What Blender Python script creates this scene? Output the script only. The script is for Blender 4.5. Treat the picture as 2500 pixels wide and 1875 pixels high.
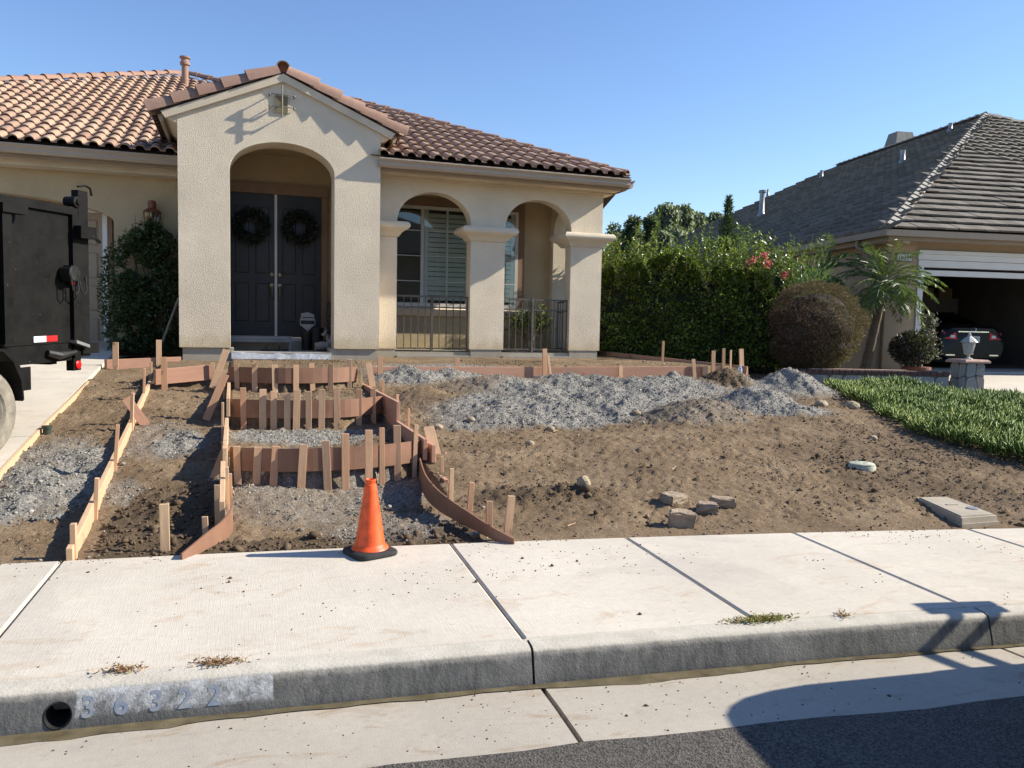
import bpy, bmesh, math, random
import numpy as np
from mathutils import Vector, Matrix, Quaternion
random.seed(7); rng = np.random.default_rng(7)
scn = bpy.context.scene
for o in list(bpy.data.objects): bpy.data.objects.remove(o)
COL = scn.collection
# ------------------------------------------------------------------ camera
IW, IH, FPX, EYE = 2500., 1875., 1950., 1.6
YAW, PITCH, ROLL = map(math.radians, (18.84, -4.05, 1.142))
_f = np.array([math.sin(YAW)*math.cos(PITCH), math.cos(YAW)*math.cos(PITCH), math.sin(PITCH)])
_r0 = np.array([math.cos(YAW), -math.sin(YAW), 0.]); _u0 = np.cross(_r0, _f)
_r = math.cos(ROLL)*_r0 + math.sin(ROLL)*_u0; _u = -math.sin(ROLL)*_r0 + math.cos(ROLL)*_u0
CAMP = np.array([0., 0., EYE])
cam = bpy.data.cameras.new('camera'); camo = bpy.data.objects.new('camera', cam); COL.objects.link(camo)
cam.sensor_width = 36; cam.lens = 36*FPX/IW; cam.clip_start = .05; cam.clip_end = 4000
camo.matrix_world = Matrix(((_r[0],_u[0],-_f[0],0),(_r[1],_u[1],-_f[1],0),(_r[2],_u[2],-_f[2],EYE),(0,0,0,1)))
scn.camera = camo
# ------------------------------------------------------------------ light
SUN = Vector((.823, -.158, .546)).normalized()
world = bpy.data.worlds.new('World'); scn.world = world; world.use_nodes = True
wn = world.node_tree; wn.nodes.clear()
sky = wn.nodes.new('ShaderNodeTexSky'); sky.sky_type = 'NISHITA'; sky.sun_disc = False
sky.sun_elevation = math.asin(SUN.z); sky.sun_rotation = math.atan2(SUN.x, SUN.y)
sky.altitude = 300; sky.air_density = 1.15; sky.dust_density = .05; sky.ozone_density = 3.6
bg = wn.nodes.new('ShaderNodeBackground'); bg.inputs[1].default_value = .105
wo = wn.nodes.new('ShaderNodeOutputWorld')
hs = wn.nodes.new('ShaderNodeHueSaturation'); hs.inputs['Saturation'].default_value = 1.08; hs.inputs['Hue'].default_value = .509; wn.links.new(sky.outputs[0], hs.inputs['Color']); wn.links.new(hs.outputs[0], bg.inputs[0]); wn.links.new(bg.outputs[0], wo.inputs[0])
sl = bpy.data.lights.new('sun', 'SUN'); sl.energy = 4.9; sl.angle = math.radians(.53); sl.color = (1, .925, .785)
so = bpy.data.objects.new('sun', sl); COL.objects.link(so); so.location = (20, -4, 14)
so.rotation_euler = SUN.to_track_quat('Z', 'Y').to_euler()
scn.view_settings.view_transform = 'Standard'; scn.view_settings.look = 'None'
scn.view_settings.exposure = 0.88; scn.view_settings.gamma = 1.0
scn.render.engine = 'CYCLES'; scn.cycles.use_denoising = True
scn.cycles.max_bounces = 8; scn.cycles.diffuse_bounces = 4; scn.cycles.transparent_max_bounces = 8
# ------------------------------------------------------------------ pixel helpers (photo pixels, 2500 x 1875)
def ray(x, y): return _f + (x-IW/2)/FPX*_r - (y-IH/2)/FPX*_u
def onY(p, Y): d = ray(*p); return CAMP + d*(Y/d[1])
def onZ(p, Z): d = ray(*p); return CAMP + d*((Z-EYE)/d[2])
def onP(p, P, N): d = ray(*p); return CAMP + d*(((np.array(P)-CAMP) @ N)/(d @ N))
def crop(x0, y0, s): return lambda x, y: (x0+x/s, y0+y/s)
D = crop(0, 0, 2212/2500)
CS = crop(480, 800, 2.765); CL = crop(0, 800, 2.765); CR = crop(900, 800, 3.13); C4 = crop(1350, 780, 2.949)
C2 = crop(350, 100, 3.386); C3 = crop(850, 200, 3.16); C6 = crop(0, 450, 3.686); C7 = crop(400, 420, 3.607); C8 = crop(900, 450, 3.687)
CG = crop(2140, 640, 5.183); CB = crop(1880, 560, 4.61); CV = crop(1850, 750, 2.812); CT = crop(0, 460, 4.146); CW = crop(0, 800, 5.186); C5 = crop(1850, 250, 3.386)
# ------------------------------------------------------------------ mesh helpers
def reg(o, label=None, cat=None, group=None, kind=None):
    if label: o['label'] = label
    if cat: o['category'] = cat
    if group: o['group'] = group
    if kind: o['kind'] = kind
    return o
def thing(name, loc, label, cat, group=None):
    o = bpy.data.objects.new(name, None); COL.objects.link(o); o.location = loc; o.empty_display_size = .1
    return reg(o, label, cat, group)
def wloc(o):
    v = Vector(o.location)
    while o.parent: o = o.parent; v = v + Vector(o.location)
    return v
def mkmesh(name, V, F, mat, smooth=False):
    me = bpy.data.meshes.new(name)
    if isinstance(F, np.ndarray):
        V = np.asarray(V, dtype=np.float32); n, k = F.shape
        me.vertices.add(len(V)); me.vertices.foreach_set('co', V.ravel())
        me.loops.add(n*k); me.loops.foreach_set('vertex_index', F.astype(np.int32).ravel())
        me.polygons.add(n); me.polygons.foreach_set('loop_start', np.arange(0, n*k, k, dtype=np.int32))
        me.polygons.foreach_set('loop_total', np.full(n, k, dtype=np.int32)); me.update(calc_edges=True)
    else:
        me.from_pydata([tuple(map(float, v)) for v in V], [], F); me.update()
    if smooth: me.polygons.foreach_set('use_smooth', [True]*len(me.polygons))
    if mat is not None: me.materials.append(mat)
    return me
def link(name, me, parent=None, loc=None):
    o = bpy.data.objects.new(name, me); COL.objects.link(o)
    if parent is not None: o.parent = parent
    if loc is not None:
        o.location = Vector(loc) - (wloc(parent) if parent is not None else Vector())
    return o
class MB:
    """collects shapes in world coordinates, builds one mesh object"""
    def __init__(s): s.V = []; s.F = []
    def add(s, V, F):
        n = len(s.V); s.V += [tuple(map(float, v)) for v in V]; s.F += [tuple(i+n for i in f) for f in F]; return s
    def hexa(s, P): return s.add(P, [(3,2,1,0),(4,5,6,7),(0,1,5,4),(1,2,6,5),(2,3,7,6),(3,0,4,7)])
    def box(s, x0, x1, y0, y1, z0, z1):
        return s.hexa([(x0,y0,z0),(x1,y0,z0),(x1,y1,z0),(x0,y1,z0),(x0,y0,z1),(x1,y0,z1),(x1,y1,z1),(x0,y1,z1)])
    def obox(s, O, a, b, c):
        O, a, b, c = (np.array(q, float) for q in (O, a, b, c))
        return s.hexa([O, O+a, O+a+b, O+b, O+c, O+a+c, O+a+b+c, O+b+c])
    def bbox(s, O, a, b, c, e):
        """box with chamfered edges round the c axis and top"""
        O, a, b, c = (np.array(q, float) for q in (O, a, b, c)); la, lb, lc = (np.linalg.norm(q) for q in (a, b, c))
        ea, eb, ec = a*e/la, b*e/lb, c*e/lc
        def ring(i, z): return [O+ea*i+z, O+a-ea*i+z, O+a-ea*i+z+0*b, O+b+z]
        r0 = [O, O+a, O+a+b, O+b]; r1 = [q+c-ec for q in r0]
        r2 = [O+ea+eb+c, O+a-ea+eb+c, O+a-ea+b-eb+c, O+ea+b-eb+c]
        F = [(3,2,1,0)]
        for k in (0, 4):
            for i in range(4): F.append((k+i, k+(i+1) % 4, k+4+(i+1) % 4, k+4+i))
        F.append((8,9,10,11)); return s.add(r0+r1+r2, F)
    def tube(s, path, r, n=8, cap=True):
        P = [np.array(p, float) for p in path]; R = r if hasattr(r, '__len__') else [r]*len(P); V = []; F = []
        up = None
        for i, p in enumerate(P):
            t = P[min(i+1, len(P)-1)]-P[max(i-1, 0)]; t /= np.linalg.norm(t)+1e-9
            if up is None: up = np.array([0,0,1.]) if abs(t[2]) < .9 else np.array([1.,0,0])
            x = np.cross(up, t); x /= np.linalg.norm(x)+1e-9; y = np.cross(t, x); up = y
            for k in range(n): V.append(p+R[i]*(math.cos(2*math.pi*k/n)*x+math.sin(2*math.pi*k/n)*y))
        for i in range(len(P)-1):
            for k in range(n): F.append((i*n+k, i*n+(k+1) % n, (i+1)*n+(k+1) % n, (i+1)*n+k))
        if cap: F.append(tuple(range(n))[::-1]); F.append(tuple((len(P)-1)*n+k for k in range(n)))
        return s.add(V, F)
    def lathe(s, O, prof, n=16, axis=(0,0,1)):
        O = np.array(O, float); ax = np.array(axis, float); ax /= np.linalg.norm(ax)
        x = np.cross(ax, [0,0,1.] if abs(ax[2]) < .9 else [1.,0,0]); x /= np.linalg.norm(x); y = np.cross(ax, x); V = []; F = []
        for r, h in prof:
            for k in range(n): V.append(O+ax*h+r*(math.cos(2*math.pi*k/n)*x+math.sin(2*math.pi*k/n)*y))
        for i in range(len(prof)-1):
            for k in range(n): F.append((i*n+k, i*n+(k+1) % n, (i+1)*n+(k+1) % n, (i+1)*n+k))
        F.append(tuple(range(n))[::-1]); F.append(tuple((len(prof)-1)*n+k for k in range(n))); return s.add(V, F)
    def prism(s, poly, vec):
        n = len(poly); P = [np.array(p, float) for p in poly]; v = np.array(vec, float)
        F = [tuple(range(n))[::-1], tuple(range(n, 2*n))]
        for i in range(n): F.append((i, (i+1) % n, n+(i+1) % n, n+i))
        return s.add(P+[p+v for p in P], F)
    def sweep(s, path, prof, up=(0,0,1), close=True):
        """sweep a closed 2d profile (side, up) along a path"""
        P = [np.array(p, float) for p in path]; n = len(prof); V = []; F = []; up = np.array(up, float)
        for i, p in enumerate(P):
            t = P[min(i+1, len(P)-1)]-P[max(i-1, 0)]; t /= np.linalg.norm(t)+1e-9
            x = np.cross(t, up); x /= np.linalg.norm(x)+1e-9
            for a, b in prof: V.append(p+x*a+up*b)
        for i in range(len(P)-1):
            for k in range(n): F.append((i*n+k, i*n+(k+1) % n, (i+1)*n+(k+1) % n, (i+1)*n+k))
        if close: F.append(tuple(range(n))[::-1]); F.append(tuple((len(P)-1)*n+k for k in range(n)))
        return s.add(V, F)
    def build(s, name, mat, parent=None, smooth=False, origin=None, fix=True):
        V = np.array(s.V, float)
        c = (V.min(0)+V.max(0))/2 if origin is None else np.array(origin, float)
        me = mkmesh(name, V-c, s.F, mat, False)
        if fix:
            bm = bmesh.new(); bm.from_mesh(me); bmesh.ops.recalc_face_normals(bm, faces=bm.faces); bm.to_mesh(me); bm.free()
        if smooth:
            me.polygons.foreach_set('use_smooth', [True]*len(me.polygons))
            try: me.set_sharp_from_angle(angle=math.radians(40))
            except Exception: pass
        return link(name, me, parent, c)
def box(name, mat, parent, *a): return MB().box(*a).build(name, mat, parent, fix=False)
# ------------------------------------------------------------------ value noise (numpy)
_T = rng.random((256, 256))
def vnoise(x, y):
    xi = np.floor(x).astype(int); yi = np.floor(y).astype(int); fx = x-xi; fy = y-yi
    fx = fx*fx*(3-2*fx); fy = fy*fy*(3-2*fy); g = lambda i, j: _T[i & 255, j & 255]
    return (g(xi,yi)*(1-fx)+g(xi+1,yi)*fx)*(1-fy)+(g(xi,yi+1)*(1-fx)+g(xi+1,yi+1)*fx)*fy
def fbm(x, y, o=4, g=.5):
    a = 1; s = 0; t = 0; x = np.asarray(x, float); y = np.asarray(y, float)
    for k in range(o): s = s+a*vnoise(x*2**k+k*17.3, y*2**k+k*9.7); t += a; a *= g
    return s/t
def sstep(a, b, x): t = np.clip((x-a)/(b-a), 0, 1); return t*t*(3-2*t)
# ------------------------------------------------------------------ materials
class NT:
    def __init__(s, name):
        s.m = bpy.data.materials.new(name); s.m.use_nodes = True; s.t = s.m.node_tree; s.t.nodes.clear()
        s.out = s.n('OutputMaterial'); s.b = s.n('BsdfPrincipled'); s.t.links.new(s.b.outputs[0], s.out.inputs[0])
    def n(s, k, **kw):
        q = s.t.nodes.new('ShaderNode'+k)
        for a, v in kw.items(): setattr(q, a, v)
        return q
    def l(s, a, b): s.t.links.new(a, b)
    def pos(s, space='world', sc=(1,1,1), rot=(0,0,0)):
        src = s.n('NewGeometry').outputs['Position'] if space == 'world' else s.n('TexCoord').outputs['Object']
        mp = s.n('Mapping'); mp.inputs['Scale'].default_value = sc; mp.inputs['Rotation'].default_value = rot
        s.l(src, mp.inputs[0]); return mp.outputs[0]
    def noise(s, vec, scale, detail=4, rough=.55, dist=0):
        q = s.n('TexNoise'); q.inputs['Scale'].default_value = scale; q.inputs['Detail'].default_value = detail
        q.inputs['Roughness'].default_value = rough; q.inputs['Distortion'].default_value = dist; s.l(vec, q.inputs['Vector']); return q.outputs[0]
    def ramp(s, fac, stops):
        q = s.n('ValToRGB'); e = q.color_ramp.elements
        while len(e) < len(stops): e.new(.5)
        for i, (p, c) in enumerate(stops): e[i].position = p; e[i].color = (c, c, c, 1) if not hasattr(c, '__len__') else (*c, 1)
        s.l(fac, q.inputs[0]); return q.outputs[0]
    def mix(s, fac, a, b, mode='MIX'):
        q = s.n('Mix', data_type='RGBA', blend_type=mode)
        for i, v in ((0, fac), (6, a), (7, b)):
            if hasattr(v, 'node'): s.l(v, q.inputs[i])
            elif hasattr(v, '__len__'): q.inputs[i].default_value = (*v, 1)
            else: q.inputs[i].default_value = v
        return q.outputs[2]
    def math(s, op, a, b=0.):
        q = s.n('Math', operation=op)
        for i, v in ((0, a), (1, b)):
            if hasattr(v, 'node'): s.l(v, q.inputs[i])
            else: q.inputs[i].default_value = v
        return q.outputs[0]
    def bump(s, h, dist=.01, strength=1., prev=None):
        q = s.n('Bump'); q.inputs['Distance'].default_value = dist; q.inputs['Strength'].default_value = strength; s.l(h, q.inputs['Height'])
        if prev is not None: s.l(prev, q.inputs['Normal'])
        return q.outputs[0]
    def col(s, v):
        if hasattr(v, 'node'): s.l(v, s.b.inputs['Base Color'])
        else: s.b.inputs['Base Color'].default_value = (*v, 1)
        return s
    def set(s, rough=.8, metal=0., normal=None, spec=None):
        if hasattr(rough, 'node'): s.l(rough, s.b.inputs['Roughness'])
        else: s.b.inputs['Roughness'].default_value = rough
        s.b.inputs['Metallic'].default_value = metal
        if spec is not None: s.b.inputs['Specular IOR Level'].default_value = spec
        if normal is not None: s.l(normal, s.b.inputs['Normal'])
        return s
def lin(*c):  # 8-bit srgb to linear
    return tuple(((v/255+.055)/1.055)**2.4 if v/255 > .04045 else v/255/12.92 for v in c)
def plain(name, c, rough=.6, metal=0., var=.12, scale=6., bump=0., bs=80., space='world', spec=None):
    t = NT(name); p = t.pos(space); n = t.noise(p, scale, 5, .6)
    d = tuple(v*(1-var*1.6) for v in c); h = tuple(min(1, v*(1+var)) for v in c)
    t.col(t.ramp(n, [(.3, d), (.7, h)])); rr = t.ramp(t.noise(p, scale*2.3, 3), [(.3, max(.02, rough-.08)), (.7, min(1, rough+.08))])
    t.set(rr, metal, t.bump(t.noise(p, bs, 3), .004, bump) if bump else None, spec); return t.m
def m_stucco(name, base, dirt=(.42,.33,.17)):
    t = NT(name); p = t.pos()
    n1 = t.noise(p, 1.3, 4, .6); n2 = t.noise(p, 66, 5, .68, .3); n3 = t.noise(p, 110, 2)
    c = t.ramp(n1, [(.3, tuple(v*.86 for v in base)), (.72, tuple(v*1.05 for v in base))])
    c = t.mix(t.math('MULTIPLY', t.ramp(n2, [(.35, 1.), (.6, 0.)]), .16), c, tuple(v*.62 for v in base))
    sp = t.n('SeparateXYZ'); t.l(p, sp.inputs[0])       # splash stain near the ground
    low = t.ramp(t.math('ADD', t.math('SUBTRACT', sp.outputs[2], 1.22), t.math('MULTIPLY', t.math('SUBTRACT', t.noise(p, 5, 4, .7), .5), .5)), [(.0, 1.), (.22, 0.)])
    c = t.mix(t.math('MULTIPLY', low, .55), c, dirt); t.col(c)
    b = t.bump(t.ramp(n2, [(.3, 0.), (.5, .5), (.7, 1.)]), .0085, .75); b = t.bump(n3, .003, .5, b); b = t.bump(t.noise(p, 4, 4, .6), .012, .5, b); t.set(.92, 0, b, .25); return t.m
M = {}
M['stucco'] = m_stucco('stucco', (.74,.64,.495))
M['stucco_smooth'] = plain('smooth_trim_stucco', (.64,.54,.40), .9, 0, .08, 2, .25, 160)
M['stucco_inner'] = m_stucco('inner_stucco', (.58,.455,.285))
M['trim_brown'] = plain('brown_trim', (.25,.155,.09), .7, 0, .1, 4)
M['gutter'] = plain('gutter_paint', (.40,.32,.24), .5, 0, .05, 2)
M['fascia'] = plain('fascia_paint', (.30,.215,.14), .7, 0, .08, 3)
def m_tile(name, a, b, ca):
    t = NT(name); p = t.pos(); oi = t.n('ObjectInfo'); at = t.n('Attribute'); at.attribute_name = 'rnd'
    r = t.math('FRACT', t.math('ADD', oi.outputs['Random'], at.outputs['Fac']))
    c = t.ramp(r, [(0, a), (.55, b), (1, ca)]); n = t.noise(p, 9, 5, .7)
    c = t.mix(t.math('MULTIPLY', t.ramp(n, [(.4, 0.), (.75, 1.)]), .35), c, (.12,.085,.075)); t.col(c)
    t.set(.82, 0, t.bump(t.noise(p, 90, 4, .7), .006, .6), .3); return t.m
M['tile'] = m_tile('clay_tile', (.37,.245,.17), (.44,.31,.22), (.30,.185,.135))
M['ridge_tile'] = m_tile('ridge_tile', (.30,.18,.13), (.35,.215,.16), (.25,.15,.11))
def m_concrete(name, base, stain=(.40,.29,.19), brush=True, amt=.8):
    t = NT(name); p = t.pos(); oi = t.n('ObjectInfo')
    c = t.ramp(t.noise(p, .9, 5, .65), [(.3, tuple(v*.84 for v in base)), (.7, tuple(v*1.05 for v in base))])
    c = t.mix(.18, c, t.ramp(t.noise(p, 26, 6, .75), [(.3, .25), (.7, 1.)]), 'MULTIPLY')
    st = t.ramp(t.noise(t.pos('world', (1.2,2.6,1), (0,0,.25)), 2.4, 6, .72, .8), [(.55, 0.), (.72, 1.)])
    c = t.mix(t.math('MULTIPLY', st, .62*amt), c, stain)
    sp = t.ramp(t.noise(t.pos('world', (1,1.9,1)), 15, 3, .8), [(.70, 0.), (.76, 1.)]); c = t.mix(t.math('MULTIPLY', sp, .75*amt), c, tuple(v*.42 for v in stain))
    wet = t.ramp(t.noise(p, .7, 2, .5, 1.5), [(.62, 0.), (.66, 1.)]); c = t.mix(t.math('MULTIPLY', wet, .14*amt), c, (.3,.28,.25))
    t.col(c); nb = t.bump(t.noise(p, 120, 4, .7), .003, .5)
    if brush: nb = t.bump(t.noise(t.pos('world', (220, 6, 6)), 1, 2), .0025, .55, nb)
    t.set(.86, 0, nb, .3); return t.m
M['walk'] = m_concrete('sidewalk_concrete', (.60,.545,.46), amt=1.15)
M['drive'] = m_concrete('driveway_concrete', (.60,.54,.455), (.25,.20,.15), False, .7)
M['gutterpan'] = m_concrete('gutter_concrete', (.43,.385,.32), (.27,.19,.115), False, 1.3)
M['foundation'] = m_concrete('foundation_concrete', (.40,.36,.29), (.2,.15,.09), False)
def m_curb():
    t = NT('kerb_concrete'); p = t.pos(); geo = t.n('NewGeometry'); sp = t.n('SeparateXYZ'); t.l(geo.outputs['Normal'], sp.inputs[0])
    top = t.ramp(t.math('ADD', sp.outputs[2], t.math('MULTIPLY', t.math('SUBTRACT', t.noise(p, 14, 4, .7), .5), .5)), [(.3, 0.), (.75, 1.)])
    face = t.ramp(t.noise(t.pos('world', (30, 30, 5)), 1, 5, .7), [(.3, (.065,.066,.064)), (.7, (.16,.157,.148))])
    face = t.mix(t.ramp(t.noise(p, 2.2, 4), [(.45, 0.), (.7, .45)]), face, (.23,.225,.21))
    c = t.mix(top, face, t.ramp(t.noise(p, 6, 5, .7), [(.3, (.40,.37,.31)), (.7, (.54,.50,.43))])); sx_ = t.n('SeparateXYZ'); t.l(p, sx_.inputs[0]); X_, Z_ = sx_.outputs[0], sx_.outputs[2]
    wob = t.math('MULTIPLY', t.math('SUBTRACT', t.noise(p, 18, 5, .7), .5), .05)
    ins = t.math('MULTIPLY', t.ramp(t.math('ADD', t.math('SUBTRACT', X_, KX0), wob), [(0, 0.), (.012, 1.)]), t.ramp(t.math('ADD', t.math('SUBTRACT', KX1, X_), t.math('MULTIPLY', wob, .2)), [(0, 0.), (.004, 1.)]))
    ins = t.math('MULTIPLY', ins, t.ramp(t.math('ADD', Z_, wob), [(.035, 0.), (.055, 1.)])); ins = t.math('MULTIPLY', ins, t.ramp(t.math('ADD', Z_, t.math('MULTIPLY', wob, .3)), [(.132, 1.), (.142, 0.)]))
    ins = t.math('MULTIPLY', ins, t.ramp(t.noise(p, 13, 7, .82), [(.38, .95), (.60, .12)])); c = t.mix(ins, c, (.52,.53,.54))
    t.col(c)
    t.set(.85, 0, t.bump(t.noise(p, 70, 5, .7), .006, .7), .3); return t.m
KX0 = float(onZ(D(164,1520), .08)[0]); KX1 = float(onZ(D(590,1475), .08)[0])
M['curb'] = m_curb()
def m_asphalt():
    t = NT('asphalt'); p = t.pos()
    v = t.n('TexVoronoi'); v.inputs['Scale'].default_value = 130; t.l(p, v.inputs['Vector'])
    c = t.ramp(v.outputs['Color'], [(.2, (.036,.033,.029)), (.8, (.125,.112,.096))]); c = t.mix(t.ramp(t.noise(p, 1.5, 4), [(.4, 0.), (.7, .35)]), c, (.075,.068,.06))
    t.col(c); t.set(.9, 0, t.bump(v.outputs['Distance'], .006, .6), .3); return t.m
M['asphalt'] = m_asphalt()
def m_soil():
    t = NT('yard_soil'); p = t.pos(); at = t.n('Attribute'); at.attribute_name = 'gravel'; da = t.n('Attribute'); da.attribute_name = 'damp'
    n = t.noise(p, 2.2, 6, .7); n2 = t.noise(p, 55, 5, .7)
    c = t.ramp(n, [(.28, (.15,.104,.062)), (.5, (.235,.166,.102)), (.72, (.33,.245,.158))])
    c = t.mix(t.math('MULTIPLY', t.ramp(n2, [(.35, 1.), (.6, 0.)]), .6), c, (.065,.047,.030))
    c = t.mix(t.ramp(t.noise(p, 85, 2, .5), [(.70, 0.), (.74, .75)]), c, (.42,.36,.28))
    c = t.mix(t.math('MULTIPLY', da.outputs['Fac'], .8), c, (.052,.037,.024))
    v = t.n('TexVoronoi'); v.inputs['Scale'].default_value = 62; t.l(p, v.inputs['Vector'])
    g = t.ramp(v.outputs['Color'], [(.1, (.16,.15,.135)), (.5, (.275,.262,.235)), (.9, (.41,.395,.355))]); g = t.mix(t.ramp(v.outputs['Distance'], [(.3, 0.), (.75, .7)]), g, (.12,.11,.10))
    f = t.ramp(t.math('ADD', at.outputs['Fac'], t.math('MULTIPLY', t.math('SUBTRACT', t.noise(p, 12, 5, .75), .5), 1.1)), [(.22, 0.), (.80, 1.)])
    t.col(t.mix(f, c, g)); b = t.bump(n2, .016, .9); b = t.bump(t.noise(p, 190, 3, .6), .005, .8, b); t.set(.95, 0, b, .15); return t.m
M['soil'] = m_soil()
def m_wood(name, cols, knots=True, sat=1.):
    t = NT(name); oi = t.n('ObjectInfo'); tc = t.n('TexCoord')
    off = t.n('VectorMath', operation='SCALE'); cv = t.n('CombineXYZ'); 
    for i in range(3): t.l(oi.outputs['Random'], cv.inputs[i])
    t.l(cv.outputs[0], off.inputs[0]); off.inputs['Scale'].default_value = 37.
    ad = t.n('VectorMath', operation='ADD'); t.l(tc.outputs['Object'], ad.inputs[0]); t.l(off.outputs[0], ad.inputs[1])
    mp = t.n('Mapping'); mp.inputs['Scale'].default_value = (3, 45, 45); t.l(ad.outputs[0], mp.inputs[0])
    g = t.noise(mp.outputs[0], 1, 5, .65, 1.2)
    c = t.ramp(oi.outputs['Random'], [(i/(len(cols)-1), q) for i, q in enumerate(cols)])
    c = t.mix(t.math('MULTIPLY', t.ramp(g, [(.35, 1.), (.62, 0.)]), .28), c, tuple(v*.5 for v in cols[0]))
    if knots: c = t.mix(t.ramp(t.noise(ad.outputs[0], 7, 2, .4), [(.69, 0.), (.74, .6)]), c, (.14,.07,.04))
    c = t.mix(t.ramp(t.noise(ad.outputs[0], 3, 5, .7), [(.55, 0.), (.8, .4)]), c, (.20,.15,.10)); t.col(c)
    t.set(.78, 0, t.bump(g, .003, .5), .3); return t.m
M['stake'] = m_wood('pine_stake', [(.55,.32,.19), (.60,.40,.25), (.50,.29,.175), (.66,.46,.29)])
M['form'] = m_wood('form_lumber', [(.46,.25,.17), (.52,.30,.205), (.42,.23,.155)])
M['form_pale'] = m_wood('pale_form_lumber', [(.60,.42,.26), (.56,.37,.23)])
M['hardboard'] = plain('brown_hardboard', (.235,.122,.076), .55, 0, .12, 5, .15, 40)
M['iron'] = plain('weathered_iron', (.12,.105,.085), .55, .3, .35, 22)
M['black_paint'] = plain('black_paint', (.018,.018,.017), .42, .0, .5, 9, .15, 60)
M['orange'] = plain('cone_orange', (.84,.10,.016), .48, 0, .22, 16, .15, 60)
M['rubber'] = plain('black_rubber', (.022,.022,.022), .75, 0, .3, 20, .2, 90)
M['white_paint'] = plain('white_paint', (.74,.74,.72), .5, 0, .04, 3)
M['white_vinyl'] = plain('white_vinyl', (.62,.60,.54), .45, 0, .04, 3)
M['chrome'] = plain('chrome', (.75,.76,.78), .16, 1., .03, 5)
# ================================================================== THE SETTING
def quad(a, b, c, x, lo=-4., hi=9.):
    x = np.asarray(x, float); xc = np.clip(x, lo, hi); return a+b*xc+c*xc*xc+(b+2*c*xc)*(x-xc)
def Yt(x): return quad(3.408, -.0715, -.0058, x)      # front edge of the kerb top
def Yb(x): return quad(5.138, -.0907, -.0096, x)      # back edge of the sidewalk
STAIR_L, STAIR_R = -.10, 1.53
R1 = [onZ(CS(*p), .58) for p in ((226,806),(400,812),(650,816),(1000,807),(1300,785),(1460,765),(1512,757))]
R2 = [onZ(CS(*p), .80) for p in ((220,480),(450,487),(700,490),(1000,485),(1150,472),(1255,460))]
R3 = [onZ(CS(*p), 1.05) for p in ((214,262),(400,268),(600,272),(900,270),(1085,262))]
def rline(R, x): return np.interp(x, [p[0] for p in R], [p[1] for p in R])+.025
Y_R1, Y_R2, Y_R3, Y_F = 6.7, 8.6, 10.4, 11.35
def pad_right(Y): return 8.05-(Y-Y_F)*.62             # right edge of the raised pad
def lot(X, Y):
    """smooth lot surface behind the sidewalk"""
    X = np.asarray(X, float); Y = np.asarray(Y, float); s = Y-Yb(X)
    k = np.interp(X, [-60, 6.5, 9, 12, 16, 60], [.108, .108, .078, .038, .04, .04]); k2 = np.interp(X, [7, 11], [.02, .067])
    z = .165+k*np.clip(s, 0, 6.1)+k2*np.clip(s-6.1, 0, 9)
    padz = 1.0+.075*np.clip((Y-Y_F)/1.6, 0, 1.4)
    inpad = (Y > Y_F) & (X > STAIR_L) & (X < pad_right(Y))
    z = np.where(inpad, padz, z)
    left = (X <= STAIR_L) & (X > -1.9); z = np.where(left, .165+.108*np.clip(s, 0, 7.6), z); z = np.where(left & (Y > 10.72) & (X > -1.02), np.maximum(z, .93+.05*np.clip(Y-10.7, 0, 2)), z)
    w = (X > STAIR_L) & (X < STAIR_R) & (Y <= Y_F)
    st = np.where(Y < rline(R1, X), .165+(Y-Yb(X))*.05, np.where(Y < rline(R2, X), .42+(Y-Y_R1)*.037, np.where(Y < rline(R3, X), .68+(Y-Y_R2)*.052, .99)))
    return np.where(w, np.maximum(st, .16), z)
def hit(p, fn=lot, z0=None, add=0.):
    """where the line of sight through a photo pixel meets the lot surface"""
    d = ray(*p); t = 3.5; prev = t
    while t < 60:
        q = CAMP+d*t
        if q[2] < float(fn(q[0], q[1]))+add: break
        prev = t; t += .04
    a, b = prev, t
    for _ in range(30):
        m = (a+b)/2; q = CAMP+d*m
        if q[2] < float(fn(q[0], q[1]))+add: b = m
        else: a = m
    return CAMP+d*b
def grid_mesh(name, X, Y, Z, mat, mask=None, attrs=None, smooth=True):
    ny, nx = X.shape; V = np.stack([X, Y, Z], -1).reshape(-1, 3); i = np.arange(ny*nx).reshape(ny, nx)
    F = np.stack([i[:-1,:-1], i[:-1,1:], i[1:,1:], i[1:,:-1]], -1).reshape(-1, 4)
    if mask is not None: F = F[mask[:-1,:-1].ravel() & mask[1:,1:].ravel() & mask[:-1,1:].ravel() & mask[1:,:-1].ravel()]
    me = mkmesh(name, V, F, mat, smooth)
    for k, a in (attrs or {}).items():
        at = me.attributes.new(k, 'FLOAT', 'POINT'); at.data.foreach_set('value', np.asarray(a, np.float32).ravel())
    return me
# wide ground sheet out to the horizon
gx = np.concatenate([-np.geomspace(900, 8, 16), np.linspace(-7, 30, 60), np.geomspace(32, 900, 16)])
gy = np.concatenate([-np.geomspace(900, 8, 12), np.linspace(-7, 40, 95), np.geomspace(42, 900, 14)])
GX, GY = np.meshgrid(gx, gy)
far = lot(np.clip(GX, -40, 60), np.clip(GY, -50, 60))
GZ = np.where(GY > Yb(GX)+.5, far-.16, -.12); GZ = np.where(GY < -8, -.12, GZ)
M['far_ground'] = plain('dry_ground', (.20,.155,.10), .95, 0, .25, .4, .5, 12)
reg(link('ground', grid_mesh('ground', GX, GY, GZ, M['far_ground'])), kind='structure')
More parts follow.
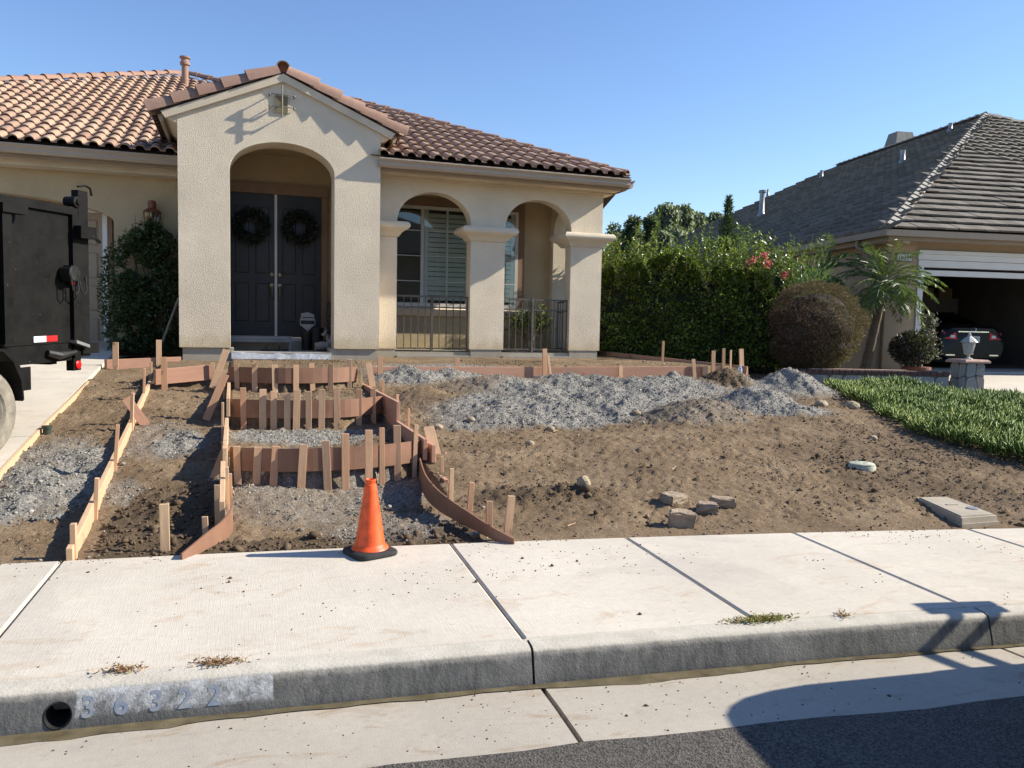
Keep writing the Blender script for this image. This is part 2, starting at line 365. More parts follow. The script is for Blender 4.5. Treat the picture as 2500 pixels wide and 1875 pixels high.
# road, gutter pan, kerb
xs = np.concatenate([np.linspace(-60, -8, 14), np.linspace(-7, 12, 77), np.linspace(13, 80, 16)])
rows = [(-9.5, -.02), (-6, .10), (-2.9, .055), (-.64, .032)]
RX = np.array([xs]*len(rows)); RY = np.array([Yt(xs)+o for o, _ in rows]); RZ = np.array([np.full_like(xs, z) for _, z in rows])
RY[-1] += (fbm(xs*6, xs*0, 3)-.5)*.05
reg(link('road', grid_mesh('road', RX, RY, RZ, M['asphalt'])), kind='structure')
def strip(name, mat, x0, x1, prof, parent, n=24, gap=.006):
    """profile of (offset from kerb line, z) swept along the kerb between two joints"""
    X = np.linspace(x0+gap, x1-gap, n); V = []; F = []; m = len(prof)
    for x in X:
        s = float(Yt(x+.01)-Yt(x-.01))/.02; nrm = np.array([-s, 1.])/math.hypot(s, 1)
        for o, z in prof: V.append((x+nrm[0]*o, float(Yt(x))+nrm[1]*o, z))
    for i in range(n-1):
        for k in range(m): F.append((i*m+k, (i+1)*m+k, (i+1)*m+(k+1) % m, i*m+(k+1) % m))
    F.append(tuple(range(m))); F.append(tuple((n-1)*m+k for k in range(m))[::-1])
    b = MB(); b.V = V; b.F = F; return b.build(name, mat, parent, smooth=True)
kerb = reg(bpy.data.objects.new('kerb', None), kind='structure'); COL.objects.link(kerb)
pan = reg(bpy.data.objects.new('gutter_pan', None), kind='structure'); COL.objects.link(pan)
kprof = [(-.05,-.1), (-.05,-.004), (-.044,.03), (-.021,.108), (-.013,.133), (-.002,.146), (.018,.152), (.04,.1535), (.088,.156), (.088,-.1)]
gprof = [(-.655,-.1), (-.655,.028), (-.30,.012), (-.052,-.006), (-.052,-.1)]
joints = [-12, -8.3, -4.8, -1.95, 1.25, 3.70, 6.15, 8.6, 11, 14, 18]
kseg = None
for a, b_ in zip(joints[:-1], joints[1:]):
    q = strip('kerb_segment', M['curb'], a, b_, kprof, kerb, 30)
    if a < -.5 < b_: kseg = q
    strip('pan_segment', M['gutterpan'], a+.03, b_+.03, gprof, pan, 20, .012)
# wet line in the gutter
M['wet'] = (lambda t: (t.col(t.ramp(t.noise(t.pos(), 9, 4), [(.3, (.07,.055,.03)), (.7, (.17,.14,.085))])), t.set(.12, 0, None, .5), t.m)[-1])(NT('gutter_water'))
wx = np.linspace(-6, 9, 260); wv = []; wf = []
for i, x in enumerate(wx):
    o = .012+.13*float(fbm(x*2.3, 4.2, 5))**1.4; wv += [(x, float(Yt(x))-.049, .001), (x, float(Yt(x))-.049-o, .0015)]
    if i: wf.append((2*i-2, 2*i-1, 2*i+1, 2*i))
reg(link('gutter_water', mkmesh('gutter_water', wv, wf, M['wet'])), kind='structure')
# sidewalk slabs
walk = reg(bpy.data.objects.new('sidewalk', None), kind='structure'); COL.objects.link(walk)
sj = [-9, -7.2, -5.4, -3.2, -1.0, 1.30, 2.50, 3.73, 5.09, 6.4, 7.7, 9.0, 10.3, 11.6, 12.9, 14.2]
def slab(x0, x1):
    n = max(3, int((x1-x0)/.12)); V = []; F = []; g = .005; e = .012
    ts = [0, e/(x1-x0), *np.linspace(.06, .94, n), 1-e/(x1-x0), 1]; vs = [0, .008, .05, .3, .6, .95, .992, 1]
    for i, t in enumerate(ts):
        for j, v in enumerate(vs):
            xb = x0+g+(x1-x0-2*g)*t; xf = xb-.055; yf = float(Yt(xf))+.094; yb = float(Yb(xb))
            x = xf+(xb-xf)*v; y = yf+(yb-yf)*v; ed = (i in (0, len(ts)-1)) or (j in (0, len(vs)-1))
            V.append((x, y, .157+.022*v-(.009 if ed else 0)))
    m = len(vs)
    for i in range(len(ts)-1):
        for j in range(m-1): F.append((i*m+j, (i+1)*m+j, (i+1)*m+j+1, i*m+j+1))
    rim = [j for j in range(m)]+[i*m+m-1 for i in range(1, len(ts))]+[(len(ts)-1)*m+j for j in range(m-2, -1, -1)]+[i*m for i in range(len(ts)-2, 0, -1)]
    k = len(V); V += [(V[i][0], V[i][1], .02) for i in rim]
    for a in range(len(rim)): b = (a+1) % len(rim); F.append((rim[a], rim[b], k+b, k+a))
    q = MB(); q.V = V; q.F = F; return q.build('slab', M['walk'], walk, smooth=False)
for a, b_ in zip(sj[:-1], sj[1:]): slab(a, b_)
M['joint'] = plain('joint_dirt', (.075,.06,.045), .95)
jb = MB()
for i, x in enumerate(np.linspace(-8.5, 14, 60)):
    jb.V += [(x, float(Yt(x))+.086, .147), (x, float(Yb(x))-.01, .158)]
    if i: jb.F.append((2*i-2, 2*i, 2*i+1, 2*i-1))
jb.build('joint_bed', M['joint'], walk)
# driveway slabs, rising to the garage
DX = -1.81
def dz(y): return .178+max(0, y-5.22)*.1135
drive = reg(bpy.data.objects.new('driveway', None), kind='structure'); COL.objects.link(drive)
for x0, x1 in ((-5.0, DX), (-8.2, -5.01)):
    for y0, y1 in ((5.30, 8.25), (8.26, 11.15), (11.16, 14.62)):
        y0b = float(Yb(x0))+.01 if y0 == 5.30 else y0; y0a = float(Yb(x1))+.01 if y0 == 5.30 else y0; h = .1
        MB().hexa([(x0,y0b,dz(y0b)-h),(x1,y0a,dz(y0a)-h),(x1,y1,dz(y1)-h),(x0,y1,dz(y1)-h),(x0,y0b,dz(y0b)),(x1,y0a,dz(y0a)),(x1,y1,dz(y1)),(x0,y1,dz(y1))]).build('slab', M['drive'], drive)
# pale edge board along the driveway
eb = [np.array([DX+.012+.012*math.sin(y*1.3), y, dz(y)+.003]) for y in np.linspace(5.36, 11.0, 24)]
E1 = MB()
for i in range(23):
    a, b_ = eb[i], eb[i+1]
    if i: pass
    E1.hexa([a+(0,0,-.135), a+(.022,0,-.135), b_+(.022,0,-.135), b_+(0,0,-.135), a, a+(.022,0,0), b_+(.022,0,0), b_])
reg(E1.build('edge_form_board', M['form_pale']), 'pale form board running along the driveway edge', 'form board')
# ------------------------------------------------------------------ yard soil: real relief
heaps = []  # x, y, rx, ry, height, gravel amount
def heap(p, w, d, h, g, damp=0.):
    q = hit(p); heaps.append((q[0], q[1], w, d, h, g, damp))
heap(C4(180, 470), .95, .6, .13, 1.); heap(C4(560, 530), 1.4, .9, .11, 1.); heap(C4(930, 480), .8, .6, .13, 1.); heap(C4(120, 640), 1.2, .6, .10, 1.)
heap(CR(330, 400), .75, .48, .15, 1.); heap(CR(700, 390), .8, .45, .12, .9); heap(CR(980, 480), .95, .65, .16, .42); heap(CR(700, 600), .8, .5, .13, .4)
heap(CR(1250, 660), 1.2, .7, .11, .95); heap(CR(1800, 600), 1.4, .8, .10, 1.); heap(CR(1000, 720), .8, .4, .07, .8); heap(CR(1500, 520), 1.0, .55, .08, .95)
heap(CR(420, 560), .5, .5, .14, 0.)
heap(C4(1270, 480), .62, .45, .23, 0., .8); heap(C4(1050, 720), .8, .5, .22, .45, .35); heap(C4(1720, 520), .8, .6, .28, 1.); heap(C4(1480, 600), .55, .42, .18, 1.); heap(C4(1650, 660), .6, .4, .08, 1.)
heap(C4(1560, 400), .5, .35, .14, 0., .2); heap(CR(1500, 1250), .35, .2, .05, 0., .9); heap(CR(1200, 1280), .5, .25, .04, 0., .7)
patches = []  # flat gravel: x, y, rx, ry, amount
def patch(p, w, d, a=1.): q = hit(p); patches.append((q[0], q[1], w, d, a))
patch(CS(700, 730), .9, .5, 1.); patch(CS(1000, 640), .7, .3, .8); patch(CS(700, 1180), .75, .75, .5); patch(CS(450, 1050), .5, .5, .6); patch(CS(1250, 1100), .5, .6, .6); patch(CS(1300, 1330), .6, .5, .5)
patch(CL(120, 1080), .35, .9, 1.); patch(CL(430, 980), .45, 1.1, .85); patch(CL(330, 860), .5, .8, .6); patch(CL(1200, 790), .3, .6, .85); patch(CL(1050, 760), .5, .9, .45); patch(CL(800, 1100), .2, .4, .5); patch(CL(320, 1240), .14, .1, .9)
patch(CL(900, 265), .7, .35, .35)
def relief(X, Y):
    z = np.zeros_like(X); g = np.zeros_like(X); dm = np.zeros_like(X)
    for hx, hy, rx, ry, h, ga, da in heaps:
        r = np.sqrt(((X-hx)/rx)**2+((Y-hy)/ry)**2); wob = 1+.35*(fbm(X*2.3+hx, Y*2.3+hy, 3)-.5)
        f = 1-sstep(.1, 1.15, r*wob); z = np.maximum(z, z*.2+h*f); m = 1-sstep(.5, 1.4, r*wob)
        g = g*(1-m)+ga*m; dm = dm*(1-m)+da*m
    for px, py, rx, ry, a in patches:
        r = np.sqrt(((X-px)/rx)**2+((Y-py)/ry)**2); g = np.maximum(g, a*(1-sstep(.5, 1.2, r)))
    return z, g, dm
sx = np.arange(-1.815, 12.6, .026); sy = np.arange(4.0, 15.2, .026)
SX, SY = np.meshgrid(sx, sy)
def soilz(X, Y, fine=True):
    X = np.asarray(X, float); Y = np.asarray(Y, float); base = lot(X, Y); z, g, dm = relief(X, Y)
    w = (X > STAIR_L-.02) & (X < STAIR_R+.06) & (Y < Y_F+.1); z = np.where(w | (Y > Y_F-.05) & (X < pad_right(Y)), 0, z); z = np.where(X < STAIR_L, z*.3, z)
    rough = 1.3*(fbm(X*1.1, Y*1.1, 3)-.5)*.10
    if fine:
        lump = np.abs(fbm(X*7, Y*7, 3)-.5)*2; rough = rough+(.5-lump)*.022*(.5+dm*1.4)+(fbm(X*21, Y*21, 3)-.5)*.026+np.maximum(fbm(X*27+9, Y*27+4, 2)-.66, 0)*.13+(fbm(X*46, Y*46, 2)-.5)*.024
    rough = rough+g*(fbm(X*4.5, Y*4.5, 4)-.5)*np.where(w, .04, .15)
    pad = (Y > Y_F-.02) & (X < pad_right(Y)+.05)
    rough = np.where(pad, rough*.3, rough); s = Y-Yb(X)
    rough = rough*sstep(-.02, .45, s)
    dirtleft = (X < STAIR_L) & (Y < 6.9) & (X > -.85); dm = np.where(dirtleft, np.maximum(dm, .85*(1-sstep(6.0, 6.9, Y))), dm)
    dm = np.maximum(dm, .32*sstep(.54, .70, fbm(X*.9+4, Y*.9+8, 4))*(g < .3)); dirtw = (X > STAIR_L) & (X < STAIR_R) & (Y < 5.45); dm = np.where(dirtw, .8, dm)
    if fine: rough = rough+np.where(dm > .4, (fbm(X*13+5, Y*13, 4)-.42)*.085, 0)*sstep(.0, .3, s)
    return base+z+rough+.0, np.clip(g, 0, 1), np.clip(dm, 0, 1)
SZ, SG, SD = soilz(SX, SY)
yard_mask = (SY > Yb(SX)+.006)
SYb = np.where((SY > Yb(SX)) & (SY < Yb(SX)+.03), Yb(SX)+.006, SY)
SG = np.where((SX < -.1) & (SY > 11), SG*.6, SG)
inst = (SX > STAIR_L) & (SX < STAIR_R) & (SY < Y_F); SG = np.where(inst & (SY > Y_R2-.1) & (SY < Y_R3), .12, SG)
reg(link('yard_soil', grid_mesh('yard_soil', SX, SY, SZ, M['soil'], yard_mask, {'gravel': SG, 'damp': SD})), kind='structure')
# loose stones and clods, far too many to count
def scatter(name, P, R, cols, mat, seed, flat=.75):
    r = np.random.default_rng(seed); n = len(P)
    t = (1+5**.5)/2; ico = np.array([(-1,t,0),(1,t,0),(-1,-t,0),(1,-t,0),(0,-1,t),(0,1,t),(0,-1,-t),(0,1,-t),(t,0,-1),(t,0,1),(-t,0,-1),(-t,0,1)])/1.9
    fa = np.array([(0,11,5),(0,5,1),(0,1,7),(0,7,10),(0,10,11),(1,5,9),(5,11,4),(11,10,2),(10,7,6),(7,1,8),(3,9,4),(3,4,2),(3,2,6),(3,6,8),(3,8,9),(4,9,5),(2,4,11),(6,2,10),(8,6,7),(9,8,1)])
    q = r.normal(size=(n, 4)); q /= np.linalg.norm(q, axis=1)[:, None]; w, x, y, z = q.T
    Rm = np.stack([1-2*(y*y+z*z), 2*(x*y-z*w), 2*(x*z+y*w), 2*(x*y+z*w), 1-2*(x*x+z*z), 2*(y*z-x*w), 2*(x*z-y*w), 2*(y*z+x*w), 1-2*(x*x+y*y)], -1).reshape(n, 3, 3)
    sc = R[:, None]*r.uniform(.6, 1.15, (n, 3)); jit = r.uniform(.75, 1.2, (n, 12, 1))
    V = (ico[None]*jit*sc[:, None, :]) @ Rm.transpose(0, 2, 1); V[:, :, 2] *= flat; V += P[:, None, :]
    F = (fa[None]+12*np.arange(n)[:, None, None]).reshape(-1, 3)
    me = mkmesh(name, V.reshape(-1, 3), F, mat); at = me.attributes.new('rnd', 'FLOAT', 'POINT'); at.data.foreach_set('value', np.repeat(cols, 12).astype(np.float32))
    return link(name, me)
def m_stone(name, stops):
    t = NT(name); at = t.n('Attribute'); at.attribute_name = 'rnd'; p = t.pos()
    t.col(t.mix(.35, t.ramp(at.outputs['Fac'], stops), t.ramp(t.noise(p, 120, 3), [(.3, .2), (.7, 1.)]), 'MULTIPLY')); t.set(.9, 0, t.bump(t.noise(p, 150, 3), .003, .5), .25); return t.m
M['stone'] = m_stone('crushed_stone', [(0, (.165,.152,.126)), (.5, (.27,.25,.212)), (.85, (.375,.35,.30)), (1, (.51,.48,.42))])
M['clod'] = m_stone('soil_clod', [(0, (.08,.054,.032)), (.5, (.155,.107,.065)), (.85, (.23,.168,.106)), (1, (.34,.26,.175))])
def spots(n, seed):
    r = np.random.default_rng(seed); x = r.uniform(-1.79, 12.2, n); y = 4.0+11*r.random(n)**1.25
    k = y > Yb(x)+.03; x, y = x[k], y[k]; z, g, d = soilz(x, y); return x, y, z, g, d, r
x, y, z, g, d, r = spots(330000, 11)
ins = (x > STAIR_L) & (x < STAIR_R) & (y < Y_F); g = np.where(ins & (y > Y_R2-.1) & (y < Y_R3), .08, g)
k = (r.random(len(x)) < np.clip(g*1.1-.2+(fbm(x*4, y*4, 4)-.5)*1.3, .006, 1)*.6) & (y < 12.6); x, y, z = x[k], y[k], z[k]
R = r.uniform(.0045, .0115, len(x))*(1+.9*(r.random(len(x)) < .05))
reg(scatter('gravel', np.stack([x, y, z+R*.25], -1), R, r.random(len(x)), M['stone'], 3), 'crushed grey gravel strewn over the yard', 'gravel', kind='stuff')
x, y, z, g, d, r = spots(95000, 12)
k = (r.random(len(x)) < np.clip((1-g)*(.16+.8*d)+.5*(fbm(x*2.1, y*2.1, 3)-.55), .02, 1)) & (y < 12.4); x, y, z, d = x[k], y[k], z[k], d[k]
R = r.uniform(.004, .013, len(x))*(1+.7*d)*(1+1.3*(r.random(len(x)) < .03))
reg(scatter('soil_clods', np.stack([x, y, z+R*.2], -1), R, np.clip(r.random(len(x))*(1-.6*d), 0, 1), M['clod'], 4), 'crumbly brown soil clods strewn over the yard', 'soil', kind='stuff')
# ================================================================== HOUSE
house = thing('stucco_house', (2, 13.5, 1.1), 'beige stucco house with red-brown barrel tile roof and arched entry porch', 'house')
def arch_wall(name, mat, x0, x1, z0, ztop, ops, y, th, parent, axis='x', seg=26):
    """wall with arched openings; ops: (xa, xb, spring, rise, sill)"""
    xs = {x0, x1}
    for xa, xb, sp, rz, sill in ops:
        for k in range(seg+1): xs.add(round((xa+xb)/2-(xb-xa)/2*math.cos(math.pi*k/seg), 5))
    for k in range(1, 12): xs.add(round(x0+(x1-x0)*k/12, 5))
    xs = sorted(xs); b = MB()
    tz = ztop if callable(ztop) else (lambda x: ztop)
    def low(x, side):
        for xa, xb, sp, rz, sill in ops:
            if xa-1e-4 <= x <= xb+1e-4 and not (abs(x-xa) < 2e-5 and side < 0) and not (abs(x-xb) < 2e-5 and side > 0):
                t = (x-(xa+xb)/2)/((xb-xa)/2); return sp+rz*math.sqrt(max(0, 1-t*t))
        return z0
    def P(x, yy, z): return (x, yy, z) if axis == 'x' else (yy, x, z)
    for a, c in zip(xs[:-1], xs[1:]):
        la, lc = low(a, 1), low(c, -1); m = (a+c)/2
        inside = any(xa < m < xb for xa, xb, *_ in ops)
        b.hexa([P(a,y,la), P(c,y,lc), P(c,y+th,lc), P(a,y+th,la), P(a,y,tz(a)), P(c,y,tz(c)), P(c,y+th,tz(c)), P(a,y+th,tz(a))])
        if inside:
            for xa, xb, sp, rz, sill in ops:
                if xa < m < xb and sill is not None: b.hexa([P(a,y,z0), P(c,y,z0), P(c,y+th,z0), P(a,y+th,z0), P(a,y,sill), P(c,y,sill), P(c,y+th,sill), P(a,y+th,sill)])
    # weld and drop interior walls between columns
    o = b.build(name, mat, parent, fix=False); me = o.data; bm = bmesh.new(); bm.from_mesh(me)
    bmesh.ops.remove_doubles(bm, verts=bm.verts, dist=1e-4)
    seen = {}
    for f in bm.faces: seen.setdefault(tuple(sorted(v.index for v in f.verts)), []).append(f)
    dead = [f for fs in seen.values() if len(fs) > 1 for f in fs]; bmesh.ops.delete(bm, geom=dead, context='FACES_ONLY')
    bmesh.ops.recalc_face_normals(bm, faces=bm.faces); bm.to_mesh(me); bm.free(); return o
PC = .615
def zg(x): return 5.19-.425*abs(x-PC)
PY = 12.5
arch_wall('portal_wall', M['stucco'], -.832, 2.057, 1.22, zg, [(-.135, 1.366, 3.83, .43, None)], PY, .45, house)
box('portal_side_wall', M['stucco'], house, -.832, -.62, PY+.452, 14.28, 1.22, 4.55)
box('portal_side_wall', M['stucco'], house, 1.84, 2.057, PY+.452, 14.28, 1.22, 4.55)
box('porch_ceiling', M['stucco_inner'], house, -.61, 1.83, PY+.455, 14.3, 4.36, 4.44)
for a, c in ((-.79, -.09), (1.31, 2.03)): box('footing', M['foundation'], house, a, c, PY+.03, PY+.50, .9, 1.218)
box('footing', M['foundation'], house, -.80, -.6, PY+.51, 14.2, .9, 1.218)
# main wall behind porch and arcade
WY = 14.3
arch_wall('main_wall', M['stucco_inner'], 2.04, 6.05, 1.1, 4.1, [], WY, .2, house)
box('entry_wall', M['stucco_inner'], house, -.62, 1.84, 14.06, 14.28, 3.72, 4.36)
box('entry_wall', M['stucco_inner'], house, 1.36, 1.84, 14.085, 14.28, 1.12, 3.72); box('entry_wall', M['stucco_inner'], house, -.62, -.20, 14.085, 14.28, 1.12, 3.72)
AY = 13.0
arch_wall('arcade_wall', M['stucco'], 2.06, 6.066, 1.216, 4.0, [(2.418, 3.66, 3.29, .495, None), (4.262, 5.476, 3.29, .495, None)], AY, .26, house)
arch_wall('arcade_side_wall', M['stucco'], AY+.262, WY-.002, 1.216, 4.0, [(AY+.42, WY-.14, 3.29, .45, None)], 5.60, .466, house, axis='y')
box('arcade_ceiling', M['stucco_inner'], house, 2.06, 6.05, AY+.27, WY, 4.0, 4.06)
box('porch_floor', M['foundation'], house, 2.06, 5.98, AY+.05, WY, .85, 1.165)
box('porch_floor', M['foundation'], house, -.60, 1.82, PY+.06, 14.06, .85, 1.16)
for a, c in ((2.09, 2.40), (3.69, 4.23), (5.50, 6.03)): box('footing', M['foundation'], house, a, c, AY+.012, AY+.3, .85, 1.214)
for a, c in ((2.43, 3.66), (4.25, 5.48)): box('step_slab', M['foundation'], house, a, c, AY-.05, AY+.045, .9, 1.11)
# pillar capitals: moulded
def capital(x0, x1, y0, y1):
    b = MB(); prof = [(0, 3.03), (.03, 3.035), (.035, 3.06), (.05, 3.065), (.06, 3.09), (.10, 3.12), (.15, 3.15), (.175, 3.17), (.185, 3.20), (.175, 3.235), (.15, 3.262), (.01, 3.272)]
    V = []; F = []
    for e, z in prof: V += [(x0-e, y0-e, z), (x1+e, y0-e, z), (x1+e, y1+e, z), (x0-e, y1+e, z)]
    for i in range(len(prof)-1):
        for k in range(4): F.append((i*4+k, i*4+(k+1) % 4, i*4+4+(k+1) % 4, i*4+4+k))
    F += [(3,2,1,0), tuple(len(prof)*4-4+k for k in range(4))]; b.add(V, F); return b.build('capital', M['stucco'], house, smooth=True)
capital(2.06, 2.418, AY, AY+.26); capital(3.66, 4.262, AY, AY+.26); capital(5.476, 6.066, AY, AY+.40)
# eaves: frieze, soffit, fascia, gutter
def gutter(name, p0, p1, out, z):
    p0 = np.array((*p0, z)); p1 = np.array((*p1, z)); out = np.array((*out, 0.))
    prof = [(0, -.135), (.075, -.135), (.10, -.10), (.10, -.06), (.135, -.02), (.135, 0), (.12, 0), (.12, -.015), (.085, -.055), (.02, -.10), (.0, -.1)]
    b = MB(); V = [p+out*a+np.array((0, 0, c)) for p in (p0, p1) for a, c in prof]; n = len(prof); F = [(k, (k+1) % n, n+(k+1) % n, n+k) for k in range(n)]
    F += [tuple(range(n)), tuple(range(n, 2*n))[::-1]]; b.add(V, F); return b.build(name, M['gutter'], house)
gutter('gutter', (2.03, 12.53), (6.30, 12.53), (0, -1), 4.155); gutter('gutter', (6.30, 12.52), (6.30, 17), (1, 0), 4.155)
box('fascia', M['fascia'], house, 2.06, 6.28, 12.535, 12.56, 3.98, 4.14); box('soffit', M['stucco_smooth'], house, 2.06, 6.28, 12.562, AY-.002, 4.05, 4.07)
box('frieze_band', M['stucco_smooth'], house, 2.06, 6.13, AY-.068, AY-.002, 3.955, 4.048); box('frieze_band', M['stucco_smooth'], house, 2.06, 6.25, 12.68, AY-.07, 3.99, 4.048)
box('frieze_band', M['stucco_smooth'], house, 6.068, 6.25, AY+.0, 17, 3.97, 4.048); box('fascia', M['fascia'], house, 6.27, 6.295, 12.565, 17, 3.98, 4.14)
box('side_wall', M['stucco'], house, 5.9, 6.062, WY+.2, 18, 1.0, 4.05)
gutter('gutter', (-9, 13.78), (-.835, 13.78), (0, -1), 4.155)
box('fascia', M['fascia'], house, -9, -.835, 13.785, 13.81, 3.97, 4.14); box('soffit', M['stucco_smooth'], house, -9, -.835, 13.812, WY-.002, 4.05, 4.07)
box('frieze_band', M['stucco_smooth'], house, -9, -.835, WY-.30, WY-.002, 3.90, 4.048)
# left wing wall with arched garage recess
gx1 = onY(C6(1025, 420), WY)[0]; gtop = onY(C6(600, 95), WY)[2]
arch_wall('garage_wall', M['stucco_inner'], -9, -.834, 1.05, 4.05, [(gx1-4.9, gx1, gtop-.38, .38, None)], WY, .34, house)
box('wall_band', M['stucco_smooth'], house, gx1+.03, -.836, WY-.05, WY-.002, 2.62, 2.75)
gd = house
dxr = onY(C6(925, 700), WY+.36)[0]; dtop = onY(C6(800, 255), WY+.36)[2]
M['garage_door'] = plain('tan_door_paint', (.36,.275,.19), .6, 0, .06, 2)
gdoor = box('garage_door', M['garage_door'], house, -8, dxr, WY+.37, WY+.42, 1.12, dtop)
for i in range(9):
    x1 = dxr-.06-i*.62
    for j in range(4):
        z0 = 1.2+j*(dtop-1.2)/4; z1 = z0+(dtop-1.2)/4-.1
        MB().bbox((x1-.5, WY+.369, z0), (.5,0,0), (0,0,z1-z0), (0,-.022,0), .03).build('raised_panel', M['garage_door'], gdoor)
box('door_casing', M['white_paint'], house, dxr+.003, dxr+.075, WY+.34, WY+.44, 1.1, dtop+.075); box('door_casing', M['white_paint'], house, -8, dxr+.001, WY+.342, WY+.44, dtop+.003, dtop+.075)
box('recess_wall', M['stucco_inner'], house, -9, -1.0, WY+.445, WY+.5, 1.0, 4.0)
box('door_trim', M['trim_brown'], house, dxr+.078, dxr+.15, WY+.34, WY+.44, 1.1, dtop+.16); box('door_trim', M['trim_brown'], house, -8, dxr+.076, WY+.342, WY+.44, dtop+.078, dtop+.16)
# ------------------------------------------------------------------ roofs
PIT = .417
def stile():
    W, L = .215, .47; pr = []
    for k in range(8): a = math.pi*(1-k/7); pr.append((.070+.070*math.cos(a), .052*math.sin(a)))
    pr += [(.165, -.006), (.226, -.004)]
    V = [(x, 0, z+.038) for x, z in pr]+[(x, L, z*.9) for x, z in pr]+[(x, .004, z+.018) for x, z in pr]; n = len(pr); F = []
    for k in range(n-1): F += [(k, k+1, n+k+1, n+k), (2*n+k, 2*n+k+1, k+1, k)]
    return np.array(V), F
TV, TF = stile(); tile_me = mkmesh('roof_tile', TV, TF, M['tile'], True)
tile_me.set_sharp_from_angle(angle=math.radians(50))
allt = []
def tile_rows(O, U, poly_ok, x0, x1, rows, dx=.212, dy=.395, pri=0):
    U = Vector(U).normalized(); N = Vector((1,0,0)).cross(U); N.normalize()
    for j in range(rows):
        x = x0
        while x < x1:
            c = Vector((x, 0, 0))+Vector(O)+U*(j*dy-.06)
            if poly_ok(x+.10, c.y+.2):
                m = Matrix(((1, U.x, N.x, c.x), (0, U.y, N.y, c.y), (0, U.z, N.z, c.z), (0,0,0,1)))
                m = m @ Matrix.Rotation(random.gauss(0, .008), 4, 'Z') @ Matrix.Rotation(random.gauss(0, .006), 4, 'X'); allt.append((pri+j, m))
            x += dx
U = (0, 1, PIT)
EV_M, EV_W = 13.68, 12.45
hipL = lambda y: -1.43-.79*(22.1-y); hipR = lambda y: 6.33-(y-12.45)*.85
tile_rows((0, EV_M, 4.21), U, lambda x, y: x > hipL(y)-.14 and x < .3 and x > -6.6 and (x < -.80 or y > 14.5) and x < -1.43+1.08*(22.1-y)+.05, -6.6, .4, 25, pri=6)
tile_rows((0, EV_W, 4.21), U, lambda x, y: x < hipR(y)+.07 and x < 6.2 and x > 1.95 and y < 17.8, 2.02, 6.5, 13)
allt.sort(key=lambda t: t[0])
deck = MB()
def zM(y): return 4.185+PIT*(y-EV_M)
def zW(y): return 4.185+PIT*(y-EV_W)
pk = (-1.43, 22.1)
deck.add([(hipL(EV_M), EV_M, zM(EV_M)), (-.84, EV_M, zM(EV_M)), (-.84, 14.4, zM(14.4)), (7.2, 14.4, zM(14.4)), (*pk, zM(pk[1])), (-14, 30, 4.2), (12, 30, 4.2)], [(0,1,2,3,4), (0,4,5), (4,3,6), (5,4,6)])
deck.add([(1.9, EV_W, zW(EV_W)), (6.33, EV_W, zW(EV_W)), (1.75, 17.85, zW(17.85)), (1.75, 22, zW(17.85)), (6.33, 22, 4.185), (1.9, 17.85, zW(17.85))], [(0,1,2,5), (1,4,3,2)])
M['deck'] = plain('roof_underlay', (.05,.035,.028), .9)
roof = deck.build('roof', M['deck'], house, fix=False)
inv = -wloc(roof)
for pr, m in allt[:300]:
    o = bpy.data.objects.new('roof_tile', tile_me); COL.objects.link(o); o.parent = roof; mm = m.copy(); mm.translation = m.translation+inv; o.matrix_basis = mm
TVh = np.c_[TV, np.ones(len(TV))]; rest = allt[300:]; V = np.concatenate([(TVh @ np.array(m).T)[:, :3] for _, m in rest]); nF = np.array(TF)
F = (nF[None]+len(TV)*np.arange(len(rest))[:, None, None]).reshape(-1, 4); me = mkmesh('upper_roof_tiles', V, F, M['tile'], True); me.set_sharp_from_angle(angle=math.radians(50))
at = me.attributes.new('rnd', 'FLOAT', 'POINT'); at.data.foreach_set('value', np.repeat(rng.random(len(rest)), len(TV)).astype(np.float32))
o = link('upper_roof_tiles', me, roof, (0, 0, 0)); o['kind'] = 'stuff'
# barrel tiles along hips and rakes
def barrel_me(L, r0, r1, th=.014, n=9, zs=.92):
    V = []; F = []
    for r in (0, th):
        for y, rr in ((0, r0), (L, r1)):
            for k in range(n): a = math.pi*k/(n-1); V.append(((rr-r)*math.cos(a), y, (rr-r)*math.sin(a)*zs))
    for k in range(n-1): F += [(k, k+1, n+k+1, n+k), (2*n+k+1, 2*n+k, 3*n+k, 3*n+k+1), (k+1, k, 2*n+k, 2*n+k+1), (n+k, n+k+1, 3*n+k+1, 3*n+k)]
    F += [(0, n, 3*n, 2*n), (n-1, 3*n-1, 4*n-1, 2*n-1)]
    me = mkmesh('ridge_tile', V, F, M['ridge_tile'], True); me.set_sharp_from_angle(angle=math.radians(50)); return me
BAR = barrel_me(.47, .155, .115, zs=1.25); CAPB = barrel_me(.47, .10, .08); BARH = barrel_me(.47, .115, .095)
def lay(p0, p1, me, parent, step=.40, name='ridge_tile', up=(0,0,1), lift=.05):
    p0 = Vector(p0); p1 = Vector(p1); d = (p1-p0).normalized(); n = int((p1-p0).length/step); s = d.cross(Vector(up)).normalized(); u = s.cross(d)
    for i in range(n):
        c = p0+d*(i*step); R = Matrix(((s.x, d.x, u.x, 0), (s.y, d.y, u.y, 0), (s.z, d.z, u.z, 0), (0,0,0,1))) @ Matrix.Rotation(-.035+random.gauss(0, .008), 4, 'X') @ Matrix.Rotation(random.gauss(0, .012), 4, 'Z')
        o = bpy.data.objects.new(name, me); COL.objects.link(o); o.parent = parent; R.translation = c+Vector((0, 0, lift))-wloc(parent); o.matrix_basis = R
lay((6.27, 12.52, 4.19), (1.95, 17.75, 4.215+PIT*5.23), BARH, roof, lift=.035); lay((hipL(16.4), 16.4, zM(16.4)+.035), (pk[0], pk[1], zM(pk[1])+.035), BARH, roof, lift=.035)
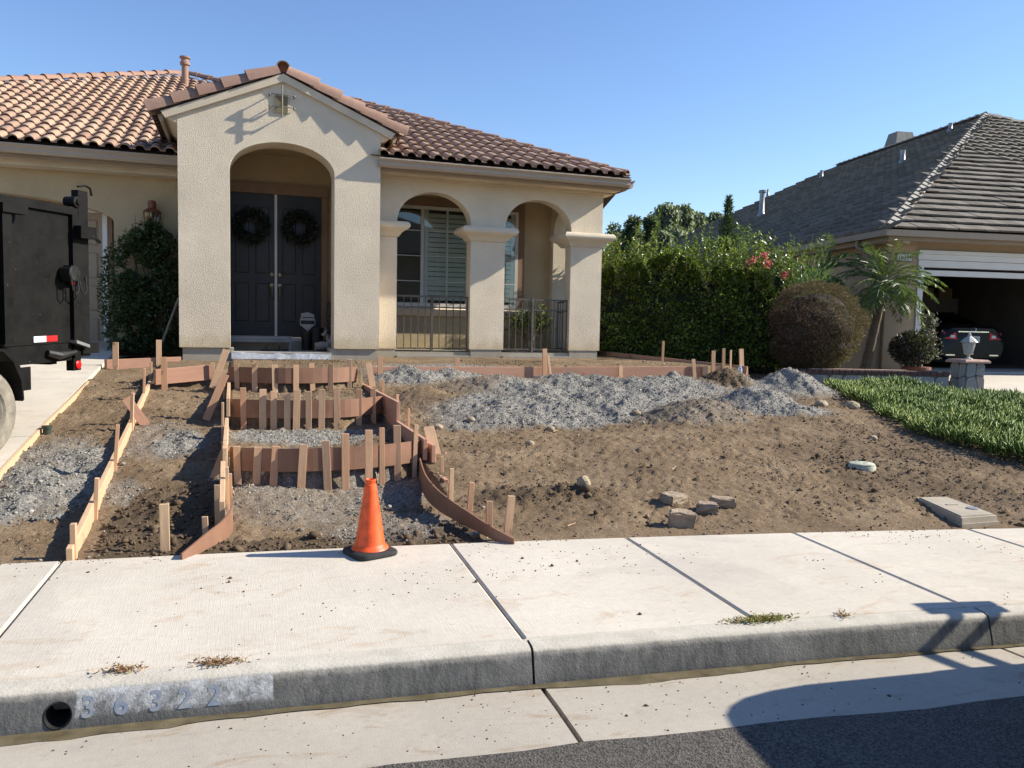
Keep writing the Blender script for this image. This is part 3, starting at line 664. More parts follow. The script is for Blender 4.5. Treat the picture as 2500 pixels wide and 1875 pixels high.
lay((pk[0]+3.9, pk[1]-3.6, zM(pk[1]-3.6)+.04), (pk[0]+.1, pk[1]-.09, zM(pk[1])+.02), BARH, roof)
MB().lathe((-1.18, 20.4, zM(20.4)-.05), [(.075, 0), (.075, .55), (.11, .56), (.11, .62), (.085, .64), (.085, .70), (.12, .71), (.12, .74), (.02, .76)], 14).build('vent_pipe', M['ridge_tile'], roof, smooth=True)
# portal gable roof
proof = MB()
for s in (-1, 1):
    ex = PC+s*1.72
    pass
    proof.hexa([(PC, PY-.03, 5.235), (ex, PY-.03, 5.235-.425*1.72), (ex, 17.0, 5.235-.425*1.72), (PC, 17.0, 5.235), (PC, PY-.03, 5.27), (ex, PY-.03, 5.27-.425*1.72), (ex, 17.0, 5.27-.425*1.72), (PC, 17.0, 5.27)])
gable = proof.build('gable_roof', M['deck'], house)
trim = MB()
for s in (-1, 1):
    for (a, b_, y0, y1) in ((-.035, .05, PY-.11, PY-.002), (.052, .012, PY-.15, PY-.002)):
        P = lambda d, z, y: (PC+s*d, y, 5.19-.425*d+z)
        lo, hi = (a, .012) if a < 0 else (.012, .0)
    trim.hexa([P(0,-.06,PY-.05), P(1.60,-.06,PY-.05), P(1.60,-.06,PY-.002), P(0,-.06,PY-.002), P(0,.05,PY-.05), P(1.66,.05,PY-.05), P(1.66,.05,PY-.002), P(0,.05,PY-.002)])
trim.build('rake_moulding', M['stucco_smooth'], house)
for s in (-1, 1):   # boxed eave returns
    xw = -.832 if s < 0 else 2.057; b = MB()
    b.hexa([(xw, PY+.004, 4.40), (xw+s*.10, PY+.004, 4.44), (xw+s*.10, 14.2, 4.44), (xw, 14.2, 4.40), (xw, PY+.004, 4.58), (xw+s*.20, PY+.004, 4.52), (xw+s*.20, 14.2, 4.52), (xw, 14.2, 4.58)]); b.build('eave_return', M['stucco_smooth'], house)
    MB().hexa([(PC+s*1.64, PY+.06, 4.42), (PC+s*1.675, PY+.06, 4.42), (PC+s*1.675, 15, 4.42), (PC+s*1.64, 15, 4.42), (PC+s*1.64, PY+.06, 4.53), (PC+s*1.72, PY+.06, 4.53), (PC+s*1.72, 15, 4.53), (PC+s*1.64, 15, 4.53)]).build('eave_fascia', M['gutter'], house)
lay((PC-1.82, PY+.05, 5.27-.425*1.82), (PC+.05, PY+.05, 5.285), BAR, gable, .365, lift=.01); lay((PC+1.82, PY+.05, 5.27-.425*1.82), (PC-.05, PY+.05, 5.285), BAR, gable, .365, lift=.01)
lay((PC, PY+.0, 5.345), (PC, 15.5, 5.345), CAPB, gable, .40, lift=.01)
for s in (-1, 1):  # field tiles on the gable roof
    V = []; 
    Ux = Vector((-s, 0, .425)).normalized(); Wd = Vector((0, s, 0)) if s < 0 else Vector((0, 1, 0))
    Wd = Vector((0, -1, 0)) if s < 0 else Vector((0, 1, 0)); N = Wd.cross(Ux); ms = []
    for j in range(5):
        for k in range(11):
            c = Vector((PC+s*1.80, PY+.08+k*.212+(.212 if s < 0 else 0), 5.275-.425*1.80))+Ux*(j*.385); ms.append(np.array(Matrix(((Wd.x,Ux.x,N.x,c.x),(Wd.y,Ux.y,N.y,c.y),(Wd.z,Ux.z,N.z,c.z),(0,0,0,1)))))
    V = np.concatenate([(TVh @ m.T)[:, :3] for m in ms]); F = (nF[None]+len(TV)*np.arange(len(ms))[:, None, None]).reshape(-1, 4)
    me = mkmesh('gable_field_tiles', V, F, M['tile'], True); at = me.attributes.new('rnd', 'FLOAT', 'POINT'); at.data.foreach_set('value', np.repeat(rng.random(len(ms)), len(TV)).astype(np.float32))
    o = link('gable_field_tiles', me, gable, (0, 0, 0)); o['kind'] = 'stuff'
# wrought cross grille over a niche in the gable
M['iron_pale'] = plain('pale_iron', (.23,.20,.145), .5, .4, .2, 20)
gr = thing('iron_grille', (.60, 12.4, 4.62), 'small wrought iron cross grille high on the entry gable', 'grille')
box('backing_plate', plain('olive_plate', (.20,.165,.09), .7), gr, .50, .68, PY-.018, PY-.002, 4.68, 4.93)
gb = MB().tube([(.597, 12.385, 4.60), (.597, 12.385, 5.05)], .011, 8)
for zz in (4.745, 4.92): gb.tube([(.42, PY-.01, zz-.01), (.43, 12.40, zz-.005), (.47, 12.385, zz), (.72, 12.385, zz), (.76, 12.40, zz-.005), (.77, PY-.01, zz-.01)], .010, 8)
gb.build('bar', M['iron_pale'], gr, smooth=True)
for zz in (4.74, 4.915):
    for xx in (.425, .765): MB().lathe((xx, 12.40, zz), [(.0, -.02), (.02, -.01), (.02, .01), (0, .02)], 8).build('knob', M['iron_pale'], gr)
# ------------------------------------------------------------------ entry door
DY = 14.02; dcx = onY((673.5, 650), DY)[0]; dtopz = onY((673, 475.5), DY)[2]; dbot = onY((673, 823), DY)[2]; dr = onY((784, 650), DY)[0]; dl = 2*dcx-dr
M['door'] = plain('charcoal_door_paint', (.033,.032,.031), .5, 0, .1, 3)
door = thing('double_door', (dcx, DY, dbot), 'charcoal double front door with pale centre strip under the entry arch', 'door')
for s in (-1, 1):
    x0, x1 = (dl, dcx-.012) if s < 0 else (dcx+.012, dr)
    lf = box('door_leaf', M['door'], door, x0, x1, DY, DY+.045, dbot, dtopz)
    w = x1-x0
    for a, c, z0, z1 in ((.12, .44, .25, .9), (.56, .88, .25, .9), (.12, .44, 1.05, 2.15), (.56, .88, 1.05, 2.15)):
        MB().bbox((x0+a*w, DY+.001, dbot+z0), ((c-a)*w, 0, 0), (0, 0, z1-z0), (0, -.014, 0), .02).build('raised_panel', M['door'], lf)
    hx = dcx+s*.065; hz = onY(C7(985, 1000), DY)[2]
    hb = MB().lathe((hx, DY-.001, hz+.18), [(.032, 0), (.032, .012), (.02, .02), (.008, .022)], 14, (0,-1,0)).lathe((hx, DY-.001, hz), [(.03, 0), (.03, .01), (.015, .015)], 14, (0,-1,0))
    hb.tube([(hx, DY-.01, hz), (hx, DY-.06, hz-.03), (hx, DY-.06, hz-.18), (hx, DY-.01, hz-.24)], .011, 8); hb.build('door_handle', plain('aged_brass', (.42,.34,.2), .35, .9, .2, 30), lf, smooth=True)
box('centre_strip', M['white_vinyl'], door, dcx-.02, dcx+.02, DY-.018, DY-.001, dbot-.06, dtopz)
box('threshold', M['white_vinyl'], door, dl, dr, DY-.08, DY-.02, dbot-.06, dbot-.005)
box('door_frame', M['trim_brown'], door, dr+.003, dr+.10, DY-.02, DY+.06, dbot-.1, dtopz); box('door_frame', M['trim_brown'], door, dl-.10, dl-.003, DY-.02, DY+.06, dbot-.1, dtopz)
box('door_frame', M['trim_brown'], door, dl-.12, dr+.12, DY-.03, DY+.06, dtopz+.003, dtopz+.18)
box('door_step', M['foundation'], house, -.35, 1.48, DY-.45, DY+.03, 1.161, dbot-.062)
# leafy wreaths
def leaf_cloud(P, Dr, L, W, mat, name, parent=None, seed=1, fold=.25, bend=.2):
    """P centres, Dr pointing direction (unit), leaf quads of two triangles per half"""
    r = np.random.default_rng(seed); n = len(P); L = np.broadcast_to(L, n)[:, None]; W = np.broadcast_to(W, n)[:, None]
    Dr = Dr/(np.linalg.norm(Dr, axis=1)[:, None]+1e-9); a = r.normal(size=(n, 3)); S = np.cross(Dr, a); S /= np.linalg.norm(S, axis=1)[:, None]+1e-9; Nn = np.cross(S, Dr)
    b0 = P; t = P+Dr*L-Nn*L*bend; m1 = P+Dr*L*.45+S*W*.5+Nn*W*fold; m2 = P+Dr*L*.45-S*W*.5+Nn*W*fold
    V = np.stack([b0, m1, t, m2], 1).reshape(-1, 3); i = 4*np.arange(n)
    F = np.stack([i, i+1, i+2, i+3], -1); me = mkmesh(name, V, F, mat); at = me.attributes.new('rnd', 'FLOAT', 'POINT'); at.data.foreach_set('value', np.repeat(r.random(n), 4).astype(np.float32))
    return link(name, me, parent, (0, 0, 0))
def m_leaf(name, stops, rough=.5, trans=.25, spec=.4):
    t = NT(name); at = t.n('Attribute'); at.attribute_name = 'rnd'; c = t.ramp(at.outputs['Fac'], stops); t.col(c); t.set(rough, 0, None, spec)
    if trans:
        tr = t.n('BsdfTranslucent'); t.l(t.mix(.5, c, (.3,.42,.05), 'MIX'), tr.inputs[0]); mx = t.n('MixShader'); mx.inputs[0].default_value = trans
        t.l(t.b.outputs[0], mx.inputs[1]); t.l(tr.outputs[0], mx.inputs[2]); t.l(mx.outputs[0], t.out.inputs[0])
    return t.m
M['wreath'] = m_leaf('wreath_leaf', [(0, (.015,.02,.014)), (.7, (.035,.045,.03)), (1, (.10,.10,.08))], .6, .0)
for pc_, lab in ((C7(770, 475), 'round leafy wreath on the door leaf beside the narrow pillar'), (C7(1195, 490), 'round leafy wreath on the door leaf above the shield sign')):
    q = onY(pc_, DY-.1); R_ = .21; wr = thing('wreath', q, lab, 'wreath'); n = 900
    th = rng.uniform(0, 6.283, n); ph = rng.uniform(0, 6.283, n); rr = R_+.075*np.cos(ph)*rng.random(n)**.5
    P = np.stack([q[0]+rr*np.cos(th), q[1]+.06*np.sin(ph), q[2]+rr*np.sin(th)], -1)
    Dd = np.stack([np.cos(th)*np.cos(ph)-np.sin(th)*.6, np.sin(ph)-.3, np.sin(th)*np.cos(ph)+np.cos(th)*.6], -1)+rng.normal(size=(n, 3))*.4
    leaf_cloud(P, Dd, .065, .03, M['wreath'], 'leaves', wr, 5); MB().tube([q+np.array((R_*math.cos(a), 0, R_*math.sin(a))) for a in np.linspace(0, 6.283, 25)], .03, 6).build('ring', M['wreath'], wr)
    MB().box(q[0]-.015, q[0]+.015, DY-.03, DY-.025, q[2]+R_, dtopz-.01).build('ribbon', M['door'], wr)
# ================================================================== FORMWORK
def groundz(x, y): return float(soilz(np.array([x]), np.array([y]), False)[0][0])
def frame(o, c, ex, ez):
    """object matrix: local x along ex, local z near ez"""
    ex = Vector(ex).normalized(); ez = Vector(ez); ey = ez.cross(ex).normalized(); ez = ex.cross(ey)
    o.matrix_world = Matrix(((ex.x, ey.x, ez.x, c[0]), (ex.y, ey.y, ez.y, c[1]), (ex.z, ey.z, ez.z, c[2]), (0,0,0,1)))
def lumber(name, p0, p1, w, t, mat, wdir, label, cat, group=None, point=False):
    """piece of sawn wood from p0 to p1; w along wdir, t across"""
    p0 = Vector(p0); p1 = Vector(p1); L = (p1-p0).length; h = L/2; a, b = w/2, t/2; e = min(w, t)*.08
    j = lambda: random.uniform(-.0015, .0015)
    V = []; xs = [-h, h] if not point else [-h, -h+.09, h]
    for i, x in enumerate(xs):
        s = .25 if point and i == 0 else 1.
        V += [(x+j(), -b*s, -a*s), (x+j(), b*s, -a*s), (x+j(), b*s, a*s), (x+j(), -b*s, a*s)]
    n = len(xs); F = [(0,1,2,3), tuple(4*n-4+k for k in (3,2,1,0))]
    for i in range(n-1):
        for k in range(4): F.append((4*i+k, 4*i+4+k, 4*i+4+(k+1) % 4, 4*i+(k+1) % 4))
    bm = bmesh.new(); vs = [bm.verts.new(v) for v in V]
    for f in F: bm.faces.new([vs[k] for k in f])
    bmesh.ops.recalc_face_normals(bm, faces=bm.faces)
    bmesh.ops.bevel(bm, geom=list(bm.edges), offset=e, segments=1, affect='EDGES', clamp_overlap=True)
    me = bpy.data.meshes.new(name); bm.to_mesh(me); bm.free(); me.materials.append(mat)
    o = bpy.data.objects.new(name, me); COL.objects.link(o); frame(o, (p0+p1)/2, p1-p0, wdir); return reg(o, label, cat, group)
def stake(top, bot, wpx, label, group, sc=2.765, t=.02, edge=False, fn=lot, base=None, name='stake', mat=None):
    q = hit(bot, fn) if base is None else np.array(base, float); d = ray(*bot); dep = float((q-CAMP) @ _f)
    vh = Vector((d[0], d[1], 0)).normalized(); N = np.array(vh); tp = onP(top, q, N); w = max(.016, wpx/sc*dep/FPX)
    ax = Vector(tp-q).normalized(); b0 = Vector(q)-ax*.20; wd = Vector((1, random.uniform(-.12, .12), 0)); wd = (wd-ax*wd.dot(ax))
    if edge: return lumber(name, b0, tp, .04, w, mat or M['stake'], ax.cross(wd), label, 'stake', group, True)
    return lumber(name, b0, tp, w, t, mat or M['stake'], wd, label, 'stake', group, True)
def curved(name, pts, h, t, mat, label, cat='form board', group=None, h1=None):
    """thin bent board; pts = top edge"""
    P = [Vector(p) for p in pts]; fine = []
    for i in range(len(P)-1):
        p0 = P[max(i-1, 0)]; p1 = P[i]; p2 = P[i+1]; p3 = P[min(i+2, len(P)-1)]
        for k in range(5):
            u = k/5; fine.append(.5*((2*p1)+(p2-p0)*u+(2*p0-5*p1+4*p2-p3)*u*u+(3*p1-p0-3*p2+p3)*u**3))
    fine.append(P[-1]); b = MB(); V = []; F = []; n = len(fine)
    for i, p in enumerate(fine):
        d = fine[min(i+1, n-1)]-fine[max(i-1, 0)]; s = Vector((d.y, -d.x, 0)).normalized()*t/2; hh = h if h1 is None else h+(h1-h)*i/(n-1)
        V += [p-s, p+s, p+s-Vector((0,0,hh)), p-s-Vector((0,0,hh))]
    for i in range(n-1):
        for k in range(4): F.append((4*i+k, 4*i+4+k, 4*i+4+(k+1) % 4, 4*i+(k+1) % 4))
    F += [(0,1,2,3), (4*n-1, 4*n-2, 4*n-3, 4*n-4)]; b.V = V; b.F = F; return reg(b.build(name, mat, smooth=False), label, cat, group)
curved('riser_form', R1, .19, .012, M['hardboard'], 'brown bent board forming the lowest step riser'); curved('riser_form', R2, .19, .012, M['hardboard'], 'brown bent board forming the middle step riser'); curved('riser_form', R3, .19, .012, M['hardboard'], 'brown bent board forming the top step riser')
# curved flares to the sidewalk
fr = [((1508,880),.44),((1545,990),.42),((1620,1085),.38),((1720,1165),.345),((1840,1245),.31),((1980,1335),.275),((2145,1425),.215)]
FR = [onZ(CS(*p), z) for p, z in fr]; curved('bent_form_board', FR, .20, .012, M['hardboard'], 'brown bent board flaring from the steps to the sidewalk beside the bare slope', h1=.06)
fl = [((1566,1150),.40),((1562,1210),.375),((1535,1262),.35),((1480,1320),.32),((1400,1380),.29),((1310,1455),.25),((1225,1525),.215)]
FL = [onZ(CL(*p), z) for p, z in fl]; curved('bent_form_board', FL, .19, .012, M['hardboard'], 'brown bent board curling to the sidewalk next to the dark soil', h1=.06)
# straight side boards of the stair
def side(a, b_, X, h, t, label, mat='form', dx=0):
    p = onP(a, (X,0,0), np.array([1.,0,0])); q = onP(b_, (X,0,0), np.array([1.,0,0]))
    p = Vector(p)-Vector((0,0,h/2)); q = Vector(q)-Vector((0,0,h/2)); return lumber('form_board', p, q, h, t, M[mat], (0,0,1), label, 'form board')
side(CS(1092,362), CS(1362,500), 1.556, .19, .038, 'side form board of the stair between top and middle risers by the gravel heap')
side(CS(1250,560), CS(1545,752), 1.552, .19, .038, 'side form board of the stair between middle and lowest risers by the bare slope')
side(CS(1532,758), CS(1602,792), 1.62, .16, .038, 'short thick form block with end grain at the lowest riser')
side(CS(1522,888), CS(1686,1025), 1.60, .14, .038, 'short side form board below the lowest riser with exposed end grain')
for y0, y1, z0, z1, lab in ((6.65, 8.6, .60, .62, 'long side form board of the stair beside the dark soil strip, lower run'), (8.6, 10.4, .82, .86, 'side form board of the stair beside the dark soil strip, upper run'), (5.6, 6.65, .40, .50, 'side form board of the stair beside the dark soil strip, bottom run')):
    lumber('form_board', (-.118, y0, z0-.09), (-.132, y1, z1-.09), .19, .036, M['form_pale'], (0,0,1), lab, 'form board')
# stakes of the three risers
S1 = [((270,800),(280,1105),45),((415,805),(400,1112),50),((535,800),(515,1105),50),((722,788),(705,1078),52),((870,762),(885,1068),52),((1003,715),(1005,1045),50),((1162,690),(1162,1030),50),((1250,675),(1252,1030),36),((1352,658),(1358,1015),48),((1482,655),(1468,1010),30)]
def on_riser(p, R, top):
    Y = 8.
    for _ in range(6): q = onY(p, Y); Y = float(rline(R, q[0]))-.025-.018
    return onY(p, Y)
ORD = ['first','second','third','fourth','fifth','sixth','seventh','eighth','ninth','tenth']
for i, (a, b_, w) in enumerate(S1): stake(CS(*a), CS(*b_), w, ORD[i]+' upright stake along the lowest step riser, counting from the dark soil strip', 'stakes on the lowest riser', base=on_riser(CS(*b_), R1, a))
S2 = [((313,405),(318,680),38),((447,415),(445,690),45),((520,428),(520,692),42),((612,440),(612,685),42),((678,420),(672,680),45),((755,430),(757,678),38),((845,415),(843,680),42),((945,405),(948,675),42),((1095,415),(1095,665),40),((1190,410),(1195,670),35)]
for i, (a, b_, w) in enumerate(S2): stake(CS(*a), CS(*b_), w, ORD[i]+' upright stake along the middle step riser, counting from the dark soil strip', 'stakes on the middle riser', base=on_riser(CS(*b_), R2, a))
S3 = [((268,245),(275,430),32),((390,237),(393,430),36),((525,250),(530,425),36),((670,252),(670,415),36),((775,240),(783,415),34),((905,245),(905,405),34),((1032,213),(1032,400),30)]
for i, (a, b_, w) in enumerate(S3): stake(CS(*a), CS(*b_), w, ORD[i]+' upright stake along the top step riser, counting from the entry pillar braces', 'stakes on the top riser', base=on_riser(CS(*b_), R3, a))
# leaning braces beside the stair
for a, b_, w, Y, lab in (((200,150),(118,378),42, 10.4, 'leaning wooden brace below the entry pillar, uppermost of three'), ((195,315),(78,588),46, 8.9, 'leaning wooden brace at the stair side, middle of three'), ((203,792),(92,1070),46, 6.8, 'leaning wooden brace at the stair side, lowest of three')):
    t_ = onY(CS(*a), Y); q = onY(CS(*b_), Y-.05); ax = Vector(t_-q).normalized(); lumber('brace', Vector(q)-ax*.06, t_, w/2.765*Y/FPX, .02, M['stake'], Vector((1,0,0))-ax*ax.x, lab, 'brace')
for i, (a, b_, w) in enumerate((((228,985),(232,1200),18),((205,940),(212,1235),22),((172,768),(182,950),15),((176,505),(176,770),15),((185,340),(186,480),14))):
    stake(CS(*a), CS(*b_), w, ORD[i]+' thin stake along the stair side form, counting up from the bent board', 'thin stakes along the stair side form', edge=True)
for a, b_, w, lab in (((140,1060),(146,1335),40,'pale stake behind the bent board, the tall one next to the stair side'),((55,1275),(62,1412),38,'short pale stake behind the bent board by the dark soil'),((-220,1190),(-212,1500),60,'tall pale stake at the sidewalk end of the bent board by the dark soil')):
    stake(CS(*a), CS(*b_), w, lab, 'stakes behind the bent boards', mat=M['form_pale'])
# right flare and slope stakes
for a, b_, w, lab in (((1655,870),(1655,990),22,'narrow stake behind the thick form block'),((1722,950),(1714,1168),30,'slim stake behind the bent board next to the end-grain form board'),((1858,1045),(1840,1258),38,'grey weathered stake behind the bent board'),((1978,1170),(1975,1338),45,'short broad stake behind the bent board, second from the sidewalk'),((2125,1135),(2097,1405),50,'tall stake at the sidewalk end of the bent board by the bare slope')):
    stake(CS(*a), CS(*b_), w, lab, 'stakes behind the bent boards', fn=lambda x, y: np.maximum(lot(x, y), .2))
t_ = onY(CS(1565,668), 7.3); q = onY(CS(1640,965), 7.15); lumber('brace', q, t_, .10, .02, M['stake'], (1,0,.2), 'broad wooden brace leaning outside the thick form block', 'brace')
t_ = onY(CS(1158,238), 10.5); q = onY(CS(1188,402), 10.4); lumber('brace', q, t_, .075, .02, M['stake'], (1,0,.2), 'leaning wooden brace at the outer end of the top riser', 'brace')
for a, b_, w, lab in (((1125,193),(1125,275),14,'thin stake behind the outer end of the top riser'),((1238,195),(1240,362),34,'broad stake on the long form board beside the top riser'),((1258,350),(1258,445),16,'small stake outside the upper side form board'),((1355,450),(1357,600),17,'small stake at the end of the upper side form board'),((1432,545),(1430,665),18,'small stake outside the middle of the lower side form board')):
    stake(CS(*a), CS(*b_), w, lab, 'stakes beside the stair', base=hit(CS(*b_), lambda x, y: np.where(np.asarray(x) > 1.4, .165+.108*np.clip(np.asarray(y)-Yb(x), 0, 6.1), lot(x, y))))
# long pad form in front of the arcade
zF = 1.04
def fb(a, b_, z, lab, h=.19, mat='form', t=.038):
    p = onZ(a, z); q = onZ(b_, z); return lumber('form_board', Vector(p)-Vector((0,0,h/2)), Vector(q)-Vector((0,0,h/2)), h, t, M[mat], (0,0,1), lab, 'form board')
def fY(a, b_, Ya, Yb_, lab, h=.19, mat='form', t=.038):
    p = onY(a, Ya); q = onY(b_, Yb_); return lumber('form_board', Vector(p)-Vector((0,0,h/2)), Vector(q)-Vector((0,0,h/2)), h, t, M[mat], (0,0,1), lab, 'form board')
fY(CR(20,297), CR(1340,300), 11.2, 11.34, 'long pinkish form board at the pad edge behind the gravel heaps')
fY(CR(1342,300), C4(1080,338), 11.34, 11.34, 'long pinkish form board at the pad edge near the water bottle')
fY(C4(1080,337), C4(1268,335), 11.29, 11.29, 'short form board overlapping the end of the long pad form', mat='form_pale')
p = onY(C4(1398,338), 11.3); q = onZ(C4(335,225), 1.19); lumber('form_board', Vector(p)-Vector((0,0,.10)), Vector(q)-Vector((0,0,.10)), .2, .036, M['form'], (0,0,1), 'reddish form board running back along the hedge', 'form board')
for a, b_, w, lab in (((677,230),(680,332),38,'stake on the long pad form below the two-arch railing pillar'),((1345,160),(1345,412),36,'tall stake on the long pad form below the arch with the potted plant'),((1925,290),(1925,402),34,'short stake on the long pad form before the corner pillar')):
    stake(CR(*a), CR(*b_), w, lab, 'stakes along the pad form', sc=3.13, base=onY(CR(*b_), 11.26))
t_ = onY(CR(1370,215), 11.2); q = onY(CR(1396,416), 11.1); lumber('brace', q, t_, .035, .02, M['stake'], (1,0,.1), 'thin brace leaning on the tall pad form stake', 'brace')
for a, b_, w, lab in (((1010,285),(1018,402),26,'slightly tilted stake near the end of the long pad form'),((1156,225),(1152,402),30,'double-width stake on the overlapping form board'),((1230,208),(1226,405),22,'tall pale stake on the overlapping form board'),((1281,220),(1276,400),14,'thin stake at the pad form corner'),((1355,212),(1358,336),36,'chewed stake standing above the water bottle')):
    stake(C4(*a), C4(*b_), w, lab, 'stakes along the pad form', sc=2.949, base=onY(C4(*b_), 11.24 if a[0] < 1300 else 11.5))
for i, (a, b_, w, u) in enumerate((((455,183),(455,225),28,.12),((555,150),(552,235),18,.2),((795,155),(790,262),18,.45))):
    P = onZ(C4(*b_), 1.15); stake(C4(*a), C4(*b_), w, ORD[i]+' stake behind the hedge-side form board, counting from the house corner', 'stakes along the hedge form', sc=2.949, base=P)
# left of the entry
fY(CL(1040,282), CL(1425,250), 10.55, 10.75, 'pinkish form board below the left entry pillar, lower tier'); fY(CL(705,216), CL(1222,196), 12.2, 12.4, 'reddish form board in front of the climbing shrub')
for a, b_, w, Y, lab in (((780,98),(780,203),36,12.15,'stake on the form board near the driveway end'),((1072,83),(1072,198),34,12.3,'stake on the form board below the climbing shrub'),((1106,198),(1110,366),38,10.5,'stake on the lower-tier form board'),((1430,235),(1442,348),30,10.7,'stake where the lower-tier board meets the stair')):
    stake(CL(*a), CL(*b_), w, lab, 'stakes left of the entry', base=onY(CL(*b_), Y))
# long flaring board between the two planting strips
LB = [(CL(455,1548),.235),(CL(560,1330),.36),(CL(690,1050),.50),(CL(800,800),.64),(CL(905,560),.80),(CL(1005,315),.99)]
LBt = []
for p, z in LB: LBt.append(onZ(p, z))
xs_ = [(-.955, 5.2), (-.965, 5.9), (-.985, 6.9), (-1.005, 7.9), (-1.03, 9.2), (-1.06, 10.9)]
LBt = [np.array([x, y, float(lot(x, y))+.085]) for x, y in xs_]
for i in range(2): 
    a, b_ = (LBt[0], LBt[3]) if i == 0 else (LBt[3], LBt[5])
    lumber('form_board', Vector(a)-Vector((0,0,.07)), Vector(b_)-Vector((0,0,.07)), .15, .036, M['form_pale'], (0,0,1), ('long pale form board dividing the planting strips, street half', 'long pale form board dividing the planting strips, house half')[i], 'form board')
for i, (a, b_, w) in enumerate((((495,1320),(500,1556),36),((655,1015),(645,1265),28),((795,655),(775,970),24),((895,440),(888,700),20),((975,275),(970,495),16),((1020,230),(1018,385),14))):
    q = hit(CL(*b_)); stake(CL(*a), CL(*b_), w, ORD[i]+' stake along the pale dividing board, counting from the sidewalk', 'stakes along the dividing board', base=q, edge=False, t=.04)
q = hit(CL(985,660)); t_ = onP(CL(850,475), q, np.array([.1,1.,0])); lumber('brace', q, t_, .09, .02, M['form'], (.5,.2,.8), 'short board leaning across the dividing form board', 'brace')
# ------------------------------------------------------------------ traffic cone
cx, cy = .762, 4.91; cz = .176
cone = thing('traffic_cone', (cx, cy, cz), 'orange traffic cone with black base on the sidewalk edge', 'traffic cone')
b = MB(); V = []; F = []; rot = math.radians(20)
prof = [(.138, 0), (.140, .012), (.136, .026), (.118, .034), (.09, .036)]; n = 28
for r_, h in prof:
    for k in range(n):
        a = 2*math.pi*k/n; m = (abs(math.cos(a))**6+abs(math.sin(a))**6)**(-1/6); x, y = r_*m*math.cos(a), r_*m*math.sin(a)
        V.append((cx+x*math.cos(rot)-y*math.sin(rot), cy+x*math.sin(rot)+y*math.cos(rot), cz+.003+h))
for i in range(len(prof)-1):
    for k in range(n): F.append((i*n+k, i*n+(k+1) % n, (i+1)*n+(k+1) % n, (i+1)*n+k))
F += [tuple(range(n))[::-1], tuple((len(prof)-1)*n+k for k in range(n))]; b.add(V, F); b.build('cone_base', M['rubber'], cone, smooth=True)
MB().lathe((cx, cy, cz), [(.116,.036),(.112,.046),(.098,.054),(.090,.075),(.036,.435),(.030,.440),(.030,.452),(.034,.458),(.034,.468),(.027,.470),(.022,.46),(.022,.3)], 40).build('cone_body', M['orange'], cone, smooth=True)
# ------------------------------------------------------------------ loose wall blocks
def m_block():
    t = NT('wall_block_concrete'); p = t.pos(); t.col(t.ramp(t.noise(p, 14, 5, .7), [(.3, (.25,.19,.135)), (.7, (.42,.335,.25))])); t.set(.92, 0, t.bump(t.noise(p, 60, 5, .75), .012, .8), .2); return t.m
M['block'] = m_block()
def wall_block(p, L, W, H, rz, lab, tilt=0, seed=0):
    q = hit(p); r = random.Random(seed); bm = bmesh.new(); vs = []
    for z in (0, H):
        for x, y in ((-L/2,-W/2), (L/2,-W/2), (L/2*.78,W/2), (-L/2*.78,W/2)): vs.append(bm.verts.new((x, y, z)))
    for f in ((3,2,1,0),(4,5,6,7),(0,1,5,4),(1,2,6,5),(2,3,7,6),(3,0,4,7)): bm.faces.new([vs[k] for k in f])
    bmesh.ops.bevel(bm, geom=list(bm.edges), offset=.012, segments=1, affect='EDGES'); bmesh.ops.subdivide_edges(bm, edges=list(bm.edges), cuts=2, use_grid_fill=True)
    for v in bm.verts: v.co += Vector((r.gauss(0,.004), r.gauss(0,.004), r.gauss(0,.003)))
    me = bpy.data.meshes.new('wall_block'); bm.to_mesh(me); bm.free(); me.materials.append(M['block']); o = link('wall_block', me, None, (q[0], q[1], groundz(q[0], q[1])-.012)); o.rotation_euler = (tilt, tilt*.6, rz); return reg(o, lab, 'concrete block', 'loose wall blocks')
wall_block(C4(860,1310), .20, .15, .08, .35, 'tan wall block lying flat, farthest from the sidewalk joint', .06, 1); wall_block(C4(1110,1370), .17, .12, .08, -.55, 'tan wall block in the middle of the loose group', .03, 2); wall_block(C4(1215,1335), .21, .095, .08, -.5, 'long narrow wall block beside another loose block', .0, 3); wall_block(C4(915,1480), .20, .10, .13, -.3, 'tan wall block standing on edge close to the sidewalk', .12, 4)
# ------------------------------------------------------------------ utility lids
M['box_conc'] = plain('box_concrete', (.36,.31,.24), .85, 0, .12, 7, .4, 90); M['green_lid'] = plain('pale_green_lid', (.42,.43,.34), .75, 0, .2, 14, .3, 60)
zt = .243
c4_ = [onZ(CV(*p), zt) for p in ((1085,1302),(1290,1297),(1648,1428),(1405,1446))]
mb = thing('meter_box', (c4_[0]+c4_[2])/2, 'rectangular tan concrete meter box by the sidewalk', 'meter box')
ctr = sum(c4_)/4; up = np.array((0,0,1.))
def ringbox(P, z0, z1, s0, s1): lo = [ctr+(p-ctr)*s0 for p in P]; hi = [ctr+(p-ctr)*s1 for p in P]; return [(*q[:2], z0) for q in lo]+[(*q[:2], z1) for q in hi]
MB().hexa(ringbox(c4_, zt-.14, zt-.045, 1.05, 1.04)).build('box_collar', M['box_conc'], mb); MB().hexa(ringbox(c4_, zt-.044, zt-.004, 1.0, .985)).build('box_rim', M['box_conc'], mb)
MB().hexa(ringbox(c4_, zt-.003, zt+.004, .90, .895)).build('box_lid', M['box_conc'], mb)
cc = ctr+(c4_[2]-ctr)*.45+(c4_[1]-ctr)*.08; MB().lathe((cc[0], cc[1], zt+.004), [(.045,0),(.045,.008),(.03,.01)], 14).build('reading_cap', plain('steel_cap', (.45,.46,.46), .4, .6), mb)
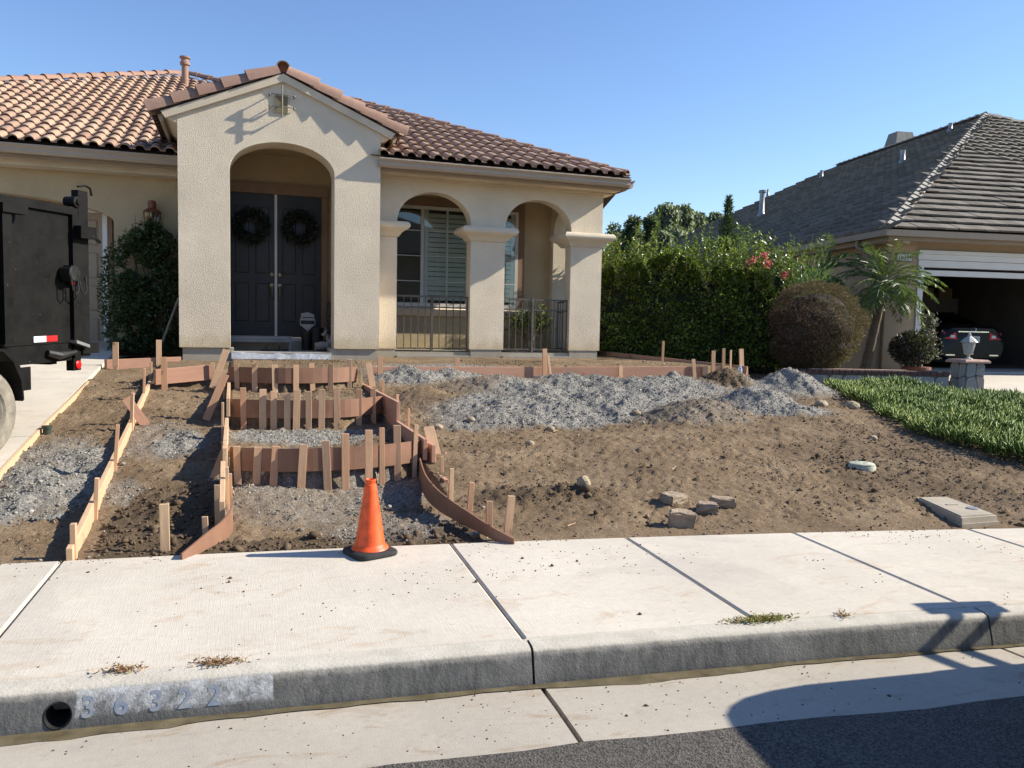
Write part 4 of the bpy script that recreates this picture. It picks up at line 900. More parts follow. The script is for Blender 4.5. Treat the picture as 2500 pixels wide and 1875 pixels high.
cc = ctr+(c4_[0]-ctr)*.1; MB().obox((cc[0]-.05, cc[1]-.02, zt+.004), (.10,-.01,0), (.01,.03,0), (0,0,.006)).build('lid_handle', M['box_conc'], mb)
q = hit(CV(715,1095)); q[2] += .03; rr = 88/2.812*float((q-CAMP) @ _f)/FPX
vc = thing('valve_cover', q, 'round pale green irrigation valve cover in the bare slope', 'valve cover'); MB().lathe((q[0], q[1], q[2]-.12), [(rr*1.04,0),(rr*1.02,.10),(rr,.105)], 26).build('cover_body', M['green_lid'], vc, smooth=True); MB().lathe((q[0], q[1], q[2]-.014), [(rr*.95,0),(rr*.95,.016),(rr*.86,.022)], 26).build('cover_lid', M['green_lid'], vc, smooth=True)
for a in range(4): MB().obox((q[0]-.02+.05*math.cos(a*1.57), q[1]+.05*math.sin(a*1.57), q[2]+.0085), (.04,0,0), (0,.012,0), (0,0,.004)).build('lid_rib', M['green_lid'], vc)
# small drain risers in the planting strip
M['green_pipe'] = plain('dark_green_plastic', (.03,.045,.035), .5)
for p, lab in ((CW(595,1330), 'dark drain riser in the gravel strip by the driveway'), (CW(1112,590), 'dark drain riser by the driveway edge board, close to the pinkish form')):
    q = hit(p); reg(MB().lathe((q[0], q[1], q[2]-.06), [(.035,0),(.035,.10),(.044,.10),(.046,.125),(.040,.128)], 14).build('drain_riser', M['green_pipe'], smooth=True), lab, 'drain pipe')
q = hit(CS(1885,1425)); reg(MB().lathe((q[0], q[1]+.03, q[2]-.03), [(.032,0),(.032,.045),(.038,.05),(.038,.06),(.018,.062),(.016,.05)], 14).build('sprinkler_cap', plain('grey_cap', (.30,.27,.22), .7), smooth=True), 'grey pipe cap in the soil at the sidewalk edge below the bent board', 'pipe cap')
# rocks one can pick out
M['rock'] = plain('rock', (.33,.265,.175), .9, 0, .25, 18, .7, 50)
def rock(p, r_, lab, seed, col=None, sq=(1,1,.7)):
    q = hit(p); bm = bmesh.new(); bmesh.ops.create_icosphere(bm, subdivisions=2, radius=1); rr = random.Random(seed)
    k = [Vector((rr.gauss(0,1), rr.gauss(0,1), rr.gauss(0,1))).normalized() for _ in range(9)]
    for v in bm.verts:
        n_ = v.co.normalized(); d = min(1, min(.95/max(.2, n_.dot(kk)) if n_.dot(kk) > .55 else 1.3 for kk in k)); v.co = Vector((n_.x*sq[0], n_.y*sq[1], n_.z*sq[2]))*r_*d*rr.uniform(.95, 1.05)
    me = bpy.data.meshes.new('rock'); bm.to_mesh(me); bm.free(); me.materials.append(M['rock']); o = link('rock', me, None, (q[0], q[1], float(soilz(q[0], q[1])[0])+r_*.25)); o.rotation_euler.z = seed; return reg(o, lab, 'rock', 'rocks in the yard')
rock(CV(435,680), .11, 'elongated brown rock at the edge of the gravel by the ice plants', 1, sq=(1.3,.8,.6)); rock(CV(520,590), .12, 'dark clod of rock beside the ice plants', 2); rock(CV(640,700), .11, 'brown soil-covered rock below the ice plants', 3); rock(CR(1135,590), .055, 'round tan rock resting on the grey gravel heap', 4); rock(CR(1640,1250), .07, 'jagged pale rock beside the dark damp soil', 5, sq=(.9,.8,1)); rock(C4(600,695), .055, 'small pale rock at the foot of the grey gravel', 6); rock(CR(1390,790), .05, 'small tan rock half buried below the gravel', 7); rock(C4(1590,410), .09, 'brown rock on the soil behind the water bottle', 8); rock(C4(1650,395), .10, 'blocky brown rock in front of the brown bush', 9); rock(CR(780,740), .05, 'small flat rock at the foot of the mixed heap', 10); rock(CR(530,770), .06, 'rounded soil-brown rock behind the leaning brace', 11); rock(CV(790,905), .05, 'small pinkish rock on the bare slope', 12); rock(CR(1235,885), .045, 'small grey rock on the bare slope below the gravel', 13)
# water bottle
def m_clear(name, tint, fac=.12):
    t = NT(name); tr = t.n('BsdfTransparent'); tr.inputs[0].default_value = (*tint, 1); t.col((.9,.95,1.)); t.set(.05, 0, None, .6); mx = t.n('MixShader')
    f = t.n('Fresnel'); f.inputs[0].default_value = 1.45; t.l(t.math('ADD', f.outputs[0], fac), mx.inputs[0]); t.l(tr.outputs[0], mx.inputs[1]); t.l(t.b.outputs[0], mx.inputs[2]); t.l(mx.outputs[0], t.out.inputs[0]); return t.m
q = onY(C4(1345,418), 11.05); bt = thing('water_bottle', q, 'clear plastic water bottle standing on the dark soil heap', 'bottle')
MB().lathe(q, [(.03,0),(.033,.01),(.032,.05),(.030,.055),(.033,.06),(.033,.13),(.030,.15),(.016,.18),(.013,.185),(.013,.195)], 18).build('bottle_body', m_clear('clear_plastic', (.85,.92,1.), .22), bt, smooth=True)
MB().lathe(q, [(.0335,.065),(.0337,.125),(.0335,.126)], 18).build('label', plain('bottle_label', (.55,.65,.85), .5), bt); MB().lathe(q+np.array((0,0,.193)), [(.015,0),(.015,.016),(.012,.018)], 14).build('cap', M['white_paint'], bt)
# house number on the kerb, drain outlet
M['kerb_paint'] = (lambda t: (t.col(t.mix(t.ramp(t.noise(t.pos(), 11, 7, .85), [(.40, 0.), (.56, 1.)]), (.46,.47,.48), (.15,.15,.147))), t.set(.8), t.m)[-1])(NT('worn_white_paint'))
M['kerb_blue'] = (lambda t: (t.col(t.mix(t.ramp(t.noise(t.pos(), 20, 5, .8), [(.42, 0.), (.57, 1.)]), (.17,.215,.30), (.27,.28,.29))), t.set(.8), t.m)[-1])(NT('worn_blue_paint'))
def kerbpt(x, v, out=.0015):
    s = float(Yt(x+.01)-Yt(x-.01))/.02; nr = np.array([-s, 1.])/math.hypot(s, 1); o = -.044+.0221*v-out; return np.array([x+nr[0]*o, float(Yt(x))+nr[1]*o, .03+.075*v])
kx0, kx1 = KX0, KX1
num = thing('house_number', kerbpt((kx0+kx1)/2, 0), 'faded blue house number 36322 painted on the kerb face', 'house number')
def text_mesh(s, size, off=0.):
    cu = bpy.data.curves.new('t', 'FONT'); cu.body = s; cu.size = size; cu.offset = off; cu.align_x = 'CENTER'; cu.align_y = 'CENTER'; cu.resolution_u = 3
    o = bpy.data.objects.new('t', cu); COL.objects.link(o); dg = bpy.context.evaluated_depsgraph_get(); me = bpy.data.meshes.new_from_object(o.evaluated_get(dg)); bpy.data.objects.remove(o); return me
for ch, px in zip('36322', (D(195,1520), D(265,1515), D(340,1508), D(402,1500), D(465,1493))):
    x = onZ(px, .075)[0]; c = kerbpt(x, .55, .0018); me = text_mesh(ch, .112, .002); me.materials.append(M['kerb_blue']); o = link('digit', me, num)
    s = float(Yt(x+.01)-Yt(x-.01))/.02; ex = Vector((1, s, 0)).normalized(); ez = Vector((0, .31, .95)).normalized(); ny = ex.cross(ez); m = Matrix(((ex.x, ez.x, ny.x, 0), (ex.y, ez.y, ny.y, 0), (ex.z, ez.z, ny.z, 0), (0,0,0,1))); m.translation = Vector(c)-wloc(num); o.matrix_basis = m
hx = onZ(D(122,1556), .05)[0]; hc = kerbpt(hx, .3, .0); cut = MB().lathe(hc+np.array((0,-.06,0)), [(.052,0),(.052,.22)], 28, (.0,1,0)).build('cutter', M['curb'])
md = kseg.modifiers.new('hole', 'BOOLEAN'); md.operation = 'DIFFERENCE'; md.object = cut; md.solver = 'EXACT'
bpy.context.view_layer.update(); dg = bpy.context.evaluated_depsgraph_get(); me = bpy.data.meshes.new_from_object(kseg.evaluated_get(dg)); kseg.modifiers.clear(); kseg.data = me; bpy.data.objects.remove(cut)
V = []; F = []; n = 24
for j, (r0, yy) in enumerate(((.0515, -.004), (.0515, .14), (.046, .14), (.046, -.006))):
    for k in range(n): a = 2*math.pi*k/n; V.append(hc+np.array((r0*math.cos(a), yy+(.006+.0148*math.sin(a))*(j in (0, 3)), r0*math.sin(a))))
for j in range(3):
    for k in range(n): F.append((j*n+k, j*n+(k+1) % n, (j+1)*n+(k+1) % n, (j+1)*n+k))
F += [(3*n+k, 3*n+(k+1) % n, (k+1) % n, k) for k in range(n)]
b = MB(); b.V = V; b.F = F; dp = b.build('drain_outlet', plain('black_plastic', (.012,.012,.012), .6)); reg(dp, 'black round drain outlet in the kerb face beside the painted number', 'drain outlet')
# crumbs of dirt on pavement and gutter
r = np.random.default_rng(31); n = 2600; x = r.uniform(-3.5, 8, n); v = np.where(r.random(n) < .55, 1-r.random(n)**2.2*.5, r.random(n))
y1 = Yt(x)+.1+v*(Yb(x)-Yt(x)-.12); z1 = .157+.022*v; onw = r.random(n) < .62; vv = r.random(n); y2 = Yt(x)-.62+vv*.55; z2 = .026-.028*vv
cl_ = fbm(x*1.7, v*3, 3) > np.where(onw, .54, .45); y = np.where(onw, y1, y2); z = np.where(onw, z1, z2); R = r.uniform(.002, .006, n)*(1+1.3*(r.random(n) < .05))
P = np.stack([x, y, z+R*.3], -1)[cl_]; reg(scatter('dirt_crumbs', P, R[cl_], r.random(cl_.sum())*.6, M['clod'], 8), 'dirt crumbs scattered on the pavement and gutter', 'dirt', kind='stuff')
# dried weeds in the kerb joint
M['weed'] = m_leaf('dry_weed', [(0, (.22,.10,.055)), (.6, (.30,.17,.09)), (1, (.36,.27,.10))], .8, .1); M['weed_green'] = m_leaf('half_green_weed', [(0, (.25,.12,.06)), (.4, (.22,.20,.06)), (1, (.30,.34,.10))], .8, .15)
for px, w, nn, mt, lab in ((D(470,1433), .12, 170, 'weed', 'reddish dried weed in the kerb joint above the house number'), (D(262,1450), .10, 110, 'weed', 'thin dried weed in the kerb joint above the drain outlet'), (D(1645,1340), .17, 520, 'weed_green', 'yellow-green weed tuft at a sidewalk joint'), (D(1822,1330), .05, 50, 'weed', 'tiny reddish weed in the kerb joint')):
    q = onZ(px, .157); r = np.random.default_rng(int(px[0])); P = q+np.stack([r.normal(0, w*.45, nn), r.normal(0, .018, nn), np.abs(r.normal(0, .008, nn))], -1); P[:, 1] -= (P[:, 0]-q[0])*.08
    Dd = np.stack([r.normal(0, 1, nn), r.normal(0, .7, nn), np.abs(r.normal(0, .45, nn))], -1); reg(leaf_cloud(P, Dd, .024, .007, M[mt], 'weed', None, 3), lab, 'weed', kind='stuff')
# splinters and dry stalks lying about
r = np.random.default_rng(77); b = MB()
for i in range(46):
    x = r.uniform(1.8, 8.5) if i % 3 else r.uniform(-1.7, 1.5); y = r.uniform(float(Yb(x))+.15, 9.6); a = r.uniform(0, 6.283); L = r.uniform(.04, .13); p = []
    for t in (-.5, 0, .5): xx = x+math.cos(a)*L*t; yy = y+math.sin(a)*L*t+.012*(t == 0); p.append((xx, yy, float(soilz(np.array([xx]), np.array([yy]))[0][0])+.008))
    b.tube(p, [.003, .0035, .002], 5)
reg(b.build('wood_splinters', M['form_pale']), 'pale wood splinters and dry stalks strewn over the soil', 'debris', kind='stuff')
# ================================================================== PORCH DETAILS
def m_glass(name, tint=(.55,.58,.56)):
    t = NT(name); tr = t.n('BsdfTransparent'); tr.inputs[0].default_value = (*tint, 1); gl = t.n('BsdfGlossy'); gl.inputs['Roughness'].default_value = .02; gl.inputs['Color'].default_value = (.9,.92,.95,1)
    f = t.n('Fresnel'); f.inputs[0].default_value = 1.52; mx = t.n('MixShader'); t.l(t.math('ADD', t.math('MULTIPLY', f.outputs[0], 1.05), .01), mx.inputs[0]); t.l(tr.outputs[0], mx.inputs[1]); t.l(gl.outputs[0], mx.inputs[2]); t.l(mx.outputs[0], t.out.inputs[0]); return t.m
M['glass'] = m_glass('window_glass', (.93,.96,.94)); M['dark_room'] = plain('dark_room', (.035,.032,.028), .9); M['shutter'] = plain('shutter_paint', (.74,.74,.66), .5, 0, .04, 3)
wx0, wx1, wz0, wz1 = 2.46, 4.93, 1.95, 3.74; FYw = WY-.03
win = MB()
for a in ((wx0, wx0+.06, wz0, wz1), (wx1-.06, wx1, wz0, wz1), (wx0+.06, wx1-.06, wz1-.06, wz1), (wx0+.06, wx1-.06, wz0, wz0+.06), (3.08, 3.14, wz0+.06, wz1-.06)): win.box(a[0], a[1], FYw-.02, FYw+.02, a[2], a[3])
win = win.build('window', M['white_vinyl'], house)
box('room_back', M['dark_room'], win, wx0, wx1, FYw+.022, FYw+.026, wz0, wz1)
for a, c in ((wx0+.06, 3.08), (3.14, wx1-.06)): box('pane', M['glass'], win, a, c, FYw-.016, FYw-.012, wz0+.06, wz1-.06)
sx0 = 3.15
for s0, s1 in ((3.15, 3.99), (4.02, 4.86)):
    for a, c in ((s0, s0+.07), (s1-.07, s1), ((s0+s1)/2-.02, (s0+s1)/2+.02)): box('shutter_stile', M['shutter'], win, a, c, FYw-.008, FYw+.018, wz0+.06, wz1-.06)
    for j in range(18):
        z = wz0+.12+j*.087; MB().hexa([(s0+.075, FYw-.010, z), (s1-.075, FYw-.010, z), (s1-.075, FYw-.005, z-.004), (s0+.075, FYw-.005, z-.004), (s0+.075, FYw+.016, z+.072), (s1-.075, FYw+.016, z+.072), (s1-.075, FYw+.02, z+.068), (s0+.075, FYw+.02, z+.068)]).build('louver', M['shutter'], win)
for z in (2.4, 2.85, 3.3): box('muntin', M['white_vinyl'], win, 3.14, wx1-.06, FYw-.022, FYw-.017, z-.008, z+.008); box('muntin', M['shutter'], win, wx0+.06, 3.08, FYw-.022, FYw-.017, z-.006, z+.006)
for x in (3.57, 4.0, 4.44): box('muntin', M['white_vinyl'], win, x-.008, x+.008, FYw-.0235, FYw-.0225, wz0+.06, wz1-.06)
box('window_trim', M['trim_brown'], house, wx0-.12, wx1+.13, WY-.03, WY-.003, wz1+.002, wz1+.16); box('window_trim', M['trim_brown'], house, wx1+.002, wx1+.13, WY-.03, WY-.003, wz0-.02, wz1)
MB().hexa([(wx0-.15, WY-.06, 1.78), (wx1+.15, WY-.06, 1.78), (wx1+.15, WY-.003, 1.78), (wx0-.15, WY-.003, 1.78), (wx0-.15, WY-.13, 1.90), (wx1+.15, WY-.13, 1.90), (wx1+.15, WY-.003, 1.94), (wx0-.15, WY-.003, 1.94)]).build('window_sill', M['stucco_smooth'], house)
# iron railings
def railing(x0, x1, xp, lab, dirn='x', Yr=13.1, zt0=2.10, mat='iron'):
    rl = thing('iron_railing', ((x0+x1)/2, Yr, 1.2) if dirn == 'x' else (Yr, (x0+x1)/2, 1.2), lab, 'railing', 'porch railings')
    P = (lambda a, c, z0, z1, h=.012: (a, c, Yr-h, Yr+h, z0, z1)) if dirn == 'x' else (lambda a, c, z0, z1, h=.012: (Yr-h, Yr+h, a, c, z0, z1))
    for z, hh in ((zt0, .028), (zt0-.18, .024), (1.235, .024)): box('rail', M[mat], rl, *P(x0, x1, z-hh, z, .014))
    n = max(3, int((x1-x0)/.112))
    for i in range(n+1):
        x = x0+.01+(x1-x0-.02)*i/n; box('picket', M[mat], rl, *P(x-.007, x+.007, 1.236, zt0-.204, .007)); box('picket', M[mat], rl, *P(x-.007, x+.007, zt0-.179, zt0-.029, .007))
    if xp: box('rail_post', M[mat], rl, *P(xp-.022, xp+.022, 1.11, zt0+.012, .022))
railing(2.43, 3.65, 3.03, 'weathered iron railing in the arch next to the entry portal'); railing(4.27, 5.47, 4.82, 'weathered iron railing in the corner arch with a potted plant behind')
railing(13.43, 14.15, None, 'iron railing in the side arch of the porch', 'y', 5.72)
# potted plant behind the railing
q = np.array((5.0, 13.75, 1.166)); pp = thing('potted_plant', q, 'leafy yellow-green plant in a wire stand behind the railing', 'plant')
b = MB()
for k in range(6): a = k*1.047; b.tube([q+np.array((.17*math.cos(a), .17*math.sin(a), 0)), q+np.array((.07*math.cos(a+.6), .07*math.sin(a+.6), .2)), q+np.array((.17*math.cos(a+1.2), .17*math.sin(a+1.2), .40))], .008, 5)
b.build('wire_stand', M['iron'], pp); MB().lathe(q+np.array((0,0,.2)), [(.10,0),(.15,.2),(.165,.2),(.165,.23),(.14,.23)], 16).build('pot', plain('clay_pot', (.22,.13,.08), .8), pp, smooth=True)
n = 380; P = q+np.array((0,0,.52))+rng.normal(size=(n,3))*np.array((.20,.12,.10)); top = rng.random(n) < .12; P[top] += np.array((0,0,.28))*rng.random((top.sum(),1)); P[top, 0] = q[0]+np.where(rng.random(top.sum()) < .5, -.02, .24)+rng.normal(size=top.sum())*.03
M['variegated'] = m_leaf('variegated_leaf', [(0, (.07,.11,.03)), (.6, (.14,.19,.05)), (1, (.42,.38,.10))], .45, .2); leaf_cloud(P, rng.normal(size=(n,3))+np.array((0,-.3,.4)), .10, .045, M['variegated'], 'foliage', pp, 9)
# porch clutter: bench, shoes, bin, shield sign, deer figures, stone plinth
FZ = 1.161
bq = np.array((.35, 13.35, FZ)); bn = thing('low_bench', bq, 'low grey slatted bench in front of the double door', 'bench')
M['bench'] = plain('grey_painted_metal', (.20,.21,.225), .4, .2)
for k in range(3): box('slat', M['bench'], bn, -.20, .80, 13.25+k*.075, 13.31+k*.075, FZ+.205, FZ+.225)
box('apron', M['bench'], bn, -.20, .80, 13.247, 13.262, FZ+.13, FZ+.195)
for x in (-.17, .76):
    for y in (13.27, 13.43): box('leg', M['bench'], bn, x-.015, x+.015, y-.015, y+.015, FZ, FZ+.204)
M['shoe'] = plain('dark_shoe', (.012,.012,.013), .6)
for i, x in enumerate((.40, .60)):
    b = MB(); sh = thing('sandal', (x, 13.05, FZ), ('dark sandal on the porch step edge next to its pair, nearer the doorway pillar', 'dark sandal on the porch step edge next to its pair, nearer the deer figures')[i], 'shoe', 'pair of sandals')
    V = [(x+math.cos(a)*.11*(1 if i else 1), 13.02+math.sin(a)*.045, FZ) for a in np.linspace(0, 6.283, 13)[:-1]]; MB().prism(V, (0,0,.025)).build('sole', M['shoe'], sh)
    MB().tube([(x-.02, 12.98, FZ+.02), (x-.01, 13.0, FZ+.075), (x-.01, 13.04, FZ+.075), (x-.02, 13.06, FZ+.02)], .014, 6).build('strap', M['shoe'], sh)
MB_ = MB().lathe((1.03, 13.45, FZ), [(.075,0),(.085,.20),(.10,.26),(.10,.29),(.085,.29),(.07,.2)], 16); reg(MB_.build('planter', plain('black_pot', (.012,.012,.012), .5), smooth=True), 'black round planter at the porch bench end', 'planter')
MB_ = MB().lathe((1.19, 13.35, FZ), [(.085,0),(.095,.34),(.10,.35),(.10,.37),(.08,.37)], 16); reg(MB_.build('planter', plain('tall_black_pot', (.014,.014,.015), .5), smooth=True), 'tall black planter holding the shield sign', 'planter')
sq = onY(C7(1266,1310), 13.35); sg = thing('shield_sign', (sq[0], 13.35, FZ+.3), 'pale shield-shaped yard sign on a thin stake by the door', 'sign')
sh_ = [(-.105,.115),(0,.14),(.105,.10),(.105,.03),(.12,.02),(.12,-.06),(.105,-.07),(0,-.165),(-.105,-.08),(-.12,-.07),(-.12,.03),(-.105,.04)]
MB().prism([(sq[0]+a, 13.34, sq[2]+c) for a, c in sh_], (0,.008,0)).build('plate', plain('sign_white', (.30,.30,.29), .5), sg)
box('band', M['shoe'], sg, sq[0]-.11, sq[0]+.11, 13.336, 13.3395, sq[2]-.055, sq[2]+.005); box('stripe', M['shoe'], sg, sq[0]-.08, sq[0]+.09, 13.336, 13.3395, sq[2]+.045, sq[2]+.06)
MB().tube([(sq[0], 13.35, FZ+.3), (sq[0], 13.345, sq[2]-.1)], .008, 6).build('stem', M['bench'], sg)
def deer(x, y, s, flip, lab):
    """small pale garden deer lying with raised head"""
    me = bpy.data.meshes.new('deer_figure'); bm = bmesh.new(); f = -1 if flip else 1
    pts = [((-.12,0,.06),.055),((-.03,0,.075),.062),((.06,0,.08),.055),((.10,0,.15),.034),((.115,0,.215),.028),((.15,0,.235),.034),((.195,0,.222),.017)]
    pts2 = [((.06,.03,.05),.022),((.12,.05,.018),.017),((.19,.05,.015),.013)]; pts3 = [((.06,-.03,.05),.022),((.11,-.05,.018),.017),((.18,-.055,.015),.013)]; pts4 = [((-.11,.04,.04),.032),((-.05,.075,.02),.02),((-.12,.08,.015),.014)]
    ears = [[((.14,.02,.255),.012),((.125,.045,.285),.010),((.12,.055,.30),.004)], [((.14,-.02,.255),.012),((.125,-.045,.285),.010),((.12,-.055,.30),.004)]]; ant = [[((.145,.012,.26),.006),((.135,.025,.31),.006),((.15,.035,.34),.005)], [((.145,-.012,.26),.006),((.135,-.025,.31),.006),((.15,-.035,.34),.005)]]
    b = MB()
    for chain in (pts, pts2, pts3, pts4, *ears, *ant): b.tube([(x+f*p[0]*s, y+p[1]*s, FZ+.002+p[2]*s) for p, _ in chain], [r_*s for _, r_ in chain], 10)
    o = b.build('deer_figure', plain('pale_figurine', (.27,.26,.24), .8, 0, .15, 20, .3, 60), smooth=True)
    m2 = o.modifiers.new('join', 'REMESH'); m2.mode = 'VOXEL'; m2.voxel_size = .008*s; m2.use_smooth_shade = True
    bpy.context.view_layer.update(); dg = bpy.context.evaluated_depsgraph_get(); nm = bpy.data.meshes.new_from_object(o.evaluated_get(dg)); o.modifiers.clear(); o.data = nm; return reg(o, lab, 'figurine', 'deer figures on the porch')
deer(1.27, 13.06, 1.15, False, 'pale garden deer figure with raised head, standing free of the stone plinth'); deer(1.47, 13.22, 1.15, True, 'pale garden deer figure with raised head against the stone plinth')
reg(MB().lathe((1.52, 12.98, FZ), [(.02,0),(.085,.02),(.095,.06),(.07,.12),(.02,.14)], 12, (0,0,1)).build('plastic_bag', plain('white_bag', (.42,.43,.46), .5, 0, .2, 30, .8, 25), smooth=True), 'crumpled white bag on the porch beside the deer figures', 'bag')
st = thing('stone_plinth', (1.62, 13.8, FZ), 'stacked grey stone plinth beside the front door', 'plinth')
M['ledger'] = plain('ledger_stone', (.10,.085,.07), .85, 0, .3, 9, .7, 40)
for j in range(6): MB().bbox((1.38+.015*(j % 2), 13.62, FZ+j*.135), (.42,0,0), (0,.3,0), (0,0,.125), .015).build('stone', M['ledger'], st)
# plastic film over the slab edge at the entry
n = 60; V = []; F = []
for i in range(n+1):
    x = -.12+1.44*i/n; w = .02*float(fbm(x*11, 1, 3)); V += [(x, PY+.05-w*.2, 1.163), (x, PY+.012-w, 1.155), (x, PY-.008-w*.8, 1.09+.02*float(fbm(x*5, 7, 2))), (x, PY-.02-w, 1.055)]
    if i: k = 4*i; F += [(k-4+j, k+j, k+j+1, k-3+j) for j in range(3)]
b = MB(); b.V = V; b.F = F; reg(b.build('plastic_film', plain('milky_film', (.42,.44,.47), .3, 0, .2, 25), smooth=True), 'milky plastic film draped over the porch slab edge', 'plastic sheet')
box('slab_edge', M['foundation'], house, -.10, 1.33, PY-.002, PY+.055, .9, 1.157)
# coach lantern on the left wall
lq = onY(C6(1370,330), WY-.12); ln = thing('wall_lantern', lq, 'copper-topped glass coach lantern on the wall above the climbing shrub', 'lantern')
M['copper'] = plain('aged_copper', (.22,.085,.05), .5, .5, .3, 20); M['lan_glass'] = m_glass('lantern_glass', (.75,.75,.7)); lx, ly, lz = lq
MB().lathe((lx, ly, lz+.13), [(.14,0),(.13,.02),(.09,.06),(.06,.07),(.062,.16),(.05,.19),(.012,.20)], 12).build('lantern_roof', M['copper'], ln, smooth=True); MB().lathe((lx, ly, lz-.20), [(.03,-.03),(.10,0),(.11,.03),(.10,.035)], 12).build('lantern_base', M['copper'], ln, smooth=True)
for k in range(6): a = k*1.047; MB().tube([(lx+.10*math.cos(a), ly+.10*math.sin(a), lz-.17), (lx+.125*math.cos(a), ly+.125*math.sin(a), lz+.13)], .008, 5).build('lantern_bar', M['copper'], ln)
MB().lathe((lx, ly, lz-.165), [(.092,0),(.117,.295)], 6).build('lantern_glass', M['lan_glass'], ln); box('bulb_holder', M['white_vinyl'], ln, lx-.015, lx+.015, ly-.015, ly+.015, lz-.17, lz-.02)
box('wall_bracket', M['copper'], ln, lx-.05, lx+.05, ly+.10, WY-.002, lz-.1, lz+.1)
# climbing shrub in the shade and a leaning pole
M['ivy'] = m_leaf('dark_shrub_leaf', [(0, (.018,.035,.012)), (.6, (.04,.07,.022)), (1, (.085,.12,.04))], .5, .15)
cs = thing('climbing_shrub', (-1.55, 13.9, 1.1), 'dark leafy climbing shrub against the shaded garage wall', 'shrub')
n = 17000; z = 1.12+2.0*rng.random(n)**.9; wd = np.interp(z, [1.1, 1.6, 2.1, 2.6, 2.85, 3.1], [.42, .50, .52, .48, .34, .1]); cxx = np.interp(z, [1.1, 2.2, 3.1], [-1.42, -1.42, -1.32]); P = np.stack([cxx+wd*np.clip(rng.normal(size=n)*.55, -1.15, 1.1), 13.85+rng.uniform(-.33, .33, n), z], -1); k = (fbm(P[:, 0]*5, P[:, 2]*5, 3) > .35) & (P[:, 0] < -.87); P = P[k]
leaf_cloud(P, rng.normal(size=(len(P), 3))+np.array((0,-.3,-.1)), .075, .028, M['ivy'], 'foliage', cs, 12); b = MB()
for k in range(9): x = -1.4+random.uniform(-.25,.25); b.tube([(x, 13.95, 1.05), (x+random.uniform(-.15,.15), 13.85, 1.8), (x+random.uniform(-.35,.35), 13.8, 2.5), (x+random.uniform(-.4,.4), 13.8, 3.0+random.random()*.25)], [.018,.014,.008,.003], 5)
b.build('stems', plain('shrub_stem', (.10,.07,.045), .9), cs)
reg(MB().tube([onY(C6(1460,1420), 13.0), onY(C6(1605,1030), 13.3)], .016, 7).build('leaning_pole', plain('weathered_pole', (.22,.19,.15), .8)), 'thin grey pole leaning on the entry pillar in the shade', 'pole')
# ================================================================== NEIGHBOUR
NG = CAMP+ray(*CG(580,300))*17.75; TH = math.radians(9)
na = np.array([math.cos(TH), -math.sin(TH), 0]); nb = np.array([math.sin(TH), math.cos(TH), 0]); nz = np.array([0,0,1.])
def NW(a, b, z): return np.array([NG[0], NG[1], 0])+na*a+nb*b+nz*z
def nloc(p, depth=0.): q = onP(p, NG+nb*depth, nb); d = q-NG; return float(d @ na), float(q[2])
nh = thing('neighbour_house', NW(2, 1, .8), 'tan neighbouring house with grey shingle hip roof and open garage', 'house')
def nbox(name, mat, parent, a0, a1, b0, b1, z0, z1): return MB().hexa([NW(a0,b0,z0), NW(a1,b0,z0), NW(a1,b1,z0), NW(a0,b1,z0), NW(a0,b0,z1), NW(a1,b0,z1), NW(a1,b1,z1), NW(a0,b1,z1)]).build(name, mat, parent, fix=False)
M['tan_wall'] = plain('tan_stucco', (.37,.28,.19), .92, 0, .07, 1.5, .5, 60); M['trim_white'] = plain('white_trim', (.60,.60,.58), .6, 0, .03, 2); M['n_gutter'] = plain('taupe_gutter', (.26,.205,.15), .6, 0, .05, 2)
cA = nloc(CB(1310,600))[0]; zf = .80; oT = nloc(CG(580,165))[1]; gW = 4.95
nbox('front_wall', M['tan_wall'], nh, cA, -.14, 0, .2, .5, 3.75); nbox('front_wall', M['tan_wall'], nh, -.139, gW+.14, .0, .2, oT+.33, 3.75); nbox('front_wall', M['tan_wall'], nh, gW+.14, 8.5, 0, .2, .5, 3.75)
nbox('left_wall', M['tan_wall'], nh, cA, cA+.2, .201, 16, .5, 3.75)
nbox('garage_trim', M['trim_white'], nh, -.14, -.005, -.03, .22, zf, oT+.18); nbox('garage_trim', M['trim_white'], nh, gW+.005, gW+.14, -.03, .22, zf, oT+.18)
nbox('garage_trim', M['trim_white'], nh, -.139, gW+.139, -.028, .22, oT+.181, oT+.33)
tt = nloc(C5(1325,1222))[1]; nbox('garage_lintel', M['trim_white'], nh, -.17, gW+.2, -.05, -.004, oT+.34, oT+.46); nbox('garage_lintel', M['trim_white'], nh, -.17, gW+.2, -.08, -.004, oT+.463, tt)
nbox('garage_door_edge', M['trim_white'], nh, .0, gW, .02, .12, oT+.0, oT+.12)
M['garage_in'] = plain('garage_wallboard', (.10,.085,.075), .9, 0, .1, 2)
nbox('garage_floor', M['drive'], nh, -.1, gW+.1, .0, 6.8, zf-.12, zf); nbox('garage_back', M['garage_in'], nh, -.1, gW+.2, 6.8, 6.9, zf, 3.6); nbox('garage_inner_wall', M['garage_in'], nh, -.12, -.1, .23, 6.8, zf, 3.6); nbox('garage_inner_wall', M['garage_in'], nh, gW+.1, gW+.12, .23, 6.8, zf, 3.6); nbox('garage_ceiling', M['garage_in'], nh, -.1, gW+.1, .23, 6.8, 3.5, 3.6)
cab = thing('storage_cabinet', NW(4.1, 5.2, zf), 'tall grey cabinet in the dim neighbouring garage', 'cabinet'); M['cab'] = plain('grey_cabinet', (.16,.15,.135), .6)
nbox('cabinet_body', M['cab'], cab, 3.45, 4.85, 4.9, 5.5, zf, zf+1.9)
for a in (3.47, 4.17): nbox('cabinet_door', M['cab'], cab, a, a+.66, 4.87, 4.899, zf+.05, zf+1.86)
